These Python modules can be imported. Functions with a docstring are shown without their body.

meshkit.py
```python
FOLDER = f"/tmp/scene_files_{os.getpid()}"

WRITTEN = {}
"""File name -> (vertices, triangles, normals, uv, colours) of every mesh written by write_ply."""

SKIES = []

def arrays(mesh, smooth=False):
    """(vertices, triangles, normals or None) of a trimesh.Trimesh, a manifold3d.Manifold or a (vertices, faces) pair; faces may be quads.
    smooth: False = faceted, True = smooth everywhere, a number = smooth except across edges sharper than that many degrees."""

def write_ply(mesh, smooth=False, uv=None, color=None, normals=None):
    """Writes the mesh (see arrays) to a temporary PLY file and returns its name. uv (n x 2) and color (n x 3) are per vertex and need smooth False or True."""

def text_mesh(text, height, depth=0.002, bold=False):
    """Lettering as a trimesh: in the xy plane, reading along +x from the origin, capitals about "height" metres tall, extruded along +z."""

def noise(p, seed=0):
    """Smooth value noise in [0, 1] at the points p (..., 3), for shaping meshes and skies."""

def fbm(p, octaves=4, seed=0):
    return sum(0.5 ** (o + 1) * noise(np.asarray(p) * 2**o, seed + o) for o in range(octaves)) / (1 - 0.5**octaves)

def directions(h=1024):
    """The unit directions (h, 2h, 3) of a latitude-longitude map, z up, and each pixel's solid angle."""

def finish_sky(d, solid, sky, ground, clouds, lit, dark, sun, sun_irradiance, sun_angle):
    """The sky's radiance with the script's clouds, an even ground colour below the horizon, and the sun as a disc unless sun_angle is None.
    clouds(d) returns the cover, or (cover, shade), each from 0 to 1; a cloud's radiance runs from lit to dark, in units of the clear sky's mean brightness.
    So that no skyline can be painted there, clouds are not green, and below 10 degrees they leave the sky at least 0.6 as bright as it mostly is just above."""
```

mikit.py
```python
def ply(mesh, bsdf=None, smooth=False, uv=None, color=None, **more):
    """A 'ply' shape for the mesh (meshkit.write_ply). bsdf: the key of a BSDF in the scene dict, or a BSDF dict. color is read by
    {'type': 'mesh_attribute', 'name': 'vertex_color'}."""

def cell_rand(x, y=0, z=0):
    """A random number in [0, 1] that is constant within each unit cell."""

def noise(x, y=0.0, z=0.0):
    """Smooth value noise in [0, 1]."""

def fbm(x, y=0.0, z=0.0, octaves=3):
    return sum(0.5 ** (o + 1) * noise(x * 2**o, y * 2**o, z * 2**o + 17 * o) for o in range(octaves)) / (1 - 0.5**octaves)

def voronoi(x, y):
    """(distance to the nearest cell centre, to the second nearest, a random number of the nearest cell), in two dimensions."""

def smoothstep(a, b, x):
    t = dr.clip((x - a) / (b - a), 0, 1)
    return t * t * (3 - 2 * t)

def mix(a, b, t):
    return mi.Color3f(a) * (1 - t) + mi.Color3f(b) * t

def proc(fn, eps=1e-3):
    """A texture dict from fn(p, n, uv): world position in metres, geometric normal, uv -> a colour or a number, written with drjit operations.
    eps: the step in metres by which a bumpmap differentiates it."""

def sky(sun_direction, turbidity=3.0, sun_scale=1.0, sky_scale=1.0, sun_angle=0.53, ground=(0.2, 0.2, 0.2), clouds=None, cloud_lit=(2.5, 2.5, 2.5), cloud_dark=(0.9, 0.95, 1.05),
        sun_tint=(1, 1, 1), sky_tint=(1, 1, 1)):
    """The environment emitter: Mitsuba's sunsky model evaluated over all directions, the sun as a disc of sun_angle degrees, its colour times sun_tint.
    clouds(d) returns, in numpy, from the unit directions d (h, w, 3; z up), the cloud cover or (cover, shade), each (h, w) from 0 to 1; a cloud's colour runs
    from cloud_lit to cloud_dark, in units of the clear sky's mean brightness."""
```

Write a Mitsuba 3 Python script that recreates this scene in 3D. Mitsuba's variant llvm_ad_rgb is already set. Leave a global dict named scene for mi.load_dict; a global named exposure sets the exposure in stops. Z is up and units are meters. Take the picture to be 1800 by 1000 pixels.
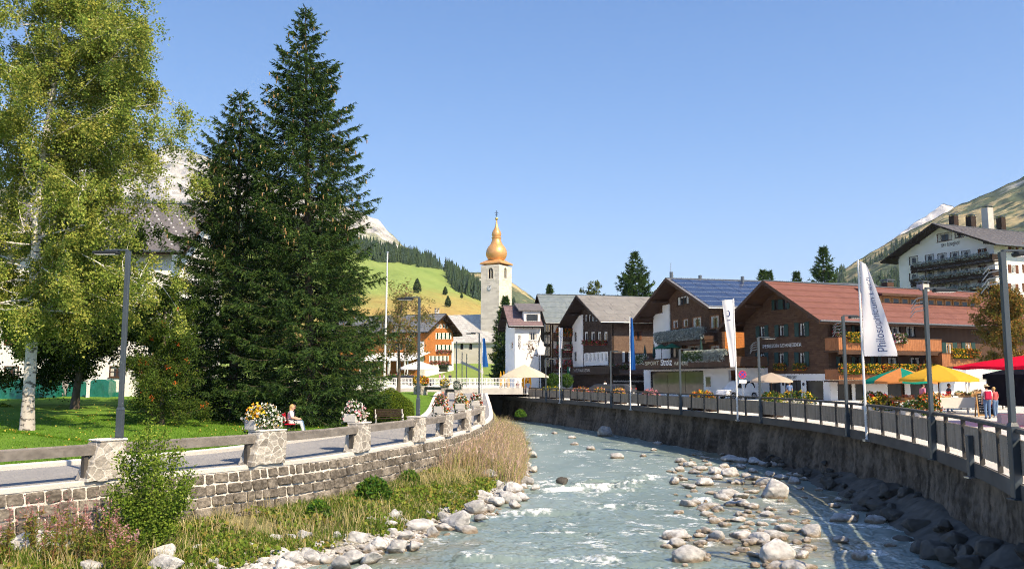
import math, random
import numpy as np, trimesh, shapely
import shapely.geometry as sg
import manifold3d as m3
import drjit as dr
import mitsuba as mi
import mikit, meshkit
from mikit import noise, fbm, voronoi, smoothstep, mix, proc, cell_rand
T = mi.ScalarTransform4f
scene, labels = {}, {}

# ---------------------------------------------------------------- camera, sky, exposure
FOC, PITCH, EYE = 1500.0, math.atan2(164, 1500), np.array([0, 0, 2.1])     # focal length in pixels of the 1800-wide photograph
FW = np.array([0, math.cos(PITCH), math.sin(PITCH)]); UP = np.array([0, -math.sin(PITCH), math.cos(PITCH)])
scene['camera'] = {'type': 'perspective', 'fov': 2 * math.degrees(math.atan(900 / FOC)), 'fov_axis': 'x', 'near_clip': 0.1, 'far_clip': 20000,
                   'to_world': T().look_at(EYE.tolist(), (EYE + FW).tolist(), [0, 0, 1])}
SUN = np.array([0.67 * 0.74, -0.742 * 0.74, 0.673])
scene['sky'] = mikit.sky(SUN.tolist(), turbidity=3.0, sky_scale=1.0, sun_tint=(1.0, 1.0, 0.97), sky_tint=(.90, 1.0, 1.17),
                         clouds=lambda d: np.clip(.5 * np.exp(-np.maximum(d[..., 2], 0) / .11) * (.8 + .4 * meshkit.fbm(d * [2, 2, 7], 3, 3)), 0, 1), cloud_lit=(1.75, 1.88, 2.05))
exposure = 2.3

# ---------------------------------------------------------------- helpers
def rng_(seed): return np.random.default_rng(seed)
def V(*a): return np.array(a, float)
def unit(v): v = np.asarray(v, float); return v / np.linalg.norm(v)
def ray(px, py):            # sight line of a point measured in the photograph (1800 x 1000)
    return FW * FOC + V(1, 0, 0) * (px - 900) + UP * (500 - py)
def at(px, py, Y):          # the point at distance Y
    d = ray(px, py); return EYE + d * (Y / d[1])
def atz(px, py, z):         # the point at height z
    d = ray(px, py); return EYE + d * ((z - EYE[2]) / d[2])
def proj(P):
    P = np.atleast_2d(P) - EYE; w = P @ FW
    return 900 + FOC * P[:, 0] / w, 500 - FOC * (P @ UP) / w

count = {}
def numbered(key):
    if key not in scene and key not in labels and key not in count: count[key] = 0; return key
    n = count.get(key, 0)
    while True:
        n += 1; k = f'{key}_{n:03d}'
        if k not in scene and k not in labels: count[key] = n; return k
def tag(key, label, cat=None, group=None, kind=None):
    labels[key] = {'label': label}
    if cat: labels[key]['category'] = cat
    if group: labels[key]['group'] = group
    if kind: labels[key]['kind'] = kind
def thing(name, label, cat, group=None, kind=None):
    k = numbered(name); tag(k, label, cat, group, kind); return k
def put(key, mesh, bsdf, smooth=False, color=None, kind=None, label=None, **kw):
    scene[key] = mikit.ply(mesh, bsdf, smooth=smooth, color=color, **kw)
    if kind or label:
        labels.setdefault(key, {}); 
        if kind: labels[key]['kind'] = kind
        if label: labels[key]['label'] = label
    return key
def part(parent, name, mesh, bsdf, **kw):
    return put(numbered(f'{parent}__{name}'), mesh, bsdf, **kw)
def struct(name, mesh, bsdf, label, **kw):
    k = numbered(name); put(k, mesh, bsdf, **kw); labels[k] = {'kind': 'structure', 'label': label}; return k

class Frame:
    """A local frame: x along ex, y along ey (a wall's outward side), z along ez."""
    def __init__(s, o, ex=(1, 0, 0), ey=None, ez=(0, 0, 1)):
        s.o, s.ex, s.ez = np.asarray(o, float), unit(ex), unit(ez)
        s.ey = unit(ey) if ey is not None else np.cross(s.ez, s.ex)
    def __call__(s, x, y=0, z=0):
        return s.o + np.multiply.outer(np.asarray(x, float), s.ex) + np.multiply.outer(np.asarray(y, float), s.ey) + np.multiply.outer(np.asarray(z, float), s.ez)
    def map(s, p): p = np.asarray(p, float); return s(p[..., 0], p[..., 1], p[..., 2])
    def px(s, px, py, y=0):       # where the sight line of a measured point meets this wall
        d = ray(px, py); o = s.o + s.ey * y
        p = EYE + d * (((o - EYE) @ s.ey) / (d @ s.ey)) - s.o
        return p @ s.ex, p @ s.ez
    def rect(s, r, y=0):
        x0, z0 = s.px(r[0], (r[1] + r[3]) / 2, y); x1, z1 = s.px(r[2], (r[1] + r[3]) / 2, y)
        _, zt = s.px((r[0] + r[2]) / 2, r[1], y); _, zb = s.px((r[0] + r[2]) / 2, r[3], y)
        return min(x0, x1), max(x0, x1), zb, zt
def yaw(x, y, z, deg): a = math.radians(deg); return Frame((x, y, z), (math.cos(a), math.sin(a), 0))
W0 = Frame((0, 0, 0))

BOXF = np.array([[0, 1, 3, 2], [4, 6, 7, 5], [0, 4, 5, 1], [2, 3, 7, 6], [0, 2, 6, 4], [1, 5, 7, 3]])
def _bev():
    s = np.array([[x, y, z] for x in (-1, 1) for y in (-1, 1) for z in (-1, 1)], float)
    pts = np.vstack([s * 1.0 - s * e * .2 for e in ([0, 1, 1], [1, 0, 1], [1, 1, 0])])
    h = trimesh.convex.convex_hull(pts)
    idx = [int(np.argmin(((pts - v) ** 2).sum(1))) for v in h.vertices]
    e = np.vstack([np.tile(x, (8, 1)) for x in ([0, 1, 1], [1, 0, 1], [1, 1, 0])]); sg_ = np.vstack([s, s, s])
    return sg_, e, np.array(idx)[h.faces]
BS, BE, BF = _bev()
def bevel_box(size, b):     # (verts, faces) centred
    h = np.asarray(size, float) / 2
    return BS * h - BS * BE * min(b, h.min() * .9), BF

class MB:
    """Collects pieces into one mesh."""
    def __init__(s): s.v, s.f, s.c, s.n = [], [], [], 0
    def add(s, v, f, color=None):
        v = np.asarray(v, float).reshape(-1, 3); f = np.asarray(f, int)
        if f.shape[1] == 4: f = np.vstack([f[:, [0, 1, 2]], f[:, [0, 2, 3]]])
        s.v.append(v); s.f.append(f + s.n); s.n += len(v)
        if color is not None:
            c = np.asarray(color, float); s.c.append(np.broadcast_to(c, (len(v), 3)) if c.ndim == 1 else c)
        return s
    def box(s, F, x0, x1, y0, y1, z0, z1, bevel=0, color=None):
        if bevel:
            v, f = bevel_box((x1 - x0, y1 - y0, z1 - z0), bevel); v = v + [(x0 + x1) / 2, (y0 + y1) / 2, (z0 + z1) / 2]
        else:
            v = np.array([[x, y, z] for x in (x0, x1) for y in (y0, y1) for z in (z0, z1)], float); f = BOXF
        v = F.map(v)
        if np.dot(np.cross(F.ex, F.ey), F.ez) < 0: f = f[:, ::-1]
        return s.add(v, f, color)
    def hexa(s, P, color=None):    # 8 corners ordered like box: x,y,z bits
        return s.add(P, BOXF, color)
    def tube(s, pts, r, sides=6, color=None, cap=True):
        p = np.asarray(pts, float); k = len(p); r = np.broadcast_to(np.asarray(r, float), (k,))
        t = np.gradient(p, axis=0); t /= np.linalg.norm(t, axis=1, keepdims=True) + 1e-12
        a = np.cross(t, np.where(np.abs(t[:, 2:]) < .9, [0, 0, 1.], [1., 0, 0])); a /= np.linalg.norm(a, axis=1, keepdims=True) + 1e-12
        b = np.cross(t, a); g = np.arange(sides) * 2 * np.pi / sides
        v = (p[:, None] + r[:, None, None] * (np.cos(g)[None, :, None] * a[:, None] + np.sin(g)[None, :, None] * b[:, None])).reshape(-1, 3)
        i, j = np.meshgrid(np.arange(k - 1), np.arange(sides), indexing='ij')
        q = np.stack([i * sides + j, i * sides + (j + 1) % sides, (i + 1) * sides + (j + 1) % sides, (i + 1) * sides + j], -1).reshape(-1, 4)
        f = np.vstack([q[:, [0, 1, 2]], q[:, [0, 2, 3]]])
        if cap:
            v = np.vstack([v, p[:1], p[-1:]]); jj = np.arange(sides); n = k * sides
            f = np.vstack([f, np.stack([(jj + 1) % sides, jj, np.full(sides, n)], 1), np.stack([(k - 1) * sides + jj, (k - 1) * sides + (jj + 1) % sides, np.full(sides, n + 1)], 1)])
        return s.add(v, f, color)
    def lathe(s, F, prof, sides=16, color=None, square=False):   # prof: (r, z) from bottom to top
        pr = np.asarray(prof, float); g = np.arange(sides) * 2 * np.pi / sides
        v = np.stack([pr[:, :1] * np.cos(g), pr[:, :1] * np.sin(g), np.repeat(pr[:, 1:], sides, 1)], -1).reshape(-1, 3)
        k = len(pr); i, j = np.meshgrid(np.arange(k - 1), np.arange(sides), indexing='ij')
        q = np.stack([i * sides + j, i * sides + (j + 1) % sides, (i + 1) * sides + (j + 1) % sides, (i + 1) * sides + j], -1).reshape(-1, 4)
        return s.add(F.map(v), q, color)
    def poly(s, F, pts, y0, y1, color=None, holes=()):   # polygon in the frame's x-z plane, thickness y0..y1
        P = pts if hasattr(pts, 'area') else sg.Polygon(pts, holes)
        for g in getattr(P, 'geoms', [P]):
            if g.is_empty or g.area < 1e-7: continue
            m = trimesh.creation.extrude_polygon(g, abs(y1 - y0), engine='earcut')
            v = np.array(m.vertices); lo = min(y0, y1)
            s.add(F(v[:, 0], lo + v[:, 2], v[:, 1]), np.array(m.faces)[:, ::-1], color)
        return s
    def mesh(s):
        return np.vstack(s.v), np.vstack(s.f)
    def col(s): return np.vstack(s.c) if s.c else None
    def build(s, parent, name, bsdf, **kw):
        kw.setdefault('color', s.col())
        return part(parent, name, s.mesh(), bsdf, **kw)
    def put(s, key, bsdf, **kw):
        kw.setdefault('color', s.col())
        return put(key, s.mesh(), bsdf, **kw)

def hull(p): return m3.Manifold.hull_points(np.asarray(p, float))
def ball(c, r, n=10): return hull(np.asarray(c) + r * trimesh.creation.icosphere(1).vertices)
def chain(pts):            # tapered limb through (point, radius)
    s = trimesh.creation.icosphere(1).vertices
    return m3.Manifold.batch_boolean([hull(np.vstack([np.asarray(p) + r * s, np.asarray(q) + t * s])) for (p, r), (q, t) in zip(pts, pts[1:])], m3.OpType.Add)
def marr(m): x = m.to_mesh(); return np.array(x.vert_properties[:, :3]), np.array(x.tri_verts)

def spline(pts, n):
    from scipy.interpolate import CubicSpline
    p = np.asarray(pts, float); t = np.r_[0, np.cumsum(np.linalg.norm(np.diff(p, axis=0), axis=1))]
    c = CubicSpline(t, p); u = np.linspace(0, t[-1], 2000); q = c(u)
    s = np.r_[0, np.cumsum(np.linalg.norm(np.diff(q, axis=0), axis=1))]; k = np.linspace(0, s[-1], n)
    return np.stack([np.interp(k, s, q[:, i]) for i in range(p.shape[1])], 1)
class Curve:
    """A plan curve walked by arc length; offset is to its left."""
    def __init__(s, pts):
        s.p = spline(pts, 3000); s.s = np.r_[0, np.cumsum(np.linalg.norm(np.diff(s.p, axis=0), axis=1))]; s.len = s.s[-1]
    def pt(s, u, off=0):
        u = np.asarray(u, float); P = np.stack([np.interp(u, s.s, s.p[:, 0]), np.interp(u, s.s, s.p[:, 1])], -1); return P + np.asarray(off)[..., None] * s.nl(u)
    def tan(s, u):
        u = np.asarray(u, float); a = np.stack([np.interp(u + .2, s.s, s.p[:, i]) - np.interp(u - .2, s.s, s.p[:, i]) for i in (0, 1)], -1)
        return a / (np.linalg.norm(a, axis=-1, keepdims=True) + 1e-12)
    def nl(s, u): t = s.tan(u); return np.stack([-t[..., 1], t[..., 0]], -1)
    def frame(s, u, z=0, off=0):     # x along, y to the left
        p, t = s.pt(u, off), s.tan(u); return Frame((p[0], p[1], z), (t[0], t[1], 0))
    def u_at(s, px=None, y=None):
        if y is not None: return float(s.s[np.argmin(np.abs(s.p[:, 1] - y))])
        k = s.p[:, 1] > 10; q = 900 + FOC * s.p[:, 0] / np.maximum(s.p[:, 1], 1); q = np.where(k, q, 1e9)
        return float(s.s[np.argmin(np.abs(q - px))])
    def sheet(s, us, offs, zf):      # grid mesh, zf(u, off, x, y) -> z ; offs (k,) or function u -> (k,)
        U = np.asarray(us)[:, None]; O = np.asarray([offs(u) for u in us]) if callable(offs) else np.broadcast_to(np.asarray(offs, float), (len(us), len(offs)))
        P = s.pt(np.broadcast_to(U, O.shape), O); z = zf(np.broadcast_to(U, O.shape), O, P[..., 0], P[..., 1])
        return grid(np.dstack([P, np.broadcast_to(z, O.shape)]))
def grid(P):
    a, b = P.shape[:2]; i, j = np.meshgrid(np.arange(a - 1), np.arange(b - 1), indexing='ij'); k = i * b + j
    q = np.stack([k, k + 1, k + b + 1, k + b], -1).reshape(-1, 4)
    v = P.reshape(-1, 3); f = np.vstack([q[:, [0, 1, 2]], q[:, [0, 2, 3]]])
    n = np.cross(v[f[:, 1]] - v[f[:, 0]], v[f[:, 2]] - v[f[:, 0]])
    if n[:, 2].sum() < 0: f = f[:, ::-1]
    return v, f

def rdirs(r, n):
    v = r.normal(size=(n, 3)); return v / np.linalg.norm(v, axis=1, keepdims=True)
def leaf_cloud(r, P, size, aspect=.6, axis=None, spread=1.0, colors=None, fold=.25, varc=.25):
    """Small folded leaves at the points P. Returns verts, faces, colours."""
    n = len(P); a = rdirs(r, n)
    if axis is not None: a = a * spread + axis; a /= np.linalg.norm(a, axis=1, keepdims=True)
    b = np.cross(a, rdirs(r, n)); b /= np.linalg.norm(b, axis=1, keepdims=True) + 1e-9
    c = np.cross(a, b); L = (np.asarray(size) * r.uniform(.65, 1.3, n))[:, None]; w = L * aspect * .5
    v = np.stack([P - a * L * .5, P + b * w + c * w * fold, P + a * L * .5, P - b * w + c * w * fold], 1).reshape(-1, 3)
    k = np.arange(n)[:, None] * 4
    f = np.vstack([k + [0, 1, 2], k + [0, 2, 3]])
    col = None
    if colors is not None:
        cc = np.asarray(colors, float); cc = cc[r.integers(0, len(cc), n)] * r.uniform(1 - varc, 1 + varc, (n, 1)); col = np.repeat(cc, 4, 0)
    return v, f, col
def blades(r, P, h, w, lean=.35, colors=((.2, .3, .05),), dirs=None, varc=.3):
    n = len(P); h = np.broadcast_to(h, (n,)) * r.uniform(.6, 1.25, n); g = r.uniform(0, 2 * np.pi, n)
    side = np.stack([np.cos(g), np.sin(g), 0 * g], 1); g2 = r.uniform(0, 2 * np.pi, n)
    ln = np.stack([np.cos(g2), np.sin(g2), 0 * g2], 1) * (lean * h * r.uniform(.2, 1.2, n))[:, None]
    if dirs is not None: ln = ln + dirs
    up = np.zeros((n, 3)); up[:, 2] = h
    w = np.broadcast_to(w, (n,))[:, None]
    v = np.stack([P - side * w * .5, P + side * w * .5, P + up * .55 + ln * .35 + side * w * .35, P + up * .55 + ln * .35 - side * w * .35, P + up + ln], 1).reshape(-1, 3)
    k = np.arange(n)[:, None] * 5; f = np.vstack([k + [0, 1, 2], k + [0, 2, 3], k + [3, 2, 4]])
    cc = np.asarray(colors, float)[r.integers(0, len(colors), n)] * r.uniform(1 - varc, 1 + varc, (n, 1))
    return v, f, np.repeat(cc, 5, 0)
# ---------------------------------------------------------------- materials
def rgb(*c): return {'type': 'rgb', 'value': [float(x) for x in c]}
VC = {'type': 'mesh_attribute', 'name': 'vertex_color'}
def mat(name, color, rough=.8, two=True, bump=None, bscale=.01, eps=None, **kw):
    b = {'type': 'principled', 'base_color': color if isinstance(color, dict) else rgb(*color), 'roughness': rough, 'specular': kw.pop('specular', .3), **kw}
    if bump is not None: b = {'type': 'bumpmap', 'arbitrary': proc(bump, eps or .004), 'scale': bscale, 'bsdf': b}
    scene[name] = {'type': 'twosided', 'bsdf': b}; return name
def tone(a, b, s=1.0, oct=3, z=1.0):          # two colours mingled by noise, s = patches per metre
    a, b = tuple(a), tuple(b)
    return proc(lambda p, n, uv: mix(a, b, fbm(p.x * s, p.y * s, p.z * s * z, oct)))
mat('vcol', VC, .85); mat('vcol_gloss', VC, .45)
scene['leaf'] = {'type': 'principledthin', 'base_color': VC, 'roughness': .55, 'diff_trans': .55, 'spec_trans': 0.0, 'eta': 1.35}
scene['needle'] = {'type': 'principledthin', 'base_color': VC, 'roughness': .55, 'diff_trans': .25, 'spec_trans': 0.0, 'eta': 1.35}
mat('white_plaster', tone((.74, .73, .70), (.84, .83, .80), 1.1), .9)
mat('cream_plaster', tone((.60, .56, .48), (.72, .68, .6), .8), .9)
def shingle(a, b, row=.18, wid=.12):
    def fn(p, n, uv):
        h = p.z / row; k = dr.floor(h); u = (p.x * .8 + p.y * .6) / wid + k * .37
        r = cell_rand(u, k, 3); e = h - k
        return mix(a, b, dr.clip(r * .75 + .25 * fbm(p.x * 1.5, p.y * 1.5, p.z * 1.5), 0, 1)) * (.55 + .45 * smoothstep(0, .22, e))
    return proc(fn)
mat('shingle_brown', shingle((.07, .036, .021), (.135, .074, .042)), .85)
mat('shingle_dark', shingle((.028, .018, .013), (.06, .038, .026)), .85)
mat('shingle_grey', shingle((.12, .075, .055), (.20, .14, .105)), .85)
mat('shingle_orange', shingle((.40, .14, .035), (.52, .2, .055)), .85)
mat('wood_brown', tone((.05, .026, .016), (.10, .053, .03), 3, 3, .2), .7)
mat('wood_dark', tone((.018, .011, .008), (.045, .027, .018), 3, 3, .2), .75)
mat('wood_orange', tone((.28, .105, .042), (.40, .17, .07), 3, 3, .3), .65)
mat('wood_honey', tone((.36, .2, .075), (.5, .3, .13), 3, 3, .3), .65)
mat('wood_grey', tone((.17, .13, .10), (.46, .38, .30), 9, 3, .08), .85, bump=lambda p, n, uv: fbm(p.x * 40, p.y * 40, p.z * 2.0, 2), bscale=.004)
mat('beam_grey', tone((.10, .09, .08), (.27, .25, .23), 5, 3), .85, bump=lambda p, n, uv: fbm(p.x * 25, p.y * 25, p.z * 25, 2), bscale=.008)
mat('rail_dark', tone((.04, .038, .036), (.11, .10, .092), 7, 3, .3), .75)
mat('roof_red', tone((.145, .06, .048), (.20, .09, .072), 1.3), .75)
mat('roof_slate', tone((.10, .11, .125), (.2, .21, .23), 1.6), .5)
mat('roof_dark', tone((.07, .068, .075), (.15, .145, .15), 2.5), .55)
mat('roof_blue', tone((.13, .165, .185), (.22, .255, .27), 2), .45)
mat('roof_panel', tone((.17, .162, .15), (.27, .26, .24), .8), .5)
mat('roof_purple', tone((.15, .105, .115), (.24, .17, .175), 1.2), .5)
mat('roof_shingle_grey', shingle((.42, .42, .41), (.62, .61, .59), .5, .4), .8)
mat('roof_brown', tone((.095, .088, .09), (.18, .168, .168), 3), .6)
mat('solar', tone((.012, .018, .045), (.03, .045, .10), 1.5), .16, specular=.7)
mat('metal_grey', (.16, .18, .20), .4, metallic=.6)
mat('metal_light', (.55, .57, .60), .35, metallic=.8)
mat('steel_dark', (.03, .035, .04), .45, metallic=.3)
mat('lamp_paint', tone((.042, .056, .07), (.06, .078, .095), 2), .38, specular=.5)
mat('paint_white', (.78, .78, .77), .45)
mat('pole_white', (.72, .73, .74), .35)
mat('glass_dark', tone((.012, .014, .018), (.05, .055, .06), .7), .06, specular=.4)
mat('glass_shop', tone((.015, .017, .018), (.07, .068, .06), .9), .08, specular=.25)
mat('curtain', (.55, .54, .5), .9)
mat('shutter_green', (.016, .05, .045), .55); mat('shutter_brown', (.12, .045, .022), .6); mat('shutter_white', (.72, .72, .70), .6); mat('green_paint', (.02, .13, .07), .5)
mat('black', (.012, .012, .013), .6); mat('letter_white', (.8, .8, .78), .5); mat('letter_dark', (.03, .03, .035), .5)
mat('copper', tone((.72, .36, .13), (.86, .50, .22), 1.2), .42, metallic=.45)
mat('gold', (.75, .5, .15), .3, metallic=.9)
def tower_fn(p, n, uv):
    u = (p.x * .8 + p.y * .6) * 1.5; h = p.z * 2.4; k = dr.floor(h); r = cell_rand(u + k * .4, k, 1)
    return mix((.52, .48, .42), (.80, .75, .66), dr.clip(.6 * r + .4 * fbm(p.x * .9, p.y * .9, p.z * .9), 0, 1))
mat('tower_stone', proc(tower_fn), .9)
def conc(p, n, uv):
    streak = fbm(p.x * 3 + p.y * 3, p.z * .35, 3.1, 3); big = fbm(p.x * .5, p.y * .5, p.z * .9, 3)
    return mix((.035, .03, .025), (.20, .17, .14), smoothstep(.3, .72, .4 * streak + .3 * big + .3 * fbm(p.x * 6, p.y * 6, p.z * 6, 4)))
mat('retaining', proc(conc), .95, bump=lambda p, n, uv: fbm(p.x * 4, p.y * 4, p.z * 4, 5), bscale=.22, eps=.01)  # wall colour lowered so that it carries the deep shade of this bank
mat('concrete', tone((.46, .44, .41), (.60, .58, .54), 1.5, 4), .9)
mat('concrete_dark', tone((.06, .055, .05), (.14, .13, .12), 1.2, 4), .9)
mat('mortar', tone((.50, .47, .43), (.72, .69, .64), 4, 4), .95, bump=lambda p, n, uv: fbm(p.x * 20, p.y * 20, p.z * 20, 3), bscale=.02)
def stone_fn(p, n, uv):
    a = fbm(p.x * 3.5, p.y * 3.5, p.z * 3.5, 4); b = fbm(p.x * 17, p.y * 17, p.z * 17, 3)
    return mix((.075, .066, .055), (.34, .305, .26), smoothstep(.3, .85, .6 * a + .4 * b))
mat('wall_stone', proc(stone_fn), .92, bump=lambda p, n, uv: fbm(p.x * 14, p.y * 14, p.z * 14, 4), bscale=.03)
def pillar_fn(p, n, uv):
    f, s, w = voronoi((p.x + .45 * p.y) * 4.4, p.z * 4.4 + 3)
    st = mix((.22, .2, .175), (.52, .49, .44), w) * (.7 + .5 * fbm(p.x * 9, p.y * 9, p.z * 9, 4)); return mix((.62, .59, .54), st, smoothstep(.03, .14, s - f))
mat('pillar_stone', proc(pillar_fn), .92, bump=lambda p, n, uv: fbm(p.x * 9, p.y * 9, p.z * 9, 4), bscale=.05)
def rock_fn(p, n, uv):
    a = fbm(p.x * 1.3, p.y * 1.3, p.z * 1.6, 4); b = fbm(p.x * 9, p.y * 9, p.z * 9, 4); c = noise(p.x * .7 + 9, p.y * .7, 2.0)
    st = mix((.25, .25, .25), (.60, .60, .595), smoothstep(.2, .8, .45 * a + .55 * b)) * (.72 + .5 * c)
    wet = 1 - smoothstep(-2.46, -2.33, p.z + .14 * (b - .5))
    return mix(st, mix((.11, .08, .05), (.26, .2, .13), b), wet * .85)
mat('rock', proc(rock_fn), .85, bump=lambda p, n, uv: fbm(p.x * 7, p.y * 7, p.z * 7, 5), bscale=.10)
mat('rock_dark', tone((.036, .034, .03), (.14, .133, .12), 3.5, 5), .8, bump=lambda p, n, uv: fbm(p.x * 5, p.y * 5, p.z * 5, 5), bscale=.09)  # darker than the pale rock: right bank shade is put into the colour
mat('asphalt', proc(lambda p, n, uv: mix((.17, .172, .182), (.225, .226, .232), fbm(p.x * .6, p.y * .6, 0.0, 4)) * (.95 + .1 * noise(p.x * 28, p.y * 28))), .85)
mat('plaza', proc(lambda p, n, uv: mix((.34, .335, .325), (.46, .45, .43), fbm(p.x * .5, p.y * .5, 0.0, 4)) * (.9 + .2 * noise(p.x * 22, p.y * 22))), .9)
mat('lawn', proc(lambda p, n, uv: mix((.045, .105, .011), (.125, .225, .026), dr.clip(.55 * fbm(p.x * .45, p.y * .45, 0.0, 3) + .45 * fbm(p.x * 9, p.y * 9, 1.0, 3), 0, 1))), .95,
    bump=lambda p, n, uv: fbm(p.x * 16, p.y * 16, 0.0, 3), bscale=.06, eps=.01)
mat('soil', proc(lambda p, n, uv: mix((.10, .085, .05), (.24, .21, .13), fbm(p.x * 2, p.y * 2, p.z * 2, 4))), .95)
def bank_fn(p, n, uv):
    f, s2, w = voronoi(p.x * 6.5, p.y * 6.5); g = mix((.30, .285, .265), (.60, .58, .55), w) * (.45 + .55 * smoothstep(.0, .25, s2 - f)); so = mix((.10, .09, .045), (.20, .19, .09), fbm(p.x * 2, p.y * 2, p.z * 2, 4))
    return mix(g, so, smoothstep(-2.42, -2.2, p.z + .2 * (fbm(p.x * 1.5, p.y * 1.5, 0.0, 3) - .5)))
mat('bank', proc(bank_fn), .95, bump=lambda p, n, uv: fbm(p.x * 8, p.y * 8, p.z * 8, 3), bscale=.06, eps=.01)
mat('ground_far', proc(lambda p, n, uv: mix((.10, .17, .03), (.17, .22, .06), fbm(p.x * .08, p.y * .08, 0.0, 4))), .95)
mat('bark', tone((.07, .055, .042), (.17, .14, .11), 6, 4, .3), .9, bump=lambda p, n, uv: fbm(p.x * 22, p.y * 22, p.z * 5, 3), bscale=.03)
def birch_fn(p, n, uv):
    band = fbm(p.x * 5, p.y * 5, p.z * 9, 3); low = smoothstep(1.5, 6, p.z + 1.5 * noise(p.x * 3, p.y * 3, p.z))
    return mix(mix((.50, .46, .42), (.72, .70, .67), low), (.05, .045, .04), smoothstep(.56, .66, band) * .85)
mat('bark_birch', proc(birch_fn), .8, bump=lambda p, n, uv: fbm(p.x * 12, p.y * 12, p.z * 24, 3), bscale=.015)
RAPIDS = []          # (x, y, rx, ry, strength) filled below
def water_color(p, n, uv):
    q = fbm(p.x * .5, p.y * .22, 0.0, 4)
    w = mix((.135, .19, .178), (.235, .30, .282), q)
    e = mi.Float(0)
    for x, y, rx, ry, k in RAPIDS: e = e + k * dr.exp(-dr.square((p.x - x) / rx) - dr.square((p.y - y) / ry))
    st = fbm(p.x * 1.5 + .9 * noise(p.x * .9, p.y * .9), p.y * 1.5, 4.0, 5); fine = fbm(p.x * 8, p.y * 8, 2.0, 4)
    foam = smoothstep(.60, .80, st * .62 + fine * .38 + .17 * dr.minimum(e, 1.1) + .55 * (p.z + 2.5))
    sh = mi.Float(0)
    for x, y, rx, ry in SHALLOWS: sh = sh + dr.exp(-dr.square((p.x - x) / rx) - dr.square((p.y - y) / ry))
    sh = smoothstep(.25, 1.0, sh * (.35 + fbm(p.x * 1.1, p.y * .8, 7.0, 3)))
    w = mix(w, mix((.10, .10, .07), (.25, .22, .14), fbm(p.x * 2.2, p.y * 2.2, 3.0, 3)), .75 * sh)
    return mix(w, (.80, .83, .82), foam * .82)
SHALLOWS = []
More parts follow.
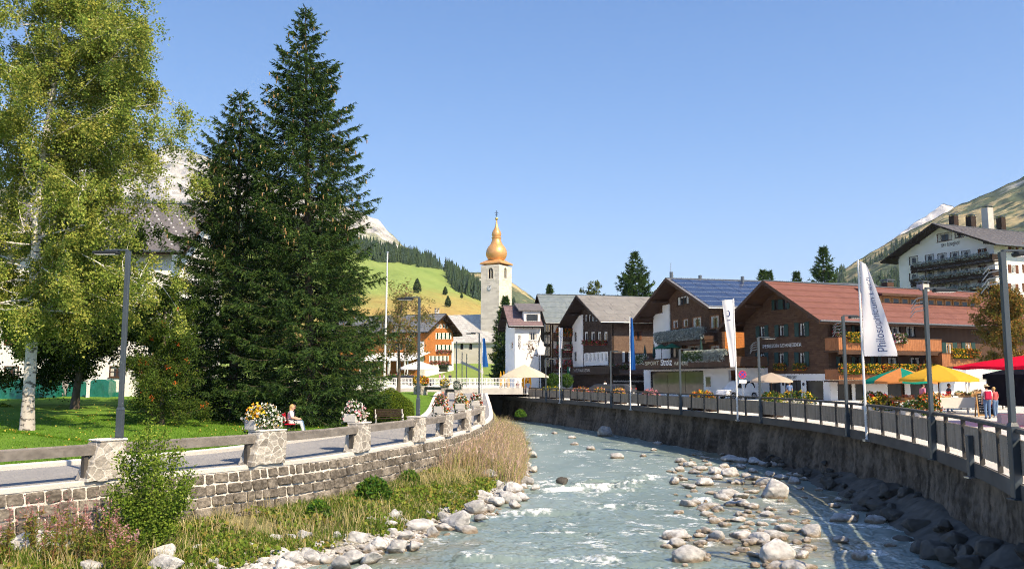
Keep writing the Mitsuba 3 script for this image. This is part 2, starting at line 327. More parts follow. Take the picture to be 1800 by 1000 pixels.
# ---------------------------------------------------------------- plan curves and terrain
ZW, ZP = -2.5, -0.55
L = Curve([(-30, 2), (-22, 8.5), (-16.6, 15), (-12.4, 20.4), (-9.2, 24.8), (-6.8, 28.2), (-5.0, 33), (-3.4, 38), (-2.4, 43), (-1.8, 49), (-1.4, 57), (-1.6, 67), (-2.4, 85)])
R = Curve([(6.6, 8), (8.2, 12), (9.9, 16.5), (11.7, 21.9), (13.2, 28.5), (13.95, 34), (14.1, 40), (13.6, 46), (12.3, 53), (10.4, 61), (8.3, 70), (5.2, 82), (1.6, 92), (-2.5, 102)])
def sm(a, b, x): t = np.clip((np.asarray(x, float) - a) / (b - a), 0, 1); return t * t * (3 - 2 * t)
def nz(x, y, s, seed=0, oct=3): return meshkit.fbm(np.stack([np.asarray(x) * s, np.asarray(y) * s, np.zeros_like(np.asarray(x, float))], -1), oct, seed) - .5
def zpath(y): return ZP + 1.15 * sm(58, 82, y)
def bankw(y): return np.interp(y, [5, 20, 26, 31, 37, 45, 56, 80, 100], [8.5, 6.6, 6.0, 5.4, 4.3, 3.0, 2.1, 1.5, 1.2])
def zlawn(off, x, y): return zpath(y) + .13 + .85 * sm(6, 34, off) + .16 * nz(x, y, .25) * sm(5, 9, off)
def zground(x, y):
    x, y = np.asarray(x, float), np.asarray(y, float)
    base = .95 * (1 - sm(-4, 5, x)); rise = (4.6 * sm(150, 205, y) + 14 * sm(215, 420, y)) * (1 - .6 * sm(2, 40, x))
    return base + rise + 8.5 * sm(48, 84, x) * sm(104, 145, y) - 6 * sm(20, 90, x) * sm(200, 420, y) * 0
def zbank(u, off, x, y):
    w = bankw(y); t = np.clip((-off - .3) / (w - .3), 0, 1.6)
    z = np.where(t < 1, -1.95 - .72 * t ** 1.4, -2.67 - 1.2 * (t - 1)) + zpath(y) - ZP - (zpath(y) - ZP) * np.minimum(t, 1)
    return z + .28 * nz(x, y, .7, 3) * np.clip(t * 4, 0, 1)
us = np.linspace(0, L.len, 260)
struct('river_bed', grid(np.dstack([*np.meshgrid(np.linspace(-4000, 4000, 9), np.linspace(-4000, 4000, 9), indexing='ij'), np.full((9, 9), -3.6)])), 'soil', 'stony bed beneath the river')
struct('riverbank', L.sheet(us, lambda u: -np.linspace(.1, 1.5 * bankw(L.pt(u)[1]), 40), zbank), 'bank', 'overgrown bank between the stone wall and the river', smooth=True)
struct('promenade', L.sheet(us, np.r_[.18, 1, 2, 3, 4, 4.55], lambda u, o, x, y: zpath(y)), 'asphalt', 'grey asphalt riverside path behind the stone wall')
lus = np.linspace(0, L.len, 140); lo = np.r_[np.linspace(4.78, 12, 30), np.linspace(12.5, 80, 60)]
struct('lawn', L.sheet(lus, lo, lambda u, o, x, y: zlawn(o, x, y)), 'lawn', 'mown lawn beside the promenade', smooth=True)
def ribbon(C, u0, u1, n, prof):            # closed profile [(off, z)] swept along a plan curve; z may be a function of y
    U = np.linspace(u0, u1, n); rows = []
    for u in U:
        q = [C.pt(u, o) for o, _ in prof]; y = C.pt(u)[1]
        rows.append([(p[0], p[1], z(y) if callable(z) else z) for p, (_, z) in zip(q, prof)])
    P = np.array(rows); k = P.shape[1]; v = P.reshape(-1, 3)
    i, j = np.meshgrid(np.arange(n - 1), np.arange(k), indexing='ij')
    q = np.stack([i * k + j, i * k + (j + 1) % k, (i + 1) * k + (j + 1) % k, (i + 1) * k + j], -1).reshape(-1, 4)
    f = np.vstack([q[:, [0, 1, 2]], q[:, [0, 2, 3]]])
    for e in (0, n - 1):
        fan = np.stack([np.full(k - 2, e * k), e * k + np.arange(1, k - 1), e * k + np.arange(2, k)], 1); f = np.vstack([f, fan])
    m = trimesh.Trimesh(v, f, process=False); m.fix_normals(); return np.array(m.vertices), np.array(m.faces)
kerb = struct('kerb', ribbon(L, 0, L.len, 200, [(4.5, lambda y: zpath(y) - .1), (4.82, lambda y: zpath(y) - .1), (4.82, lambda y: zpath(y) + .14), (4.53, lambda y: zpath(y) + .14), (4.5, lambda y: zpath(y) + .11)]), 'concrete', 'pale stone kerb between path and lawn')
struct('plaza', R.sheet(np.linspace(0, R.len, 160), -np.r_[0, .4, 1, 3, 8, 16, 30, 60, 100, 160], lambda u, o, x, y: 0 * x), 'plaza', 'pale paved village square beside the river')
gx, gy = np.r_[np.linspace(-900, -60, 40), np.linspace(-57, 120, 110), np.linspace(125, 900, 40)], np.r_[np.linspace(96, 260, 83), np.linspace(270, 900, 30)]
X, Y = np.meshgrid(gx, gy, indexing='ij'); struct('ground', grid(np.dstack([X, Y, zground(X, Y) - .06])), 'ground_far', 'grassy ground rising behind the village', smooth=True)
X, Y = np.meshgrid(np.linspace(-45, 60, 106), np.linspace(94, 150, 57), indexing='ij'); struct('street', grid(np.dstack([X, Y, zground(X, Y) + .012])), 'plaza', 'village street beyond the bridge', smooth=True)
# ---------------------------------------------------------------- water
for px, py, rx, ry, k in [(1010, 858, 2.6, 2.2, .8), (1090, 850, 1.6, 1.4, .8), (950, 905, 1.5, 1.0, .7), (1130, 838, 1.4, .8, .7), (985, 935, 1.8, .8, .75), (870, 982, 1.2, .5, .7), (1090, 890, 1.2, .8, .6),
                          (940, 765, 1.2, 2, .7), (1000, 795, 1.5, 1.5, .5), (1230, 880, .8, .8, .6), (1180, 955, 1.0, .6, .6), (1030, 985, 1.6, .5, .55), (1480, 970, 1.2, .4, .6), (1340, 880, .8, .6, .4), (900, 830, .8, .8, .4)]:
    q = atz(px, py, ZW); RAPIDS.append((float(q[0]), float(q[1]), rx, ry, k))
for px, py in [(1362, 882), (1345, 860), (1282, 880), (1303, 882), (1208, 895), (1305, 895), (1348, 915), (1428, 947), (1190, 953), (1260, 957), (1338, 960), (1362, 953), (1210, 996), (1365, 1002), (1480, 922), (990, 862), (1540, 924)]:
    q = atz(px, py, ZW); RAPIDS.append((float(q[0]), float(q[1]), .55, .5, .75))
for px, py, rx, ry in [(1290, 850, 3.2, 4.5), (1380, 900, 2.4, 3), (1450, 960, 2.6, 1.8), (1290, 960, 2.6, 2.2), (1500, 880, 2.0, 3), (780, 955, 1.3, 1.2), (700, 985, 1.5, 1.0), (1250, 800, 2, 4)]:
    q = atz(px, py, ZW); SHALLOWS.append((float(q[0]), float(q[1]), rx, ry))
mat('river_water', proc(water_color), .16, specular=.5, bump=lambda p, n, uv: fbm(p.x * 3.2, p.y * 2.0, 0.0, 4) + .25 * noise(p.x * 14, p.y * 9), bscale=.11, eps=.02)
ys = [6.0]
while ys[-1] < 100: ys.append(ys[-1] + .09 + .0035 * ys[-1])
X, Y = np.meshgrid(np.linspace(-11, 16, 165), np.array(ys), indexing='ij')
Z = ZW + .10 * nz(X * 1.2, Y * .8, 1.0, 5, 4) + .05 * nz(X, Y, 2.6, 6, 3)
for x, y, rx, ry, k in RAPIDS[:15]: Z += k * np.exp(-((X - x) / rx) ** 2 - ((Y - y) / ry) ** 2) * (.17 * np.sin(Y * 4.4 + 2.2 * nz(X, Y, .8, 8) * 3) + .28 * nz(X, Y, 1.6, 9, 4))
struct('river', grid(np.dstack([X, Y, Z])), 'river_water', 'milky turquoise mountain river with white rapids', smooth=True)

# ---------------------------------------------------------------- left river wall: coursed stones, pillars, wooden rails
wall = thing('river_wall', 'low wall of coursed grey stone along the left bank below the promenade', 'wall')
ua, ub = L.u_at(y=14.5), L.u_at(y=80)
put(wall + '__mortar_bed', ribbon(L, 0, L.len, 220, [(-.02, lambda y: zpath(y) - .1), (.5, lambda y: zpath(y) - .1), (.5, -2.6), (-.34, -2.6)]), 'mortar')
put(wall + '__coping', ribbon(L, 0, L.len, 220, [(-.05, lambda y: zpath(y) - .1), (.22, lambda y: zpath(y) - .1), (.22, lambda y: zpath(y) + .015), (-.03, lambda y: zpath(y) + .012)]), 'concrete')
r = rng_(4); stones = []
for k in range(5):
    u = ua + r.uniform(0, .5); z1 = -.11 - .31 * k; z0 = z1 - .31
    while u < ub:
        w = r.uniform(.2, .52) * (1 + .12 * k); stones.append((u, w, k, z0, z1)); u += w
rest = MB(); nst = 0
for u, w, k, z0, z1 in sorted(stones, key=lambda s: s[0]):
    y = L.pt(u)[1]; dz = float(zpath(y) - ZP) * (1 - k / 7); g = r.uniform(.026, .05)
    F = L.frame(u + w / 2, ZP + (z0 + z1) / 2 + dz + .012 * math.sin(u * 1.3 + k), -.045 - .068 * (k + .5)); proud = r.uniform(-.035, .01)
    v, f = bevel_box((w - g, .26, .31 - g * 1.1), r.uniform(.02, .045)); v = v + r.normal(0, .011, v.shape) * [1, 1, 1]; v[:, 1] += .10 - proud; v[:, 1] -= .22 * v[:, 2] * -1 * 1.0
    m = F.map(v)
    if nst < 300: part(wall, 'stone', (m, f), 'wall_stone', smooth=25); nst += 1
    else: rest.add(m, f)
rest.put(wall + '__far_stones', 'wall_stone', kind='stuff', smooth=False)
PIL = []
for i, px in enumerate([205, 482, 641, 740, 789, 823, 848]):
    u = L.u_at(px=px); PIL.append(u); zp = float(zpath(L.pt(u)[1]))
    F = L.frame(u, zp, .12); h = .34
    t = thing('stone_pillar', ['rubble stone pillar behind the leafy sapling carrying the nearest street lamp', 'rubble stone pillar carrying the wide flower trough beside the seated woman', 'rubble stone pillar with a white flower box in front of the scroll bench',
              'rubble stone pillar carrying the slim street lamp in front of the clipped bush', 'rubble stone pillar with a spilling orange flower box just past the bush lamp', 'rubble stone pillar with a pink and white flower box near the path bend', 'last rubble stone pillar at the far end of the river wall'][i], 'pillar', 'stone pillars along the river wall')
    w = .5 if i == 1 else .36
    P = np.array([[x, y, z] for x in (-1, 1) for y in (-.26, .3) for z in (0, 1)], float)
    Q = P.copy(); Q[:, 0] = np.where(P[:, 2] > 0, P[:, 0] * w, np.where(P[:, 0] < 0, -w - .34, w)); Q[:, 2] = np.where(P[:, 2] > 0, 1.0, 0.0)
    b = trimesh.Trimesh(F.map(Q), np.vstack([BOXF[:, [0, 1, 2]], BOXF[:, [0, 2, 3]]]), process=False).subdivide_to_size(.16); v = np.array(b.vertices)
    v = v + .09 * (np.stack([meshkit.fbm(v * 3.5 + k * 31, 3, i) for k in range(3)], -1) - .5)
    put(t + '__shaft', (v, np.array(b.faces)), 'pillar_stone', smooth=30)
    MB().box(F, -w - .02, w + .02, -.29, .33, 1.0, 1.05, .015).put(t + '__cap', 'mortar')
def zp_(u): return float(zpath(L.pt(u)[1]))
ends = [L.u_at(y=12)] + PIL
for i, (a, b) in enumerate(zip(ends, ends[1:])):
    a2, b2 = a + (.42 if i else 0), b - (.42 if i != 1 else .58); n = 5
    t = thing('wooden_rail', ['weathered timber rail at the left edge, leading to the lamp pillar', 'weathered timber rail between the lamp pillar and the wide flower trough', 'weathered timber rail below the seated woman', 'weathered timber rail in front of the scroll bench',
              'short weathered rail between the bush lamp and the orange flower box', 'short weathered rail past the orange flower box', 'last short weathered rail before the far pillar'][i], 'railing', 'weathered timber rails between the stone pillars')
    z = lambda y: float(zpath(y))
    put(t + '__beam', ribbon(L, a2, b2, n, [(-.02, lambda y: z(y) + .66), (.26, lambda y: z(y) + .66), (.26, lambda y: z(y) + .90), (.22, lambda y: z(y) + .93), (.02, lambda y: z(y) + .93), (-.02, lambda y: z(y) + .90)]), 'beam_grey')
    F = L.frame(b2 - .20, zp_(b), .12); MB().box(F, -.05, .05, -.08, .08, 0, .659).put(t + '__post', 'rail_dark')

# ---------------------------------------------------------------- right bank: retaining wall, deck edge, fence
U = np.linspace(0, R.len, 420); zz = np.linspace(-3.4, -.3, 26); A, B = np.meshgrid(U, zz, indexing='ij')
P = R.pt(A); y = P[..., 1]
off = -.42 + .16 * (-B) * .6 + .5 * nz(A * .5, B * 1.2, .55, 11, 3) * .6 + .16 * nz(A * 2.2, B * 3.5, 1.0, 12, 5)
for px, w in [(1068, .5), (1112, .7), (1245, .3), (1330, .25), (1000, .4)]: off -= .3 * np.exp(-((A - R.u_at(px=px)) / w) ** 2)
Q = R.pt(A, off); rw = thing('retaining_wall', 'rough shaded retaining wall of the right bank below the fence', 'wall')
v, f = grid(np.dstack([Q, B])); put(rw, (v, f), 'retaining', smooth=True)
struct('deck_edge', ribbon(R, 0, R.len, 300, [(.06, -.36), (.06, -.012), (-.5, -.012), (-.5, -.36)]), 'concrete_dark', 'dark concrete edge of the square above the retaining wall')
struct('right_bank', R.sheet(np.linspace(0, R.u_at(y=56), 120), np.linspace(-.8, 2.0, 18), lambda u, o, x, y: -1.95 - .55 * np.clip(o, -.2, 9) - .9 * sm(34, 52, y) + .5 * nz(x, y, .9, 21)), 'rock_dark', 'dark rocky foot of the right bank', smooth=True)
fence = thing('river_fence', 'dark timber fence with upright slats along the edge of the village square', 'fence')
S = 1.85; u = R.u_at(y=9); uend = R.u_at(y=92); posts = np.arange(u, uend, S); slats = MB(); ns = 0; r = rng_(8)
for i, u in enumerate(posts):
    F = R.frame(u, 0, 0)
    m = MB().box(F, -.035, .035, -.045, .06, -.28, 1.0)
    m.build(fence, 'post', 'rail_dark')
    if i + 1 < len(posts):
        ph = posts[i + 1]
        G = R.frame((u + ph) / 2, 0, 0); h = np.linalg.norm(R.pt(ph) - R.pt(u)) / 2
        MB().box(G, -h, h, -.09, .10, 1.0, 1.09, .02).build(fence, 'top_rail', 'rail_dark')
        MB().box(G, -h, h, -.055, -.015, .22, .30).box(G, -h, h, -.055, -.015, .72, .80).build(fence, 'cross_rail', 'rail_dark')
        n = 17
        for k in range(n):
            x = -h + .06 + (2 * h - .12) * (k + .5) / n; m = MB().box(G, x - .048, x + .048, -.012 + r.uniform(-.004, .004), .014, .17 + r.uniform(-.01, .01), .86 + r.uniform(-.008, .008))
            if ns < 290: m.build(fence, 'slat', 'wood_grey'); ns += 1
            else: slats.v += m.v; slats.f += [f + slats.n for f in m.f]; slats.n += m.n
slats.put(fence + '__far_slats', 'wood_grey', kind='stuff')

# ---------------------------------------------------------------- bridge
bo = V(-22, 86.5, 0); bd = unit(V(23.4, 4.6, 0)); BL = 23.6; FB = Frame(bo, bd)      # ey of FB points away from the camera
br = thing('road_bridge', 'low concrete road bridge with white railings crossing the river in the distance', 'bridge')
MB().box(FB, 0, BL, 0, 8.5, .42, .98).put(br + '__deck', 'concrete')
MB().box(FB, 0, BL, -.12, .22, .36, 1.06, .02).put(br + '__parapet', 'concrete')
for y0 in (.05, 8.1):
    m = MB().box(FB, 0, BL, y0, y0 + .06, 2.02, 2.09).box(FB, 0, BL, y0, y0 + .05, 1.62, 1.66).box(FB, 0, BL, y0, y0 + .05, 1.14, 1.19)
    m.build(br, 'handrail', 'paint_white')
    for k in range(14): MB().box(FB, k * BL / 13.2, k * BL / 13.2 + .08, y0 - .02, y0 + .09, 1.06, 2.05).build(br, 'post', 'paint_white')
    m = MB()
    for x in np.arange(.12, BL, .16): m.box(FB, x, x + .035, y0 + .012, y0 + .047, 1.19, 2.02)
    m.build(br, 'balusters', 'paint_white', kind='stuff')
MB().box(FB, 17.0, 19.3, .3, 8.4, -3.4, .415).build(br, 'abutment', 'concrete_dark')
MB().box(Frame((-12, 99.5, 0)), -20, 25, 0, .5, -3.4, .9).build(br, 'abutment', 'concrete_dark')
# ---------------------------------------------------------------- mountains and hills (true distance and size)
def mountain(name, label, ridge, foot, m, nu=150, nv=60, amp=.05, seed=0, bulge=.0, back=.5, ns=5.0, rough=1.0):
    """ridge: [(px, py, Y)] skyline points measured in the photograph with their distance; foot: (Y, z)."""
    rd = np.array(ridge, float); u = np.linspace(rd[0, 0], rd[-1, 0], nu)
    Rr = np.array([at(x, np.interp(x, rd[:, 0], rd[:, 1]), np.interp(x, rd[:, 0], rd[:, 2])) for x in u])
    h = Rr[:, 2].max(); s = ns / h
    Rr[:, 2] += amp * h * .25 * nz(Rr[:, 0], Rr[:, 1], s * 6, seed + 7, 4)
    rows = []
    for t in np.r_[-np.linspace(back, .02, 10), np.linspace(0, 1, nv)]:
        if t < 0: P = Rr + np.stack([0 * u, -t * Rr[:, 1] * .5, t * Rr[:, 2] * 1.1], 1)
        else:
            q = t + bulge * math.sin(math.pi * t); F = np.stack([Rr[:, 0] * foot[0] / Rr[:, 1], 0 * u + foot[0], 0 * u + foot[1]], 1)
            P = Rr * (1 - t) + F * t; P[:, 2] = Rr[:, 2] * (1 - q) + foot[1] * q
        k = min(1, abs(t) * 6); P[:, 2] += k * amp * h * (nz(P[:, 0], P[:, 1], s, seed, 5) * 2 + rough * .5 * np.abs(nz(P[:, 0], P[:, 1], s * 2.5, seed + 3, 4))) * (1 - .7 * max(t, 0))
        rows.append(P)
    G = np.array(rows).transpose(1, 0, 2); struct(name, grid(G), m, label, smooth=True); return G
def rockmat(name, g1, g2, r1, r2, thr, s):
    def fn(p, n, uv):
        a = fbm(p.x * s, p.y * s, p.z * s * 1.6, 5); b = fbm(p.x * s * 7, p.y * s * 7, p.z * s * 7, 4)
        k = smoothstep(thr - .09, thr + .09, .62 * a + .38 * b + .30 * (1 - dr.abs(n.z)) - .1); return mix(mix(g1, g2, b), mix(r1, r2, fbm(p.x * s * 4, p.y * s * 4, p.z * s * 9, 4)), k)
    return mat(name, proc(fn), .95, bump=lambda p, n, uv: fbm(p.x * s * 6, p.y * s * 6, p.z * s * 9, 5), bscale=.22 / s, eps=.05 / s)
rockmat('mount_left', (.16, .185, .10), (.26, .26, .18), (.30, .30, .30), (.5, .495, .49), .40, .004)
rockmat('peak_far', (.5, .5, .5), (.6, .6, .6), (.36, .36, .37), (.55, .55, .56), .45, .003)
def right_fn(p, n, uv):
    s = .006; a = fbm(p.x * s, p.y * s, p.z * s, 5); b = fbm(p.x * .05, p.y * .05, p.z * .05, 4); c = fbm(p.x * .012 + 5, p.y * .012, p.z * .012, 4)
    g = mix((.30, .25, .13), (.42, .35, .20), b); hgt = p.z + 90 * (a - .5)
    k = smoothstep(.47, .57, .55 * c + .45 * b + .14 * smoothstep(260, 60, p.z) + .16 * smoothstep(650, 800, p.x)); w = mix(g, mix((.055, .075, .045), (.10, .125, .07), b), k)
    rock = smoothstep(.52, .60, .5 * a + .5 * c + .18 * smoothstep(820, 930, p.x) - .10); return mix(w, mix((.36, .35, .34), (.6, .59, .57), b), rock)
mat('mount_right', proc(right_fn), .95, bump=lambda p, n, uv: fbm(p.x * .04, p.y * .04, p.z * .04, 5), bscale=24, eps=4)
def meadow_fn(p, n, uv):
    b = fbm(p.x * .03, p.y * .03, p.z * .05, 4); f = fbm(p.x * .3, p.y * .3, p.z * .3, 3)
    gr = mix((.115, .18, .042), (.19, .24, .07), b); og = mix((.26, .165, .055), (.32, .22, .085), f)
    k = smoothstep(60, 16, p.z + 34 * (b - .5) + 10 * (f - .5) - .22 * (p.x + 40)); return mix(gr, og, k * .85) * (.85 + .3 * f)
mat('meadow', proc(meadow_fn), .95, bump=lambda p, n, uv: fbm(p.x * .3, p.y * .3, p.z * .3, 3), bscale=1.2, eps=.5)
mountain('mountain', 'pale grey rocky mountain behind the spruces', [(-300, 380, 2300), (0, 330, 2300), (150, 288, 2300), (230, 283, 2300), (300, 253, 2300), (350, 270, 2250), (420, 300, 2250), (500, 328, 2200), (580, 352, 2200), (640, 376, 2150), (665, 386, 2150), (690, 412, 2150), (720, 440, 2100), (800, 500, 2050)], (1250, 60), 'mount_left', amp=.10, seed=2, nu=220, nv=80)
HILL = mountain('hill', 'hillside with green and rust coloured meadow below dark forest', [(-500, 330, 900), (0, 352, 900), (250, 352, 900), (420, 375, 880), (560, 405, 860), (640, 436, 840), (700, 446, 820), (745, 459, 800), (795, 481, 780), (845, 515, 740), (875, 535, 720), (900, 546, 700), (940, 572, 690), (1020, 620, 680)], (235, 12), 'meadow', amp=.02, seed=5, nu=200, nv=80, bulge=.02)
mountain('far_hill', 'distant olive hillside right of the church tower', [(760, 480, 1500), (860, 478, 1500), (890, 490, 1480), (912, 505, 1450), (930, 517, 1430), (946, 530, 1400), (990, 556, 1380), (1080, 600, 1350), (1200, 640, 1350)], (760, 20), 'mount_right', amp=.05, seed=9, nu=90)
RIGHT = mountain('mountain', 'tan and dark green mountain slope rising on the right', [(1380, 560, 1500), (1440, 508, 1500), (1476, 480, 1500), (1500, 462, 1480), (1540, 438, 1460), (1600, 404, 1430), (1640, 386, 1400), (1690, 358, 1380), (1715, 349, 1360), (1745, 336, 1340), (1775, 322, 1320), (1800, 309, 1300), (1900, 262, 1250), (2100, 190, 1200), (2500, 150, 1200)], (420, 12), 'mount_right', amp=.045, seed=14, nu=240, nv=90, bulge=.05)
mountain('peak', 'distant white limestone peak behind the right slope', [(1540, 440, 3200), (1580, 412, 3200), (1606, 392, 3200), (1630, 378, 3200), (1645, 367, 3200), (1659, 357, 3200), (1672, 362, 3200), (1690, 372, 3200), (1740, 400, 3200), (1820, 440, 3200)], (2750, 300), 'peak_far', amp=.05, seed=17, nu=110, nv=40)
# ---------------------------------------------------------------- forest
def conifer_mesh(r, h, tiers=6, sides=9, width=.17):
    """A small far-off spruce: ragged skirts of branches on a stem."""
    vs, fs, n = [], [], 0
    for k in range(tiers):
        z0 = h * (.08 + .86 * k / tiers); z1 = z0 + h * (1.9 / tiers) * (1 - .3 * k / tiers); z1 = min(z1, h); rad = h * width * (1 - k / (tiers + .3)) * r.uniform(.85, 1.15)
        g = np.arange(sides * 2) * np.pi / sides + r.uniform(0, 6); rr_ = np.where(np.arange(sides * 2) % 2 == 0, 1, .5) * rad * r.uniform(.75, 1.2, sides * 2)
        ring = np.stack([rr_ * np.cos(g), rr_ * np.sin(g), z0 - .25 * rr_ * np.where(np.arange(sides * 2) % 2 == 0, 1, .2) + r.uniform(-.02, .02, sides * 2) * h], 1)
        vs.append(np.vstack([ring, [[0, 0, z1]]])); i = np.arange(sides * 2); fs.append(np.stack([i, (i + 1) % (sides * 2), np.full(sides * 2, sides * 2)], 1) + n); n += sides * 2 + 1
    return np.vstack(vs), np.vstack(fs)
fr = rng_(31); PROT = [conifer_mesh(fr, 1.0, 5, 5) for _ in range(8)]
def forest(key, pts, h, cols, label):
    M = MB()
    for P, hh in zip(pts, h):
        v, f = PROT[fr.integers(8)]; a = fr.uniform(0, 6.3); c, s = math.cos(a), math.sin(a); w = fr.uniform(.85, 1.3)
        q = np.stack([(v[:, 0] * c - v[:, 1] * s) * w, (v[:, 0] * s + v[:, 1] * c) * w, v[:, 2]], 1) * hh + P; M.add(q, f, np.asarray(cols[fr.integers(len(cols))]) * fr.uniform(.75, 1.25))
    scene[key] = mikit.ply(M.mesh(), 'vcol', color=M.col()); tag(key, label, 'forest', kind='stuff')
def sample(G, n):     # random points on a hill's grid
    a, b = G.shape[:2]; u, v = fr.uniform(0, a - 1.001, n), fr.uniform(8, b - 1.001, n); i, j = u.astype(int), v.astype(int); s, t = (u - i)[:, None], (v - j)[:, None]
    return G[i, j] * (1 - s) * (1 - t) + G[i + 1, j] * s * (1 - t) + G[i, j + 1] * (1 - s) * t + G[i + 1, j + 1] * s * t
DKG = [(.03, .055, .032), (.04, .07, .034), (.048, .08, .036), (.034, .062, .042)]
Q = sample(HILL, 60000); px, py = proj(Q)
wood = sg.Polygon([(-500, 300), (640, 400), (905, 530), (905, 570), (880, 548), (845, 530), (800, 512), (790, 498), (784, 478), (765, 472), (735, 470), (700, 463), (668, 462), (640, 452), (560, 440), (250, 385), (-500, 380)])
ins = shapely.contains_xy(wood, px, py); Q = Q[ins][:7000]
forest('forest', Q, 10.5 * fr.uniform(.45, 1.4, len(Q)), DKG, 'dense dark spruce forest covering the upper hillside')
Q = sample(RIGHT, 40000); px, py = proj(Q); d = nz(Q[:, 0], Q[:, 1], .011, 44, 3)
wood2 = sg.Polygon([(1470, 486), (1500, 466), (1560, 436), (1620, 420), (1700, 400), (1800, 370), (1800, 520), (1480, 520)]); ins = shapely.contains_xy(wood2, px, py) & (d + .0016 * (py - 450) > .05); Q = Q[ins][:900]
forest('slope_wood', Q, 15 * fr.uniform(.5, 1.2, len(Q)), DKG, 'scattered dark conifers on the right mountain slope')
Q = sample(HILL, 9000); px, py = proj(Q)
k = 0
for X_, Y_, hh, lab in [(785, 519, 4.5, 'round dark tree alone on the rust coloured meadow'), (812, 524, 3, 'small dark bush on the meadow near the church tower'), (787, 541, 5, 'dark conifer low on the rust coloured meadow, above the hotel roof'), (731, 516, 7, 'dark tree on the meadow behind the orange hotel, leftmost of the lone trees')]:
    i = np.argmin((px - X_) ** 2 + (py - Y_) ** 2); M = MB(); P = Q[i]; r = rng_(60 + k); k += 1
    kk = thing('meadow_tree', lab, 'tree'); MB().tube([P - V(0, 0, .5), P + V(0, 0, hh * .8)], [.25, .05], 5).put(kk + '__trunk', 'bark')
    n = 900; d_ = rdirs(r, n) * r.uniform(.3, 1, (n, 1)) ** .5 * [hh * .34, hh * .34, hh * .5]; d_[:, :2] *= np.clip(.75 - d_[:, 2:] / hh, .15, 1.2); MB().add(*leaf_cloud(r, P + V(0, 0, hh * .5) + d_, hh * .1, .9, colors=[(.03, .055, .02), (.045, .075, .025)])).put(kk + '__crown', 'vcol')
# ---------------------------------------------------------------- houses
def quads_on(r, F, x0, x1, y0, y1, z0, z1, n, size, cols, aspect=.8, varc=.25):
    P = F(r.uniform(x0, x1, n), r.uniform(y0, y1, n), r.uniform(z0, z1, n)); return leaf_cloud(r, P, size, aspect, colors=cols, varc=varc)
GREENS = [(.05, .11, .02), (.08, .15, .03), (.04, .08, .02)]
RED = [(.55, .03, .03), (.6, .06, .1), (.5, .02, .05)]; YEL = [(.75, .45, .02), (.8, .55, .04), (.6, .25, .02)]; ORA = [(.6, .13, .02), (.55, .08, .02), (.7, .25, .03)]
WHT = [(.7, .7, .66), (.62, .62, .58), (.55, .56, .5)]; PNK = [(.65, .25, .3), (.7, .4, .42), (.6, .15, .25)]; SILV = [(.30, .34, .33), (.42, .46, .44), (.2, .25, .22)]
frs = rng_(77)
def flower_row(parent, F, x0, x1, y, z, cols, h=.5, dens=150, box='wood_brown', depth=.3, size=.13, droop=.3, name='flower_box', green=None):
    n = int(dens * 1.7 * (x1 - x0)) + 30
    f = MB().box(F, x0, x1, y, y + depth, z - .2, z).build(parent, name, box)
    v = MB(); v.add(*quads_on(frs, F, x0 - .05, x1 + .05, y - .05, y + depth + .2, z - droop, z + h * .8, n, size, green or GREENS)); v.build(f, 'leaves', 'leaf', kind='stuff')
    P = F(frs.uniform(x0 - .08, x1 + .08, n), y + depth * .5 + frs.normal(0, depth * .55, n), z + h * frs.uniform(-.6, 1, n) - .1)
    v = MB(); v.add(*leaf_cloud(frs, P, size * .9, .9, colors=cols)); v.build(f, 'blossoms', 'vcol', kind='stuff'); return f
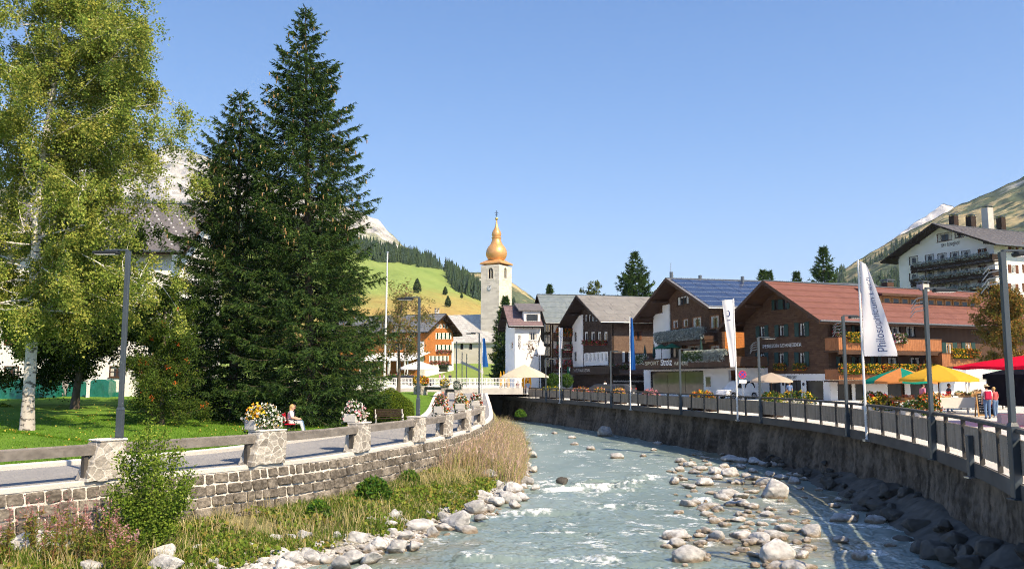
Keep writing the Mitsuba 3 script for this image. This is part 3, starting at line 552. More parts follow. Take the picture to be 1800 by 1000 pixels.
class House:
    def __init__(s, name, label, corner, d, W, Ln, zb, ze, zr, of=2.2, oe=1.3, ob=1.0, cat='house'):
        s.k = thing(name, label, cat); d = unit(V(d[0], d[1], 0)); g = V(-d[1], d[0], 0); c = V(corner[0], corner[1], 0)
        s.W, s.L, s.zb, s.ze, s.zr, s.of, s.oe, s.ob, s.d, s.g = W, Ln, zb, ze, zr, of, oe, ob, d, g
        s.m = (zr - ze) / (W / 2 + oe); s.G = Frame(c + W * g, -g, -d); s.S = Frame(c, d, -g)
        s.B = Frame(c + W * g + Ln * d, -d, g); s.holes = {'G': [], 'S': [], 'B': []}; s.t = .28
    def zw(s, x): return s.zr - s.t / math.cos(math.atan(s.m)) - s.m * abs(x - s.W / 2)
    def walls(s, mg, ms=None, th=.3):
        W, zb = s.W, s.zb; cut = lambda P, hs: P.difference(shapely.union_all([sg.box(*h) for h in hs])) if hs else P
        gp = sg.Polygon([(0, zb), (W, zb), (W, s.zw(W)), (W / 2, s.zw(W / 2)), (0, s.zw(0))])
        MB().poly(s.G, cut(gp, s.holes['G']), -th, 0).build(s.k, 'wall', mg)
        MB().poly(s.S, cut(sg.box(.0, zb, s.L, s.zw(0)), s.holes['S']), -th, -.003).build(s.k, 'wall', ms or mg)
        MB().poly(s.B, cut(sg.box(0, zb, s.L, s.zw(0)), s.holes['B']), -th, -.003).build(s.k, 'wall', ms or mg)
        E = Frame(s.G.o + s.L * s.d, -s.g, -s.d); MB().poly(E, gp, -.003, th).build(s.k, 'wall', mg)
        m = MB()
        for z in np.arange(zb + 2.6, s.ze, 2.7): m.box(s.G, th, W - th, -s.L + th, -th - .01, z, z + .2)
        m.build(s.k, 'floors', 'wood_dark')
    def roof(s, cover, under='wood_brown', barge='wood_brown', purlins=True, ribs=0, seams=0, gutter='metal_grey', y1=None):
        W, oe, m = s.W, s.oe, s.m; ya, yb = s.of, -(s.L + s.ob); R_ = numbered(s.k + '__roof')
        def slab(x0, x1, top0, top1, t, y0, y1): return s.G.map(np.array([[x, y, z] for x, tp in ((x0, top0), (x1, top1)) for y in (y0, y1) for z in (tp - t, tp)], float))
        tz = s.t / math.cos(math.atan(m)); M1, M2 = MB(), MB()
        for sd in (-1, 1):
            a, b = (-oe, W / 2) if sd < 0 else (W / 2, W + oe); za, zb = (s.ze, s.zr) if sd < 0 else (s.zr, s.ze)
            M1.hexa(slab(a, b, za - .07, zb - .07, tz - .07, yb, ya)); M2.hexa(slab(a - (.04 if sd < 0 else 0), b + (.04 if sd > 0 else 0), za + .0, zb + .0, .066, yb - .03, ya + .03))
        M1.put(R_, under); M2.build(R_, 'cover', cover)
        for sd in (-1, 1):                                   # barge boards, gutters
            x0, x1 = (-oe, W / 2) if sd < 0 else (W + oe, W / 2)
            MB().hexa(slab(x0, x1, s.ze + .03, s.zr + .03, .36, ya + .031, ya + .085)).build(R_, 'barge_board', barge)
            e = -oe if sd < 0 else W + oe; MB().tube(s.G(np.array([e + sd * .1] * 2), np.array([ya, yb]), np.array([s.ze - .08] * 2)), .085, 8).build(R_, 'gutter', gutter)
        MB().box(s.G, W / 2 - .16, W / 2 + .16, yb - .05, ya + .05, s.zr - .02, s.zr + .06).build(R_, 'ridge_cap', gutter)
        if purlins:
            for x in (0.1, W * .25, W * .5, W * .75, W - .1):
                z = s.zw(x) - .003; MB().box(s.G, x - .13, x + .13, .004, ya - .15, z - .36, z - (.1 if abs(x - W / 2) < .2 else .06)).build(R_, 'purlin', barge)
        if ribs or seams:
            v = MB()
            for sd in (-1, 1):
                f = lambda q: (W / 2 + sd * q * (W / 2 + oe), s.zr + (s.ze - s.zr) * q)
                for k in range(seams):
                    x, z = f((k + .6) / (seams + .4)); v.box(s.G, x - .035, x + .035, yb, ya, z - .02, z + .11)
                for k in range(ribs):
                    y = yb + (ya - yb) * (k + .5) / ribs; (x0, z0), (x1, z1) = f(0), f(1)
                    v.hexa(s.G.map(np.array([[x, yy, zz] for x, zt in ((x0, z0), (x1, z1)) for yy in (y - .025, y + .025) for zz in (zt - .01, zt + .04)], float)))
            v.build(R_, 'seams', cover, kind='stuff')
        s.R_ = R_; return R_
    def win(s, face, r, frame='wood_brown', shut=None, glass='glass_dark', nx=2, nz_=1, sill=True, curtain=False, flowers=None, px=True, only=None):
        F = getattr(s, face); x0, x1, z0, z1 = F.rect(r) if px else r
        if shut: w = (x1 - x0) / 3.4; xa, xb = x0 + w, x1 - w
        else: xa, xb = x0, x1
        s.holes[face].append((xa, z0, xb, z1)); k = numbered(s.k + '__window'); e = .07; m = MB()
        m.box(F, xa, xa + e, -.16, .02, z0, z1).box(F, xb - e, xb, -.16, .02, z0, z1).box(F, xa + e, xb - e, -.16, .018, z1 - e, z1).box(F, xa + e, xb - e, -.16, .018, z0, z0 + e)
        for i in range(1, nx): x = xa + (xb - xa) * i / nx; m.box(F, x - .03, x + .03, -.15, -.05, z0 + e, z1 - e)
        for i in range(1, nz_): z = z0 + (z1 - z0) * i / nz_; m.box(F, xa + e, xb - e, -.147, -.053, z - .02, z + .02)
        if sill: m.box(F, xa - .08, xb + .08, -.02, .09, z0 - .07, z0 - .002)
        m.put(k, frame)
        MB().box(F, xa + .02, xb - .02, -.125, -.11, z0 + .02, z1 - .02).build(k, 'pane', glass)
        if xb - xa > .7 and glass == 'glass_dark':
            w = (xb - xa - 2 * e) * .26; c = MB()
            for a in (xa + e, xb - e - w): c.box(F, a, a + w, -.109, -.104, z0 + e + .02, z1 - e)
            c.box(F, xa + e + w, xb - e - w, -.109, -.104, z1 - e - (z1 - z0) * .16, z1 - e).build(k, 'curtain', 'curtain', kind='stuff')
        if shut:
            for a, b in ((x0, xa - .01), (xb + .01, x1)):
                MB().box(F, a, b, .015, .055, z0 - .03, z1 + .03).box(F, a + .06, b - .06, .055, .065, z0 + .06, z0 + (z1 - z0) * .45).box(F, a + .06, b - .06, .055, .065, z0 + (z1 - z0) * .52, z1 - .06).build(s.k, 'shutter', shut)
        if flowers: flower_row(s.k, F, x0 + (x1 - x0) * .12, x1 - (x1 - x0) * .12, .07, z0 - .08, flowers, h=.45, dens=60, size=.15)
        return k
    def text(s, face, txt, r, m='letter_white', y=.03, bold=False, name='lettering'): return lettering(s.k, getattr(s, face), txt, r, m, y, bold, name)
def lettering(parent, F, txt, r, m, y=.03, bold=False, name='lettering', vert=False):
    x0, x1, z0, z1 = F.rect(r, y); t = meshkit.text_mesh(txt, 1.0, depth=.012, bold=bold); v = np.array(t.vertices); b = v.min(0); e = v.max(0)
    sx, sz = (x1 - x0) / (e[0] - b[0]), (z1 - z0) / (e[1] - b[1]); q = F(x0 + (v[:, 0] - b[0]) * sx, y + v[:, 2], z0 + (v[:, 1] - b[1]) * sz)
    return part(parent, name, (q, np.array(t.faces)[:, ::-1]), m)
def balcony(parent, F, r, depth, mat_='wood_orange', slats=True, flowers=None, rail='wood_brown', gap=.22, px=True, fx=None, y0=0, **kw):
    x0, x1, z0, z1 = F.rect(r, y0 + depth) if px else r; k = numbered(parent + '__balcony')
    MB().box(F, x0, x1, y0 + .004, y0 + depth, z0 - .16, z0).box(F, x0, x1, y0 + depth - .14, y0 + depth - .02, z0 - .34, z0 - .161).put(k, rail)
    m = MB(); n = max(3, int((x1 - x0) / gap))
    for i in range(n):
        a = x0 + (x1 - x0) * i / n; m.box(F, a + .012, a + (x1 - x0) / n - .012, y0 + depth - .035, y0 + depth, z0 + .06, z1 - .06)
    for yy in np.arange(y0 + .2, y0 + depth - .05, .22):
        for x in (x0, x1 - .03): m.box(F, x, x + .03, yy, yy + .19, z0 + .06, z1 - .06)
    m.build(k, 'boards', mat_, kind='stuff')
    MB().box(F, x0 - .04, x1 + .04, y0 + depth - .1, y0 + depth + .05, z1 - .05, z1 + .03).box(F, x0 - .04, x0 + .06, y0, y0 + depth - .11, z1 - .05, z1 + .03).box(F, x1 - .06, x1 + .04, y0, y0 + depth - .11, z1 - .05, z1 + .03).build(k, 'handrail', rail)
    if flowers:
        for (a, b, c) in flowers: flower_row(k, F, a * (x1 - x0) + x0, b * (x1 - x0) + x0, y0 + depth + .05, z1, c, **kw)
    return k
def chimney(parent, x, y, z0, z1, w=.7, m='concrete', cap='metal_grey', ang=20):
    F = yaw(x, y, 0, ang); k = MB().box(F, -w / 2, w / 2, -w / 2, w / 2, z0, z1).build(parent, 'chimney', m)
    MB().box(F, -w * .6, w * .6, -w * .6, w * .6, z1 + .25, z1 + .33).build(k, 'cap', cap); q = MB()
    for a in (-1, 1):
        for b in (-1, 1): q.box(F, a * w * .4 - .05, a * w * .4 + .05, b * w * .4 - .05, b * w * .4 + .05, z1, z1 + .25)
    q.build(k, 'cap_leg', cap); return k

# --- inn with red roof (right)
P_ = House('inn', 'dark brown shingled inn with brick red roof, green shutters and flower filled balconies', (29.6, 80), (.92, .39), 12.25, 33, -.1, 7.35, 11.75, of=2.3, oe=1.5)
for r in [(1329, 573, 1351, 592), (1362, 571, 1386, 591), (1397, 567, 1422.5, 591)]: P_.win('G', r, 'wood_dark', 'shutter_green', nx=2)
for r in [(1329, 620, 1351, 642), (1362, 619.5, 1386, 643), (1397, 619, 1422.5, 643)]: P_.win('G', r, 'wood_dark', 'shutter_green', flowers=ORA + YEL)
for r in [(1357, 527, 1373, 544), (1372, 526, 1388, 543)]: P_.win('G', r, 'wood_dark', 'shutter_green', nx=1)
P_.text('G', 'PENSION SCHNEIDER', (1341, 604, 1408.5, 610.2))
for r, n in [((1318, 669, 1341, 702), 2), ((1350, 668, 1373, 700), 2), ((1381, 668, 1409, 702), 3), ((1418, 669, 1448, 702), 1)]: P_.win('G', r, 'wood_dark', glass='glass_shop', nx=n, sill=False)
G = P_.G
zt = G.px(1400, 657)[1]; xs = sorted(h[0] for h in P_.holes['G'] if h[1] < 1.5); hs = [h for h in P_.holes['G'] if h[1] < 1.5]
MB().poly(G, sg.box(.02, 0, P_.W, zt).difference(shapely.union_all([sg.box(*h) for h in hs])), .003, .05).build(P_.k, 'shop_front', 'white_plaster')
lettering(P_.k, G, "JUWELEN & JEWELLERY", (1364, 660, 1400, 665.5), 'letter_dark', .06)
for px in (1377.5, 1413.2):
    x, z = G.px(px, 675); MB().lathe(Frame(G(x, .055, z), G.ex, (0, 0, 1), G.ey), [(0, .03), (.16, .03), (.16, 0), (0, 0)], 14).build(P_.k, 'oval_plaque', 'letter_dark', smooth=False)
# eave side with balconies and dormer
S_ = P_.S
for px0 in (1470, 1497, 1528, 1566, 1592): P_.win('S', (px0, 573, px0 + 17, 592), 'wood_dark', 'shutter_green' if px0 < 1560 else None, curtain=True)
for px0 in (1470, 1497, 1530, 1560, 1600, 1625): P_.win('S', (px0, 627, px0 + 18, 648), 'wood_dark', 'shutter_green' if px0 < 1540 else None)
P_.win('S', (1655, 602, 1682, 622), 'wood_honey', 'shutter_green'); P_.win('S', (1690, 602, 1714, 622), 'wood_honey', 'shutter_green')
for px0, px1 in [(1472, 1497), (1503, 1520), (1560, 1590), (1600, 1640)]: P_.win('S', (px0, 674, px1, 703), 'wood_dark', glass='glass_shop', nx=1, sill=False)
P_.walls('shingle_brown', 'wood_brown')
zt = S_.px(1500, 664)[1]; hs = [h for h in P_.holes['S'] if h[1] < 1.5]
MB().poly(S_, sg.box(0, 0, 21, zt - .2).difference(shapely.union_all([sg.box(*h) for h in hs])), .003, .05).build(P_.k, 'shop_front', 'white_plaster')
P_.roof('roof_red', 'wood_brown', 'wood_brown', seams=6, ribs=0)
FL = dict(h=.55, dens=150, size=.16, droop=.5)
balcony(P_.k, S_, (1474, 594, 1655, 617), 1.9, 'wood_orange', flowers=[(.08, .22, YEL), (.22, .3, ORA), (.34, .46, YEL), (.52, .62, WHT + PNK)], **FL)
balcony(P_.k, S_, (1474, 648, 1651, 668), 1.9, 'wood_orange', flowers=[(.0, .10, YEL + ORA), (.10, .22, YEL), (.26, .38, YEL), (.42, .55, YEL + ORA), (.6, .72, YEL), (.78, .96, YEL + ORA)], **FL)
balcony(P_.k, S_, (1656, 621, 1716, 645), 2.2, 'wood_orange', flowers=[(.3, .6, YEL), (.62, 1.0, ORA)], **FL)
flower_row(P_.k, S_, S_.px(1462, 590)[0], S_.px(1475, 590)[0], .3, S_.px(1468, 585)[1], WHT + PNK + RED, h=1.1, dens=200, size=.16)
# shed dormer
D = Frame(S_.o - S_.ey * 2.6, S_.ex, S_.ey); x0, zlo = D.px(1548, 552); x1, zhi = D.px(1722, 528.5); zlo -= .4
dk = numbered(P_.k + '__dormer'); MB().box(D, x0, x1, -2.4, 0, zlo, zhi).put(dk, 'wood_honey')
for i in range(11):
    a = x0 + .5 + (x1 - x0 - .8) * i / 11; b = a + (x1 - x0 - .8) / 11 - .45; w = MB().box(D, a, b, .003, .03, zlo + .75, zhi - .25).build(dk, 'window', 'glass_dark')
    MB().box(D, a - .13, a - .005, .003, .09, zlo + .5, zhi - .1).build(dk, 'post', 'wood_honey')
MB().hexa(D.map(np.array([[x, y, z] for x in (x0 - .6, x1 + .6) for y, z1 in ((-3.4, zhi + 1.0), (.8, zhi - .02)) for z in (z1, z1 + .2)]))).build(dk, 'roof', 'roof_red')
MB().box(D, x0 - .6, x1 + .6, .8, .88, zhi - .06, zhi + .2).build(dk, 'fascia', 'wood_brown')
for px, py in ((1560, 497), (1622, 500)):
    q = at(px, py, 93); chimney(P_.k, q[0], q[1], 9.8, q[2], .9, 'wood_brown' if px < 1600 else 'concrete')

# --- sports shop chalet
St = House('chalet', 'wide brown sports shop chalet with solar panel roof, white flower balcony and lettered terrace', (23.4, 95), (.97, .24), 18.9, 26, -.1, 9.75, 14.2, of=2.4, oe=1.5)
St.win('G', (1190, 520, 1211, 536), 'wood_brown', nx=4)
for r in [(1160, 564, 1168, 577), (1182, 562, 1192, 577), (1200, 560, 1210, 575), (1217, 557, 1233, 575), (1248, 554, 1264, 577)]: St.win('G', r, 'wood_orange', nx=2)
for r in [(1207, 606, 1232, 628), (1248, 606, 1265, 628)]: St.win('G', r, 'wood_orange', nx=2)
St.win('G', (1175, 606, 1200, 628), 'wood_dark', nx=2, glass='glass_shop')
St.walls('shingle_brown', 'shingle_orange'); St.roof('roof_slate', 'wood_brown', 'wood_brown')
G = St.G
x0, zl = G.px(1151, 640); x1, zh = G.px(1178, 540); xm, zm = G.px(1166, 546)
MB().poly(G, [(x0, zl), (x1, zl), (x1, zh + .4), (xm, zh + .4), (xm, zm - .3), (x0, zm - .3)], .003, .12).build(St.k, 'white_panel', 'white_plaster')
balcony(St.k, G, (1156, 590, 1239, 602), 1.6, 'wood_brown', flowers=[(.0, .25, SILV + WHT), (.25, .5, SILV), (.5, .75, SILV + WHT), (.75, 1.0, SILV)], h=.85, dens=260, size=.16, droop=.45, green=SILV)
# terrace over the shop front
TF = Frame(G.o, G.ex, G.ey); x0, z0 = TF.px(1117, 648, 4.2); x1, z1 = TF.px(1283, 626, 4.2)
tk = numbered(St.k + '__terrace'); MB().box(TF, x0, x1, .004, 4.2, z0 + .25, z0 + .5).put(tk, 'wood_brown'); m = MB(); n = 70
for i in range(n): a = x0 + (x1 - x0) * i / n; m.box(TF, a + .01, a + (x1 - x0) / n - .01, 4.2, 4.25, z0, z1)
for i in range(18): m.box(TF, x1 - .05, x1, .1 + i * .23, .1 + i * .23 + .21, z0, z1).box(TF, x0, x0 + .05, .1 + i * .23, .1 + i * .23 + .21, z0, z1)
m.build(tk, 'boards', 'wood_brown', kind='stuff'); MB().box(TF, x0 - .05, x1 + .05, 4.14, 4.32, z1, z1 + .1).box(TF, x0, x1, 4.0, 4.3, z0 - .12, z0 - .002).build(tk, 'handrail', 'wood_dark')
for t_, r, b in (('SPORT', (1134, 635, 1158, 641.5), False), ('MODE', (1186, 635, 1209, 641.5), False)): lettering(tk, TF, t_, r, 'metal_light', 4.27, b)
k = lettering(tk, TF, 'Strolz', (1161.5, 630.5, 1181, 642.5), 'letter_white', 4.27, True)
for a, b, c in [(.0, .12, WHT), (.57, .78, WHT + SILV), (.78, .96, SILV)]: flower_row(tk, TF, x0 + a * (x1 - x0), x0 + b * (x1 - x0), 4.0, z1 + .1, c, h=.8, dens=200, size=.16, droop=.4, green=SILV if c is SILV else None)
SF = Frame(G.o + G.ey * 2.2, G.ex, G.ey); zt = z0 - .13
xa = SF.px(1132, 680)[0]; xw0 = SF.px(1143.5, 680)[0]; xw1 = SF.px(1237, 680)[0]; xb = SF.px(1300, 680)[0]; zw0 = SF.px(1190, 694)[1]; zw1 = SF.px(1190, 652)[1]
xc0, zc0 = SF.px(1241, 679.5); xc1, zc1 = SF.px(1249, 662)
hol = [sg.box(xw0, max(zw0, .25), xw1, zw1), sg.box(xc0, zc0, xc1, zc1), sg.box(SF.px(1281, 680)[0], .3, SF.px(1296, 680)[0], zw1)]
fk = MB().poly(SF, sg.box(xa, 0, xb, zt).difference(shapely.union_all(hol)), -.3, 0).build(St.k, 'shop_front', 'white_plaster')
for i in range(3):
    a = xw0 + (xw1 - xw0) * i / 3; b = a + (xw1 - xw0) / 3
    MB().box(SF, a + .05, b - .05, -.2, -.18, max(zw0, .25), zw1).build(fk, 'shop_window', 'glass_shop')
MB().box(SF, xw0, xw1, -.25, -.1, zw1 - .12, zw1).box(SF, xw0, xw0 + .1, -.25, -.1, .25, zw1 - .12).box(SF, xw1 - .1, xw1, -.25, -.1, .25, zw1 - .12).build(fk, 'window_frame', 'wood_dark')
MB().box(SF, xc0, xc1, -.2, .02, zc0, zc1).build(fk, 'menu_case', 'glass_dark')
MB().poly(Frame(SF(xb, 0, 0), St.d, -St.g), sg.box(.005, 0, 6, zt), -.3, 0).build(St.k, 'shop_front', 'white_plaster')
# solar panels in rows
m_, W_, rk = St.m, St.W, St.R_; nn = 0
PF = Frame(St.G(W_ / 2, St.of, St.zr + .01), -St.d * -1, None)
sl = unit(St.G(W_, 0, St.zr - m_ * W_ / 2) - St.G(W_ / 2, 0, St.zr)); nrm = unit(np.cross(St.d, sl)); nrm = nrm if nrm[2] > 0 else -nrm
SPF = Frame(St.G(W_ / 2, St.of, St.zr), St.d, nrm, sl)       # x along ridge, z down slope
SLEN = (W_ / 2 + St.oe) / math.cos(math.atan(m_))
for i in range(6):
    z0 = .5 + i * (SLEN - .9) / 6; z1 = z0 + (SLEN - .9) / 6
    for j in range(11):
        x0 = .4 + j * 2.25; MB().box(SPF, x0, x0 + 2.19, .03, .07, z0 + .05, z1 - .16).build(rk, 'solar_panel', 'solar')
    MB().box(SPF, .3, 25.2, .02, .075, z1 - .13, z1 + .02).build(rk, 'panel_rail', 'metal_light')
for px, py in ((1180, 478), (1230.5, 484), (1305, 486)):
    q = at(px, py, 105); MB().tube([(q[0], q[1], 13.6), q], .22, 8).build(rk, 'vent_pipe', 'metal_grey')
MB().tube([at(1179, 462, 105), at(1179, 482, 105)], .05, 5).build(rk, 'aerial', 'metal_light')
for i, (px, kind) in enumerate([(1163, 'o'), (1182, 'o'), (1134, 'c'), (1150, 'c'), (1233, 'c')]):
    x, _ = TF.px(px, 640, 2.2); zf = TF.px(1190, 648, 4.2)[1] + .5; q = TF(x, 2.2, zf); F = yaw(q[0], q[1], q[2], 20)
    k = thing('terrace_parasol', ['open green parasol on the terrace, nearer the white panel', 'open green parasol on the terrace, right of the other open one', 'folded dark parasol at the left end of the lettered terrace', 'second folded dark parasol on the lettered terrace', 'folded parasol among the white flowers right of the shop lettering'][i], 'parasol', 'green parasols on the chalet terrace')
    MB().tube(F(np.zeros(2), np.zeros(2), np.array([0, 2.6])), .04, 6).put(k + '__pole', 'wood_dark')
    if kind == 'o': MB().lathe(F, [(1.1, 2.05), (1.08, 2.13), (.6, 2.35), (.03, 2.62)], 8).put(k + '__canopy', 'green_paint')
    else: MB().lathe(F, [(.05, .9), (.22, 1.1), (.17, 1.9), (.04, 2.75)], 8).put(k + '__canopy', 'shutter_green')

# --- tourist office (dark, grey panel roof)
To = House('tourist_office', 'dark shingled tourist office with white bay and grey panelled gable roof', (13.8, 118), (.97, .24), 17.7, 24, -.1, 9.7, 14.25, of=2.2, oe=1.5, cat='building')
for px in (1030.5, 1036.5, 1042.5, 1048): To.win('G', (px - 2.4, 552, px + 2.4, 566), 'wood_dark', nx=1, sill=False)
for px in (1030.5, 1042, 1053.5, 1064.5): To.win('G', (px - 3.6, 582, px + 3.6, 601), 'wood_dark', nx=1, flowers=RED)
for px in (1012.8,):
    for a, b in ((584, 600), (619, 634)): To.win('G', (px - 5, a, px + 5, b), 'wood_dark', 'black', nx=1)
for i in range(6): px = 1029.5 + i * 6.9; To.win('G', (px, 620, px + 3.8, 635), 'paint_white', nx=1, sill=False)
To.win('S', (1094, 618, 1109, 636), 'wood_brown', 'shutter_white'); To.win('S', (1116, 582, 1127.5, 597), 'wood_brown', 'shutter_brown', nx=2)
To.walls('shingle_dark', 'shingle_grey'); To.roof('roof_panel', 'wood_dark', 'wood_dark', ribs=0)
G = To.G; cutw = lambda p: p.difference(shapely.union_all([sg.box(*h) for h in To.holes['G']]))
x0, z0 = G.px(1006, 645); x1, z1 = G.px(1025, 553); xm, zm = G.px(1014, 562)
MB().poly(G, cutw(sg.Polygon([(x0, z0), (x1, z0), (x1, z1), (xm, z1), (xm, zm), (x0, zm)])), .003, .1).build(To.k, 'white_bay', 'white_plaster')
x0, z0 = G.px(1027.5, 643); x1, z1 = G.px(1069, 617.5); MB().poly(G, cutw(sg.box(x0, z0, x1, z1)), .003, .08).build(To.k, 'white_band', 'paint_white')
sl = unit(G(To.W, 0, To.zr - To.m * To.W / 2) - G(To.W / 2, 0, To.zr)); nrm = unit(np.cross(To.d, sl)); nrm = nrm if nrm[2] > 0 else -nrm
PF = Frame(G(To.W / 2, To.of, To.zr), To.d, nrm, sl); SL = (To.W / 2 + To.oe) / math.cos(math.atan(To.m)); r = rng_(5)
for i in range(7):
    for j in range(13):
        x0 = .05 + j * 2.0 - (i % 2) * .6; MB().box(PF, max(x0, .03), x0 + 1.96, .0, .03 + r.uniform(.005, .03), SL * i / 7 + .02, SL * (i + 1) / 7 - .03).build(To.R_, 'roof_panel', 'roof_panel')
CF = Frame(G.o, G.ex, G.ey); x0, z0 = CF.px(1000, 657, 1.6); x1, z1 = CF.px(1040, 646, 1.6)
MB().box(CF, x0, x1 + 7, .1, 1.6, z0 - .1, z1 + .12).build(To.k, 'canopy', 'wood_dark')
sx0, _ = CF.px(997, 650, 1.62); MB().box(CF, sx0, x0 + .5, 1.604, 1.66, z0 + .0, z1 + .3).build(To.k, 'information_sign', 'green_paint'); labels[lettering(To.k, CF, 'i', (1000, 645.5, 1002.5, 652), 'letter_white', 1.665, True)] = {'kind': 'stuff'}
lettering(To.k, CF, 'INFORMATION', (1008, 648, 1036, 653.5), 'metal_light', 1.61)
S2 = To.S; x1, zt = S2.px(1140, 650); zb = S2.px(1120, 658)[1]
MB().hexa(S2.map(np.array([[x, y, z] for x in (-1.0, x1 + 4) for y, zz in ((.0, zt + .5), (2.6, zb)) for z in (zz, zz + .15)]))).build(To.k, 'porch_roof', 'shingle_grey')
flower_row(To.k, S2, -.9, 2.4, 1.2, zt + .3, PNK + WHT + ORA, h=.6, dens=120, size=.18, name='flower_trough')
MB().box(S2, .1, x1 + 2, .02, .06, .3, zb - .2).build(To.k, 'shop_window', 'glass_shop'); MB().box(S2, .1, x1 + 2, .07, .12, 1.55, 1.75).build(To.k, 'window_bar', 'letter_white')

# --- blue-grey roofed house and white sports house
Bl = House('balcony_house', 'tall blue-grey roofed house with red flower balconies beside the white sports house', (6.3, 136), (.985, .17), 11, 17, -.1, 10.8, 15.9, of=1.2, oe=1.2)
for a, b in ((568, 583), (589, 604), (610, 625), (632, 645)):
    for px in (957, 962.5): Bl.win('G', (px, a, px + 4.2, b), 'paint_white', nx=1, sill=False)
for a, b in ((595, 613), (624, 638)):
    for px in (979, 1002): Bl.win('S', (px, a, px + 7, b), 'paint_white', 'green_paint' if a < 600 else None, nx=1)
Bl.walls('wood_dark', 'white_plaster'); Bl.roof('roof_blue', 'wood_dark', 'wood_dark', ribs=11, seams=5)
for py, c in ((590, ORA), (618, RED), (645, RED)): balcony(Bl.k, Bl.S, (974, py - 5, 1012, py + 6), 1.5, 'wood_brown', flowers=[(.1, .35, c), (.45, .9, c)], h=.8, dens=70, size=.2, droop=.5)
Sp = House('sports_house', 'white plastered sports house with purple-brown roof, dormer and deer mural', (.45, 132), (.985, .17), 9, 4.1, 0, 10.1, 13.6, of=1.1, oe=.8, ob=.2)
Sp.win('S', (929, 582, 944, 598), 'paint_white', nx=2); Sp.win('G', (898, 600, 902, 612), 'paint_white', nx=1)
Sp.walls('white_plaster'); Sp.roof('roof_purple', 'wood_dark', 'wood_dark', ribs=9, seams=5)
xs, zt = Sp.S.px(911.5, 588)
for i, ch in enumerate('SPORT'): lettering(Sp.k, Sp.S, ch, (911, 589 + i * 5.2, 915.2, 593.4 + i * 5.2), 'letter_dark', .03, True)
r = rng_(6); m = MB()
for i in range(46):
    a = r.uniform(-math.pi, math.pi); q = r.uniform(.1, 1.5); x, z = Sp.S.px(934, 614); c, s_ = math.cos(a), math.sin(a)
    px_, pz_ = x + q * c * .75, z + q * s_; m.tube(Sp.S(np.array([px_, px_ + .4 * r.normal()]), np.array([.008, .008]), np.array([pz_, pz_ + .4 * r.normal()])), r.uniform(.02, .06), 4)
m.build(Sp.k, 'mural', 'wood_brown')
x, z = Sp.S.px(936, 557); dk = numbered(Sp.k + '__dormer'); MB().box(Sp.S, x - 1.3, x + 1.3, -1.5, -.3, z - 1.0, z + .9).put(dk, 'white_plaster'); MB().box(Sp.S, x - .9, x + .9, -.3, -.26, z - .6, z + .4).build(dk, 'window', 'glass_dark')
MB().hexa(Sp.S.map(np.array([[a, y, zz] for a in (x - 2.2, x + 1.9) for y, z1 in ((-4, z + 2.3), (.1, z + .9)) for zz in (z1, z1 + .15)]))).build(dk, 'roof', 'roof_brown')
MB().tube(Sp.S(np.array([3.8, 3.8, 4.3, 4.3]), np.array([.12] * 4), np.array([0, 8, 9.2, 9.7])), .06, 6).build(Sp.k, 'downpipe', 'black')
hs = thing('hanging_sign', 'white pot-shaped shop sign hanging between the sports house and the balcony house', 'sign'); q = at(951.5, 613, 121); F = Frame(q)
MB().poly(F, [(-.42, -.85), (.42, -.85), (.62, .25), (.35, .45), (.3, .95), (.12, .95), (.1, 1.2), (-.1, 1.2), (-.12, .95), (-.3, .95), (-.35, .45), (-.62, .25)], -.08, .08).put(hs + '__board', 'paint_white')
MB().tube([q + V(0, 0, 1.19), q + V(0, 0, 1.7), q + V(1.4, 2.2, 1.7)], .03, 5).put(hs + '__bracket', 'black')

# --- orange hotel
Ho = House('hotel', 'orange shingled hotel with grey roof and rows of white shutters beyond the bridge', (-12.5, 181.5), (-.92, .39), 12.6, 24, .7, 11.2, 15.2, of=1.5, oe=1.3, cat='hotel')
for i in range(4): px = 767.5 + 5.4 * i; Ho.win('G', (px, 570, px + 3.4, 577), 'paint_white', nx=1, sill=False)
for py, a, n in ((585, 765.5, 4), (606, 765.5, 4), (625.5, 754, 5)):
    for i in range(n):
        px = a + i * 7.0; Ho.win('G', (px, py, px + 6.4, py + 11), 'green_paint', 'shutter_white', nx=1, sill=False, flowers=(PNK + RED) if py > 600 else None)
for px in (683, 700, 719): Ho.win('B', (px - 6, 604, px + 7, 614.5), 'paint_white', 'shutter_green', nx=2)
for px in (690, 726): Ho.win('B', (px - 6, 581, px + 6, 592), 'paint_white', 'shutter_green', nx=2)
Ho.text('B', 'HOTEL KRONE', (683, 594.5, 725, 600), 'letter_white', .05, True)
Ho.walls('shingle_orange', 'shingle_orange'); Ho.roof('roof_slate', 'wood_dark', 'wood_dark', seams=3)
G, B = Ho.G, Ho.B; zt = G.px(770, 640)[1]
MB().box(G, .02, Ho.W, .01, .08, .7, zt).box(B, Ho.L - 1.0, Ho.L - .05, .01, .07, .7, B.px(742, 600)[1]).box(G, Ho.W - .9, Ho.W + .02, .085, .13, .7, G.px(794, 600)[1]).build(Ho.k, 'white_trim', 'white_plaster')
x0, z0 = G.px(771, 653); x1, z1 = G.px(786, 643); MB().box(G, x0, x1, .09, .12, z0, z1).build(Ho.k, 'shop_window', 'glass_shop'); MB().box(G, x0 - .3, x1 + .3, .1, 1.0, z1 + .1, z1 + .35).build(Ho.k, 'shop_awning', 'black')
x0, zt = B.px(640, 631, 4); x1, _ = B.px(739, 641, 4); tk = numbered(Ho.k + '__terrace_roof')
MB().hexa(B.map(np.array([[x, y, z] for x in (x0, x1) for y, zz in ((.1, zt + 1.2), (7.5, zt - .5)) for z in (zz, zz + .12)]))).put(tk, 'paint_white')
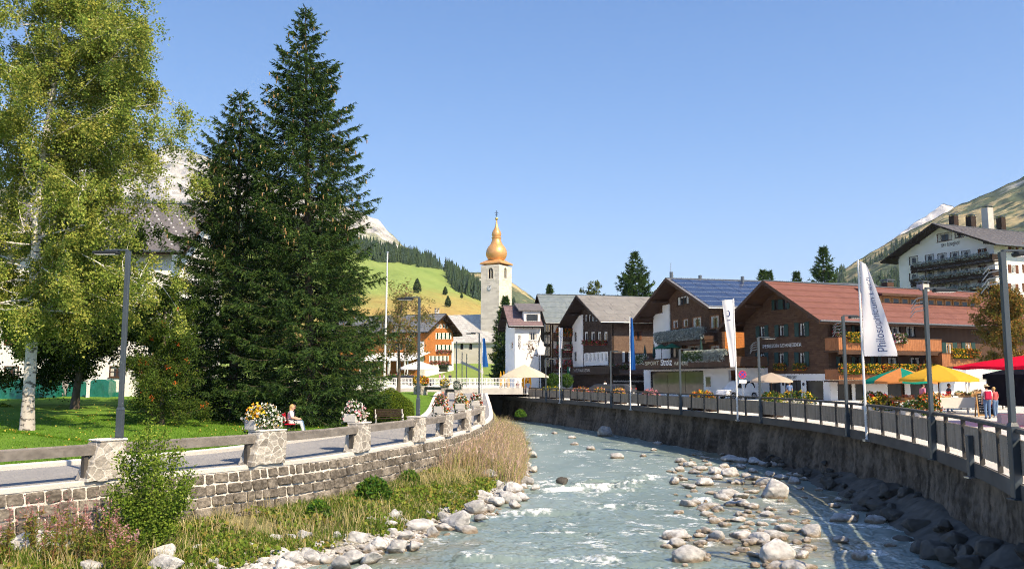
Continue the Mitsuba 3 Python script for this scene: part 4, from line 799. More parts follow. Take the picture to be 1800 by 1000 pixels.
for i in range(6): x = x0 + (x1 - x0) * (i + .5) / 6; MB().box(B, x - .08, x + .08, 7.0, 7.16, .7, zt - .45).build(tk, 'post', 'paint_white')
flower_row(Ho.k, B, x0, x1, 7.2, 2.4, PNK + WHT + YEL, h=.6, dens=14, size=.3, name='flower_trough')
q = Ho.S.o
for px in (754,): p = at(px + 14, 548, 178); chimney(Ho.k, p[0], p[1], 13.2, p[2] + .4, .8, 'concrete')

# --- church
ch = thing('church', 'stone church with grey nave roof, square tower and golden copper onion dome', 'church')
td = unit(V(.87, -.5, 0)); nd, na = unit(V(.94, -.35, 0)), unit(V(.35, .94, 0)); tq = at(877, 560, 200); tc = V(tq[0], tq[1], 0); wl = 5.0                                     # nearest tower corner
a0 = unit(V(.5, .87, 0)); TFr = Frame(tc, td, a0)                                    # right face along a0, left face along -td
TFl = Frame(tc - td * wl, td, -a0); TFR = Frame(tc, a0, td); wr = 6.0
H0, H1 = 3.0, at(877, 464.5, 200)[2]
def lancet(cx, z0, z1, w): n = 9; ang = np.linspace(0, math.pi, n); return [(cx - w, z0), (cx + w, z0)] + [(cx + w * math.cos(t), z1 - w + w * 1.2 * math.sin(t)) for t in ang]
tow = MB(); lw = TFl.px(862.5, 480); rw_ = TFR.px(888, 481); hw = .42
for F, W_, cx in ((TFl, wl, lw[0]), (TFR, wr, rw_[0])):
    zt, zb = F.px(862 if F is TFl else 888, 471)[1], F.px(862 if F is TFl else 888, 492)[1]
    tow.poly(F, sg.Polygon([(0, H0), (W_, H0), (W_, H1), (0, H1)]).difference(sg.Polygon(lancet(cx, zb + .3, zt, .75))), -.6, 0)
    k = MB().poly(F, sg.Polygon(lancet(cx, zb - .1, zt + .25, 1.0)).difference(sg.Polygon(lancet(cx, zb + .35, zt - .1, .66))), -.2, .06).build(ch, 'belfry_window', 'cream_plaster')
    MB().box(F, cx - .07, cx + .07, -.18, -.04, zb + .3, zt - .3).build(k, 'mullion', 'cream_plaster'); MB().box(F, cx - .7, cx + .7, -.5, -.4, zb + .3, zt).build(k, 'louvre', 'black')
B1 = Frame(tc - td * wl + a0 * wr, -a0, -td); tow.poly(B1, sg.box(0, H0, wr, H1), -.6, 0).poly(Frame(tc + a0 * wr, -td, a0), sg.box(0, H0, wl, H1), -.6, 0)
tow.build(ch, 'tower', 'tower_stone')
x, z = TFl.px(860.5, 506); kk = MB().lathe(Frame(TFl(x, .02, z), TFl.ex, (0, 0, 1), TFl.ey), [(0, .06), (.62, .06), (.62, 0), (0, 0)], 20).build(ch, 'clock', 'paint_white')
MB().box(TFl, x - .04, x + .04, .085, .12, z - .05, z + .5).box(TFl, x - .3, x + .04, .085, .118, z - .04, z + .04).build(kk, 'hand', 'black'); MB().lathe(Frame(TFl(x, .085, z), TFl.ex, (0, 0, 1), TFl.ey), [(.52, .015), (.6, .015), (.6, 0), (.52, 0)], 20).build(kk, 'ring', 'metal_grey')
cc = tc - td * wl / 2 + a0 * wr / 2; CF = Frame(cc, td); pxm = 200 / 1500 * 1.01; zc = lambda py: at(874, py, cc[1])[2]; rr = lambda w: w / 2 * cc[1] / 1500
e = .45; b = wl / 2
M = MB(); M.lathe(Frame(cc, unit(td + a0), None), [(wl * .82, zc(466)), (wl * .83, zc(465)), (wl * .80, zc(463)), (wl * .6, zc(460)), (wl * .42, zc(457))], 4)
kd = M.build(ch, 'dome_base', 'copper')
prof = [(27, 457.5), (30, 456), (34, 453), (37, 449), (37.6, 445), (36, 440), (31, 435), (25, 431.5), (20, 428), (17, 424), (15.4, 421.5), (15.8, 420), (17.2, 419), (17.2, 418), (14.5, 417.4), (15.2, 416), (16.6, 413), (16.4, 410), (14, 406.5), (10, 403.5), (6.5, 400), (4.5, 396), (3, 392), (2.2, 388), (.4, 386)]
MB().lathe(CF, [(rr(w), zc(y)) for w, y in prof], 24).build(ch, 'onion_dome', 'copper', smooth=50)
MB().lathe(CF, [(.0, zc(388)), (.28, zc(386.8)), (.38, zc(385)), (.28, zc(383)), (0, zc(381.6))], 12).build(ch, 'ball', 'gold', smooth=60)
MB().tube([V(cc[0], cc[1], zc(382)), V(cc[0], cc[1], zc(370))], .07, 5).box(CF, -.5, .5, -.05, .05, zc(374.2) - .06, zc(374.2) + .06).box(CF, -.28, .28, -.05, .05, zc(378) - .05, zc(378) + .05).build(ch, 'cross', 'black')
Nv = House.__new__(House); nl = at(795, 640, 203); nave_o = tc - td * wl
NF = Frame(nl * [1, 1, 0], nd, -na); ze, zr = NF.px(830, 601)[1], NF.px(830, 555, -6)[1]; x1 = NF.px(878, 600)[0]; zb = 2.5
hs = []
for px in (811.5, 827): x, _ = NF.px(px, 606); hs.append(sg.Polygon(lancet(x, NF.px(px, 614)[1], NF.px(px, 601.5)[1] - .3, .42)))
MB().poly(NF, sg.box(-8, zb, x1, ze).difference(shapely.union_all(hs)), -.5, 0).box(NF, -8, x1, -11, -10.5, zb, ze).build(ch, 'nave_wall', 'cream_plaster')
for h in hs: x = h.centroid.x; MB().poly(NF, h.buffer(-.02), -.4, -.36).build(ch, 'nave_window', 'glass_dark')
MB().box(NF, -8, x1, .0, .22, zb + 1.2, zb + 2.6).build(ch, 'plinth', 'concrete')
for y0, y1, n in ((.6, -5.5, 0), (-11.6, -5.5, 1)):
    MB().hexa(NF.map(np.array([[x, y, z] for x in (-8.6, x1 + .3) for y, zz in ((y0, ze - .3), (y1, zr)) for z in (zz, zz + .25)]))).build(ch, 'nave_roof', 'roof_shingle_grey')

# --- white hotel on the hill (right)
Be = House('hillside_hotel', 'large white hillside hotel with dark gable roof and three long flowered balconies', (85.6, 150), (.92, .39), 21, 30, 6, 25.3, 31.0, of=2.5, oe=2.2, cat='hotel')
Be.win('G', (1647, 409, 1673, 424), 'shutter_brown', nx=4); Be.win('G', (1678, 405.5, 1693, 418), 'shutter_brown', nx=2)
rows = [((1600, 452, 1744, 468), 444, 455), ((1600, 476, 1745, 499), 472, 486), ((1600, 500, 1746, 520), 500, 514)]
for py0, dy in ((444, 0), (473, 0), (499, 0)):
    for px in (1606, 1634, 1656, 1678, 1698, 1727):
        sl_ = (px - 1665) * -.11; Be.win('G', (px - 8, py0 + sl_, px + 8, py0 + 15 + sl_), 'wood_dark', 'shutter_brown' if px > 1700 else None, nx=2, sill=False)
for py in (428, 466, 499):
    for px in (1780, 1805): Be.win('S', (px - 8, py, px + 10, py + 14), 'paint_white', 'shutter_brown', nx=2)
Be.text('G', 'der berghof', (1654, 425, 1687, 434), 'letter_dark', .05)
Be.walls('white_plaster'); Be.roof('roof_dark', 'wood_dark', 'wood_dark', seams=7, ribs=24)
for i, py in enumerate((462, 488, 514)):
    x0, z0 = Be.G.px(1601, py + 8, 1.8); x1, z1 = Be.G.px(1745, py - 12, 1.8); zz = (Be.G.px(1673, py, 1.8)[1])
    balcony(Be.k, Be.G, (x0, x1, zz - .55, zz + .55), 1.8, 'wood_dark', rail='wood_dark', px=False, flowers=[(.05, .45, SILV), (.45, .72, SILV), (.74, .97, [WHT, WHT, WHT][i] if i else SILV)], h=.6, dens=24, size=.24, droop=.3, green=SILV)
for px, py, w in ((1676, 380, 1.2), (1706, 381, 1.3), (1735, 366, 1.5), (1759, 383, 1.2)):
    q = at(px, py, 166 + (px - 1670) * .05); chimney(Be.k, q[0], q[1], 27.5, q[2], w, 'wood_dark' if w < 1.4 else 'concrete', 'metal_grey')

# --- hotel behind the lawn trees (left)
lx0, lx1 = at(-60, 700, 66)[0], at(318, 700, 72)[0]
Le = House('lawn_hotel', 'white hotel behind the lawn trees with a tall grey-brown roof dotted with snow guards', (lx1 - 1, 84), (-.995, -.10), 17, 40, .2, 12.0, 17.6, of=1.2, oe=1.0, cat='hotel')
LB = Frame(Le.G.o, Le.d * 1, Le.g)
for px in (20, 140, 205, 262): Le.win('B', (px - 13, 643, px + 13, 663), 'wood_brown', None, nx=2, nz_=2)
for px in (20, 80, 140, 205, 262): Le.win('B', (px - 12, 585, px + 12, 606), 'wood_brown', 'shutter_brown', nx=2)
for px in (20, 80, 140, 205, 262): Le.win('B', (px - 12, 535, px + 12, 556), 'wood_brown', 'shutter_brown', nx=2)
Le.win('B', (62, 655, 80, 690), 'wood_brown', nx=2, glass='shutter_brown', sill=False)
Le.walls('white_plaster'); Le.roof('roof_brown', 'wood_brown', 'wood_brown', seams=0)
sl = unit(Le.G(0, 0, Le.zr - Le.m * Le.W / 2) - Le.G(Le.W / 2, 0, Le.zr)); nrm = unit(np.cross(Le.d, sl)); nrm = nrm if nrm[2] > 0 else -nrm
PF = Frame(Le.G(Le.W / 2, Le.of, Le.zr), Le.d, nrm, sl); SL = (Le.W / 2 + Le.oe) / math.cos(math.atan(Le.m)); m = MB()
for i in range(11):
    for j in range(46): x = .4 + j * .85 + (i % 2) * .42; m.box(PF, x - .06, x + .06, .0, .1, .5 + i * (SL - .8) / 11, .62 + i * (SL - .8) / 11)
m.build(Le.R_, 'snow_guards', 'paint_white', kind='stuff')
x0, zb = Le.B.px(100, 707); MB().box(Le.B, 0, Le.L, .0, 2.6, .0, .42).build(Le.k, 'terrace_step', 'concrete')
# ---------------------------------------------------------------- street lamps, flags, poles
def lamp(F, h, label, side=1, z0=0.0, thick=1.0, comb=True, low=.9, arm=1, group='slim grey street lamps along the river'):
    k = thing('street_lamp', label, 'street lamp', group); a, b = .085 * thick, .058 * thick
    MB().box(F, -a, a, -a, a, z0 + .02, z0 + low, .012).box(F, -a - .06, a + .06, -a - .06, a + .06, z0, z0 + .02).build(k, 'base', 'lamp_paint')
    MB().hexa(F.map(np.array([[x * (a if z == low else b), y * (a if z == low else b), z0 + z] for x in (-1, 1) for y in (-1, 1) for z in (low, low + .08)]))).box(F, -b, b, -b, b, z0 + low + .08, z0 + h, .01).build(k, 'pole', 'lamp_paint')
    if arm:
        MB().box(F, min(0, side * .62), max(0, side * .62), -.05, .05, z0 + h + .002, z0 + h + .05, .01).box(F, -b, b, -b, b, z0 + h - .1, z0 + h + .001).build(k, 'arm', 'lamp_paint')
        hd = MB().box(F, min(side * .25, side * .95), max(side * .25, side * .95), -.13, .13, z0 + h - .09, z0 + h + .0, .03).build(k, 'lamp_head', 'steel_dark'); MB().box(F, min(side * .32, side * .88), max(side * .32, side * .88), -.1, .1, z0 + h - .1, z0 + h - .091).build(hd, 'diffuser', 'paint_white')
    if comb:
        for i in range(4): z = z0 + h - .25 - i * .13; p = F(np.array([-side * b, -side * (.28 + .02 * i), -side * (.42 + .02 * i)]), np.zeros(3), np.array([z, z - .05, z - .22])); MB().tube(p, .014, 5).build(k, 'flag_hook', 'metal_grey')
    return k
def deck_frame(px, off=.10): u = R.u_at(px=px); p = R.pt(u, off); return Frame((p[0], p[1], -.32), (1, 0, 0)), p
F, p = deck_frame(1781, .12); lamp(F, 5.0, 'nearest tall lamp fixed outside the fence at the right edge', 1, low=1.45, thick=1.0)
F, p = deck_frame(1637, .12); lamp(F, 5.1, 'second lamp from the right outside the fence, before the yellow parasol', 1, low=1.2, thick=.95)
F, p = deck_frame(1488, .12); lamp(F, 5.0, 'third lamp from the right, left of the lettered white banner', 1)
F, p = deck_frame(1336, .12); lamp(F, 4.6, 'lamp in front of the brown inn lettering', 1)
F, p = deck_frame(1197, .12); lamp(F, 4.3, 'lamp in front of the lettered chalet terrace', 1, comb=False)
F, p = deck_frame(1075, .12); lamp(F, 4.6, 'dark thin lamp in front of the tourist office shop front', 1, comb=False)
F, p = deck_frame(961, .12); lamp(F, 4.4, 'lamp before the cream terrace parasol', 1, comb=False)
F, p = deck_frame(988.5, .12); lamp(F, 5.2, 'thin lamp directly right of the small white banner', 1, comb=False)
u = L.u_at(px=222); q = L.pt(u, .1); lamp(Frame((q[0], q[1], zp_(u) + 1.05), (1, 0, 0)), 5.05, 'tall lamp on the pillar behind the leafy sapling, left bank', -1, comb=False, low=.75, thick=1.0)
u = L.u_at(px=740.5); q = L.pt(u, .1); lamp(Frame((q[0], q[1], zp_(u) + 1.05), (1, 0, 0)), 5.0, 'lamp on the pillar in front of the clipped bush, left bank', -1, comb=False, low=.7, thick=.95)
q = at(842, 700, 62); lamp(Frame((q[0], q[1], float(zpath(62))), (1, 0, 0)), 5.8, 'lamp beside the small blue banner near the bridge', -1, comb=False)
for px, Y, pt, lab in ((802, 84, 560, 'thin pole on the bridge below the church lawn'), (812, 97, 619, 'short lamp post behind the bridge, in front of the church lawn'), (820, 98, 622, 'pale lamp post behind the bridge, beside the church stairs')):
    q = at(px, 690, Y); t_ = at(px, max(pt, 600), Y); k = thing('lamp_post', lab, 'post'); MB().tube([(q[0], Y, 1.0), (q[0], Y, t_[2])], .06, 6).put(k, 'lamp_paint')
def stub(px):
    F, p = deck_frame(px, .12); k = thing('fence_bracket', 'short square steel post clamped outside the fence, left of the nearest lamp', 'post'); MB().box(F, -.07, .07, -.07, .07, -.05, .98, .012).put(k + '__post', 'lamp_paint'); MB().box(F, -.13, .13, -.12, .12, -.09, -.051).put(k + '__foot', 'metal_light')
stub(1702)
def banner(px, Y, py0, py1, w, label, col, pole, letters=None, z0=0, lean=.0, seed=0, side=1, shape='fall', group=None, mark=False, base=None, ztop=None, twist=.6):
    k = thing('banner', label, 'flag', group); q = at(px, 700, Y); zt = at(px, py0, Y)[2]; zb = at(px, py1, Y)[2]; r = rng_(seed); b = base if base is not None else V(q[0], Y, z0); b = V(b[0], b[1], b[2])
    h = zt - b[2]; f = lambda z: V(b[0] + lean * (z - b[2]), b[1], z)
    MB().tube([f(b[2]), f(b[2] + h * .5), f(zt + .05)], [.055, .05, .04], 8).put(k + '__pole', pole); MB().box(Frame(b), -.12, .12, -.12, .12, -.03, .05).put(k + '__foot', 'metal_light')
    ph = r.uniform(0, 6); H = zt - zb
    def surf(s, t):        # s across 0..1, t down 0..1
        s, t = np.asarray(s, float), np.asarray(t, float); z = zt - t * H; x0 = b[0] + lean * (z - b[2]); ww = w * (shape(t) if callable(shape) else 1)
        fold = .10 * w * np.sin(s * 5.5 + t * 4 + ph) * s ** .6 + .05 * w * np.sin(t * 9 + ph)
        x = x0 + side * (.05 + s * ww * math.cos(twist)) + fold * .5; y = b[1] - .04 - s * ww * math.sin(twist) * .8 + fold; return np.stack([x, y, z - .10 * w * s * (1 - t)], -1)
    S_, T_ = np.meshgrid(np.linspace(0, 1, 15), np.linspace(0, 1, 70), indexing='ij'); G = surf(S_, T_); n = G.shape
    v, fc = grid(G); cl = numbered(k + '__cloth'); put(cl, (v, fc), col, smooth=True)
    def mapped(t, s0, s1, t0, t1, m, turn=True):
        v = np.array(t.vertices); fcs = np.array(t.faces); mm = trimesh.Trimesh(v, fcs, process=False); e = v.max(0) - v.min(0); mm = mm.subdivide_to_size(max(e) / 40, max_iter=12); v = np.array(mm.vertices); lo, hi = v.min(0), v.max(0); a = (v[:, 0] - lo[0]) / (hi[0] - lo[0]); c = (v[:, 1] - lo[1]) / (hi[1] - lo[1])
        s, tt = (s0 + (s1 - s0) * (1 - c), t1 + (t0 - t1) * a) if turn else (s0 + (s1 - s0) * a, t1 + (t0 - t1) * c)
        P = surf(s, tt); N = np.cross(surf(s + .02, tt) - P, surf(s, tt + .01) - P); N /= np.linalg.norm(N, axis=1, keepdims=True); N *= np.where((N * (EYE - P)).sum(1) > 0, 1, -1)[:, None]
        part(cl, 'lettering' if turn else 'emblem', (P + N * .006, np.array(mm.faces)), m)
    if letters: mapped(meshkit.text_mesh(letters, 1.0, depth=.002), .42, .8, .16, .95, 'navy')
    if mark:
        ring = sg.Point(0, 0).buffer(1, 24).difference(sg.Point(.25, .1).buffer(.75, 24)); mapped(trimesh.creation.extrude_polygon(ring, .01, engine='earcut'), .3, .75, .16, .26, mark, False)
        mapped(trimesh.creation.extrude_polygon(sg.box(0, 0, 4, .5), .01, engine='earcut'), .3, .7, .30, .315, mark, False)
    return k
def cloth(n, c): scene[n] = {'type': 'principledthin', 'base_color': rgb(*c), 'roughness': .6, 'diff_trans': .7, 'spec_trans': 0., 'eta': 1.3}
cloth('cloth_white', (.80, .80, .83)); cloth('cloth_blue', (.035, .16, .50)); cloth('cloth_navy', (.03, .06, .28)); mat('navy', (.04, .06, .16), .7)
def base_(px): F, p = deck_frame(px, .12); return V(p[0], p[1], -.32)
b = base_(1521); banner(1518, b[1], 459, 626, 1.22, 'big white banner lettered in dark blue on a tall pole outside the fence', 'cloth_white', 'pole_white', 'Philosophicum Lech', lean=-.006, seed=1, base=b, shape=lambda t: .18 + .82 * np.clip(t * 1.05, 0, 1) ** .85, twist=.35)
b = base_(1296); banner(1296, b[1], 526, 645, .8, 'white banner with dark round emblem, left of the no-parking sign', 'cloth_white', 'pole_white', lean=-.008, seed=2, base=b, side=-1, shape=lambda t: np.clip(.95 - .6 * t, .3, 1), mark='navy', twist=.35)
b = base_(1109); banner(1110, b[1], 558, 650, .50, 'slim blue banner in front of the chalet', 'cloth_blue', 'pole_white', lean=.004, seed=3, base=b, twist=.9, shape=lambda t: .45 + .55 * t)
b = base_(985); banner(984, b[1], 576, 646, .52, 'small white banner with coloured dots in front of the balcony house', 'cloth_white', 'pole_white', lean=.0, seed=4, base=b, twist=.9, shape=lambda t: 1 - .75 * t, mark='shutter_green')
q = at(842, 690, 62.6); banner(845, 62.6, 594, 645, .42, 'small blue banner hanging from the bridge lamp', 'cloth_blue', 'pole_white', seed=5, base=V(q[0] + .2, 62.6, float(zpath(62))), twist=.3, shape=lambda t: .5 + .5 * t, side=1)
q = at(675, 690, 65); k = thing('flagpole', 'bare white flagpole rising beside the spruces, left of the orange hotel', 'pole'); zt = at(677, 445, 65)[2]; MB().tube([V(q[0], 65, .3), V(q[0] + .05, 65, zt * .5), V(q[0] + .1, 65, zt)], [.085, .075, .05], 8).put(k + '__mast', 'pole_white'); MB().lathe(Frame((q[0] + .1, 65, zt)), [(0, 0), (.09, .03), (.09, .1), (0, .14)], 8).put(k + '__finial', 'metal_light')
# no-parking sign
q = at(1306, 700, 58); k = thing('parking_sign', 'round red and blue no-parking sign with a white plate below', 'sign'); MB().tube([V(q[0], 58, 0), V(q[0], 58, at(0, 652, 58)[2])], .035, 6).put(k + '__pole', 'metal_light'); z = at(0, 658, 58)[2]; F = Frame((q[0], 57.94, z), (1, 0, 0), (0, 0, 1), (0, -1, 0))
F = Frame((q[0], 57.95, z), (1, 0, 0), (0, 0, 1), (0, -1, 0)); mat('sign_red', (.55, .02, .04), .4); mat('sign_blue', (.03, .07, .4), .4)
disc = lambda r0, y0, y1, m, n: MB().lathe(F, [(0, y0), (r0, y0), (r0, y1), (0, y1)], 24).put(k + '__' + n, m)
disc(.27, -.01, .012, 'sign_red', 'ring'); disc(.21, .0125, .018, 'sign_blue', 'face'); c = math.sqrt(.5)
FF = Frame((q[0], 57.95 - .02, z), (c, 0, -c), (0, -1, 0), (c, 0, c)); MB().box(FF, -.2, .2, 0, .004, -.035, .035).box(FF, -.035, .035, .0045, .006, -.2, .2).put(k + '__cross', 'sign_red'); MB().box(Frame((q[0], 57.93, z - .47)), -.25, .25, 0, .02, -.12, .12).put(k + '__plate', 'letter_white')
# ---------------------------------------------------------------- parasols, stalls, market
def parasol(pos, R_, h, label, cols, n=8, ribs=True, drop=.28, group=None, closed=False, pole='wood_brown', name='parasol', pitch=.38, rot=0):
    k = thing(name, label, 'parasol', group); F = yaw(pos[0], pos[1], pos[2], rot)
    MB().tube(F(np.zeros(2), np.zeros(2), np.array([0, h - .05])), .035, 8).put(k + '__pole', pole); MB().lathe(F, [(0, 0), (.3, 0), (.3, .08), (.06, .12)], 12).put(k + '__foot', 'concrete_dark')
    if closed: MB().lathe(F, [(.04, h * .28), (.17, h * .36), (.2, h * .5), (.12, h * .8), (.03, h)], 10).put(k + '__canopy', cols[0], smooth=40); return k
    g = np.arange(n + 1) * 2 * math.pi / n; zc = h; ze = h - R_ * pitch
    for i in range(n):
        T0, T1 = g[i], g[i + 1]; rows = []
        for s in np.linspace(0, 1, 6):
            a = np.array([V(math.cos(t), math.sin(t), 0) for t in (T0, (T0 + T1) / 2, T1)]); rr = R_ * s; z = zc - (zc - ze) * s ** 1.0 * (1 - .10 * math.sin(math.pi * s)); row = a * rr * np.array([1, .965, 1])[:, None]; row[:, 2] = [z, z - .05 * s, z]; rows.append(row)
        rows.append(rows[-1] - V(0, 0, drop * .5)); G = np.array(rows); v, f = grid(G); put(numbered(k + '__panel'), (F.map(v), f), cols[i % len(cols)], smooth=True)
    m = MB()
    for t in g[:-1]: m.tube(F.map(np.array([V(0, 0, h - .08), V(math.cos(t) * R_ * .97, math.sin(t) * R_ * .97, ze - .03)])), .012, 4)
    m.put(k + '__ribs', 'wood_dark', kind='stuff'); return k
for n, c in (('canvas_cream', (.72, .66, .52)), ('canvas_beige', (.55, .46, .37)), ('canvas_yellow', (.80, .48, .06)), ('canvas_orange', (.75, .30, .10)), ('canvas_green', (.02, .30, .22)), ('canvas_red', (.72, .015, .05)), ('canvas_white', (.8, .8, .78)), ('canvas_black', (.02, .02, .03)), ('canvas_pale', (.45, .55, .5))): cloth(n, c)
def onp(px, py, Y, z=None): q = at(px, py, Y); return V(q[0], Y, 0 if z is None else z)
parasol(onp(1357, 700, 70), 1.75, 2.55, 'beige parasol in front of the brown inn shop', ['canvas_beige'], rot=10)
parasol(onp(1586, 705, 54), 2.2, 2.75, 'orange and green striped market parasol', ['canvas_orange', 'canvas_green'], rot=22)
parasol(onp(1652, 715, 48), 2.1, 2.85, 'golden yellow market parasol in front of the second lamp', ['canvas_yellow'], rot=0)
parasol(onp(1822, 720, 38), 3.2, 3.15, 'large red market parasol at the right edge', ['canvas_red'], rot=12, pitch=.17, drop=.16)
parasol(onp(922, 690, 96), 2.9, 3.6, 'large cream parasol in front of the white sports house', ['canvas_cream'], n=4, rot=30, pole='paint_white', pitch=.45)
for i, (px, Y, lab) in enumerate([(880, 99, 'folded yellow parasol, leftmost of the six'), (885.5, 99, 'folded yellow parasol, second from the left'), (893, 100, 'folded yellow parasol, third from the left'), (919, 98, 'folded yellow parasol, fourth from the left, under the cream one'), (925.5, 98, 'folded yellow parasol, fifth from the left, under the cream one'), (931, 98, 'folded yellow parasol, rightmost of the six')]): parasol(onp(px, 670, Y), .3, 2.9, lab, ['canvas_yellow'], closed=True, group='folded yellow parasols on the terrace', pole='paint_white')
for i, px in enumerate((685, 699, 712)): parasol(V(at(px, 620, 158)[0], 158, 1.2), .3, 6.4, ['folded white parasol before the orange hotel, left of three', 'folded white parasol before the orange hotel, middle of three', 'folded white parasol before the orange hotel, right of three'][i], ['canvas_white'], closed=True, group='folded white parasols before the orange hotel', pole='paint_white')
parasol(V(at(736, 650, 140)[0], 140, 1.1), 3.4, 3.8, 'flat white parasol before the orange hotel', ['canvas_white'], pole='paint_white')
def tent(pos, w, d, h, label, roof, ang, name='market_stall', skirt=None, pitch=.8, walls=None):
    k = thing(name, label, 'stall'); F = yaw(pos[0], pos[1], 0, ang)
    for x in (-w / 2, w / 2):
        for y in (-d / 2, d / 2): MB().box(F, x - .04, x + .04, y - .04, y + .04, 0, h).build(k, 'post', 'paint_white')
    a = w / 2 + .15; b = d / 2 + .15; v = F.map(np.array([[-a, -b, h], [a, -b, h], [a, b, h], [-a, b, h], [0, 0, h + pitch], [-a, -b, h - .28], [a, -b, h - .28], [a, b, h - .28], [-a, b, h - .28]], float)); put(k + '__roof', (v, np.array([[0, 1, 4], [1, 2, 4], [2, 3, 4], [3, 0, 4], [0, 5, 6], [0, 6, 1], [1, 6, 7], [1, 7, 2], [2, 7, 8], [2, 8, 3], [3, 8, 5], [3, 5, 0]])), roof)
    if walls: MB().box(F, -w / 2, w / 2, -d / 2 - .03, -d / 2, .55, h - .02).box(F, -w / 2 - .03, -w / 2, -d / 2, d / 2, .55, h - .02).build(k, 'side_cloth', walls)
    return k, F
def table(pos, w, d, h, label, top, ang, drop=.5):
    k = thing('market_table', label, 'table'); F = yaw(pos[0], pos[1], 0, ang); MB().box(F, -w / 2, w / 2, -d / 2, d / 2, h - .05, h, .01).put(k + '__top', 'wood_honey')
    MB().box(F, -w / 2 - .02, w / 2 + .02, -d / 2 - .03, -d / 2 - .01, h - drop, h + .01).box(F, -w / 2 - .02, w / 2 + .02, -d / 2 - .009, d / 2, h + .002, h + .012).put(k + '__cloth', top)
    for x in (-w / 2 + .1, w / 2 - .1):
        for y in (-d / 2 + .1, d / 2 - .1): MB().box(F, x - .03, x + .03, y - .03, y + .03, 0, h - .051).build(k, 'leg', 'wood_dark')
    return k, F
tent(onp(1702, 690, 53), 3.0, 3.0, 2.15, 'white market tent behind the laden white table', 'canvas_white', 15)
tent(onp(1730, 690, 60), 4.6, 3.0, 2.35, 'pale green striped market stall behind the couple', 'canvas_pale', 10, pitch=.5)
tent(onp(1828, 700, 48.5), 4.0, 3.2, 2.3, 'black walled market tent right of the couple', 'canvas_black', 8, walls='canvas_black', pitch=.7)
k, F = table(onp(1684, 700, 51), 3.4, 1.0, .95, 'long market table with white cloth and goods behind the chalkboard', 'canvas_white', 8, drop=.6); goods = rng_(13)
def clutter(F, w, d, z, n, label, cols, s=.16):
    for i in range(n):
        x, y = goods.uniform(-w / 2, w / 2), goods.uniform(-d / 2, d / 2); h = goods.uniform(.4, 1.3) * s * 1.5; kk = thing('goods_crate', label, 'crate', label); a = s * goods.uniform(.7, 1.4); G = yaw(*F(x, y, z), goods.uniform(-20, 40)); c = cols[goods.integers(len(cols))]
        MB().box(G, -a, a, -a * .7, a * .7, 0, h * .7, .015).put(kk + '__box', 'wood_honey'); M = MB(); M.add(*leaf_cloud(goods, G(goods.uniform(-a, a, 26), goods.uniform(-a * .7, a * .7, 26), h * .7 + goods.uniform(0, .12, 26)), .12, .9, colors=[c])); M.put(kk + '__wares', 'vcol', kind='stuff')
clutter(F, 3.2, .8, .962, 11, 'small wooden crate of colourful wares on the long white market table', [(.5, .2, .05), (.2, .3, .05), (.5, .05, .06), (.6, .5, .3), (.12, .06, .03)])
k, F = table(onp(1600, 700, 50), 2.6, 1.1, .8, 'market table with orange cloth beneath the striped parasol', 'canvas_orange', 20, drop=.5); clutter(F, 2.4, .9, .812, 8, 'small wooden crate of goods on the orange market table', [(.6, .5, .45), (.5, .1, .05), (.3, .1, .05)])
k, F = table(onp(1725, 690, 58), 4.0, 1.0, .95, 'dark market table under the pale green stall', 'canvas_black', 10, drop=.6); clutter(F, 3.8, .8, .962, 10, 'small wooden crate of wares under the pale green stall', [(.3, .2, .05), (.15, .2, .05), (.4, .3, .2)], .2)
for i, (px, py) in enumerate(((1540, 700), (1565, 700))):
    q = onp(px, py, 60); k = thing('deck_chair', ['folded red striped deck chair below the striped parasol, left one', 'folded red striped deck chair below the striped parasol, right one'][i], 'chair'); F = yaw(q[0], q[1], 0, 30 + 20 * i)
    for s in (-1, 1): MB().tube(F(np.array([s * .3, s * .3]), np.array([-.5, .5]), np.array([.02, 1.1])), .025, 5).build(k, 'rail', 'wood_brown'); MB().tube(F(np.array([s * .33, s * .33]), np.array([.35, -.35]), np.array([.02, .7])), .025, 5).build(k, 'leg', 'wood_brown')
    MB().box(Frame(F(0, 0, .56), F.ex, unit(F(0, .5, 1.1) - F(0, -.5, .02))), -.28, .28, -.55, .6, -.03, -.02).put(k + '__seat_cloth', 'canvas_red')
# chalkboard easel
q = atz(1722, 733, 0); k = thing('chalkboard', 'folding chalkboard sign standing left of the couple', 'sign'); F = yaw(q[0], q[1], 0, -14); tl = math.radians(12)
A = Frame(F(.35, -.02, 0), F.ex, unit(F.ey * math.cos(tl) * -1 + V(0, 0, 1) * -math.sin(tl) * -1), unit(F.ey * math.sin(tl) + V(0, 0, math.cos(tl))))
MB().box(A, -.36, .36, -.012, .0, .15, 1.28).put(k + '__board', 'black'); MB().box(A, -.42, -.36, -.02, .02, 0, 1.34).box(A, .36, .42, -.02, .02, 0, 1.34).box(A, -.359, .359, -.02, .02, 1.28, 1.34).box(A, -.359, .359, -.02, .02, .09, .15).put(k + '__frame', 'wood_honey')
B_ = Frame(F(.35, .7, 0), F.ex, None, unit(-F.ey * math.sin(tl * 2) + V(0, 0, math.cos(tl * 2)))); MB().box(B_, -.42, -.36, -.02, .02, 0, 1.4).box(B_, .36, .42, -.02, .02, 0, 1.4).put(k + '__back_legs', 'wood_honey')
m = MB(); r = rng_(14)
for i in range(7):
    x = -.3
    while x < .22: l = r.uniform(.03, .1); m.box(A, x, min(x + l, .3), .002, .004, 1.16 - i * .14, 1.185 - i * .14); x += l + r.uniform(.02, .05)
m.put(k + '__chalk_lines', 'letter_white', kind='stuff')
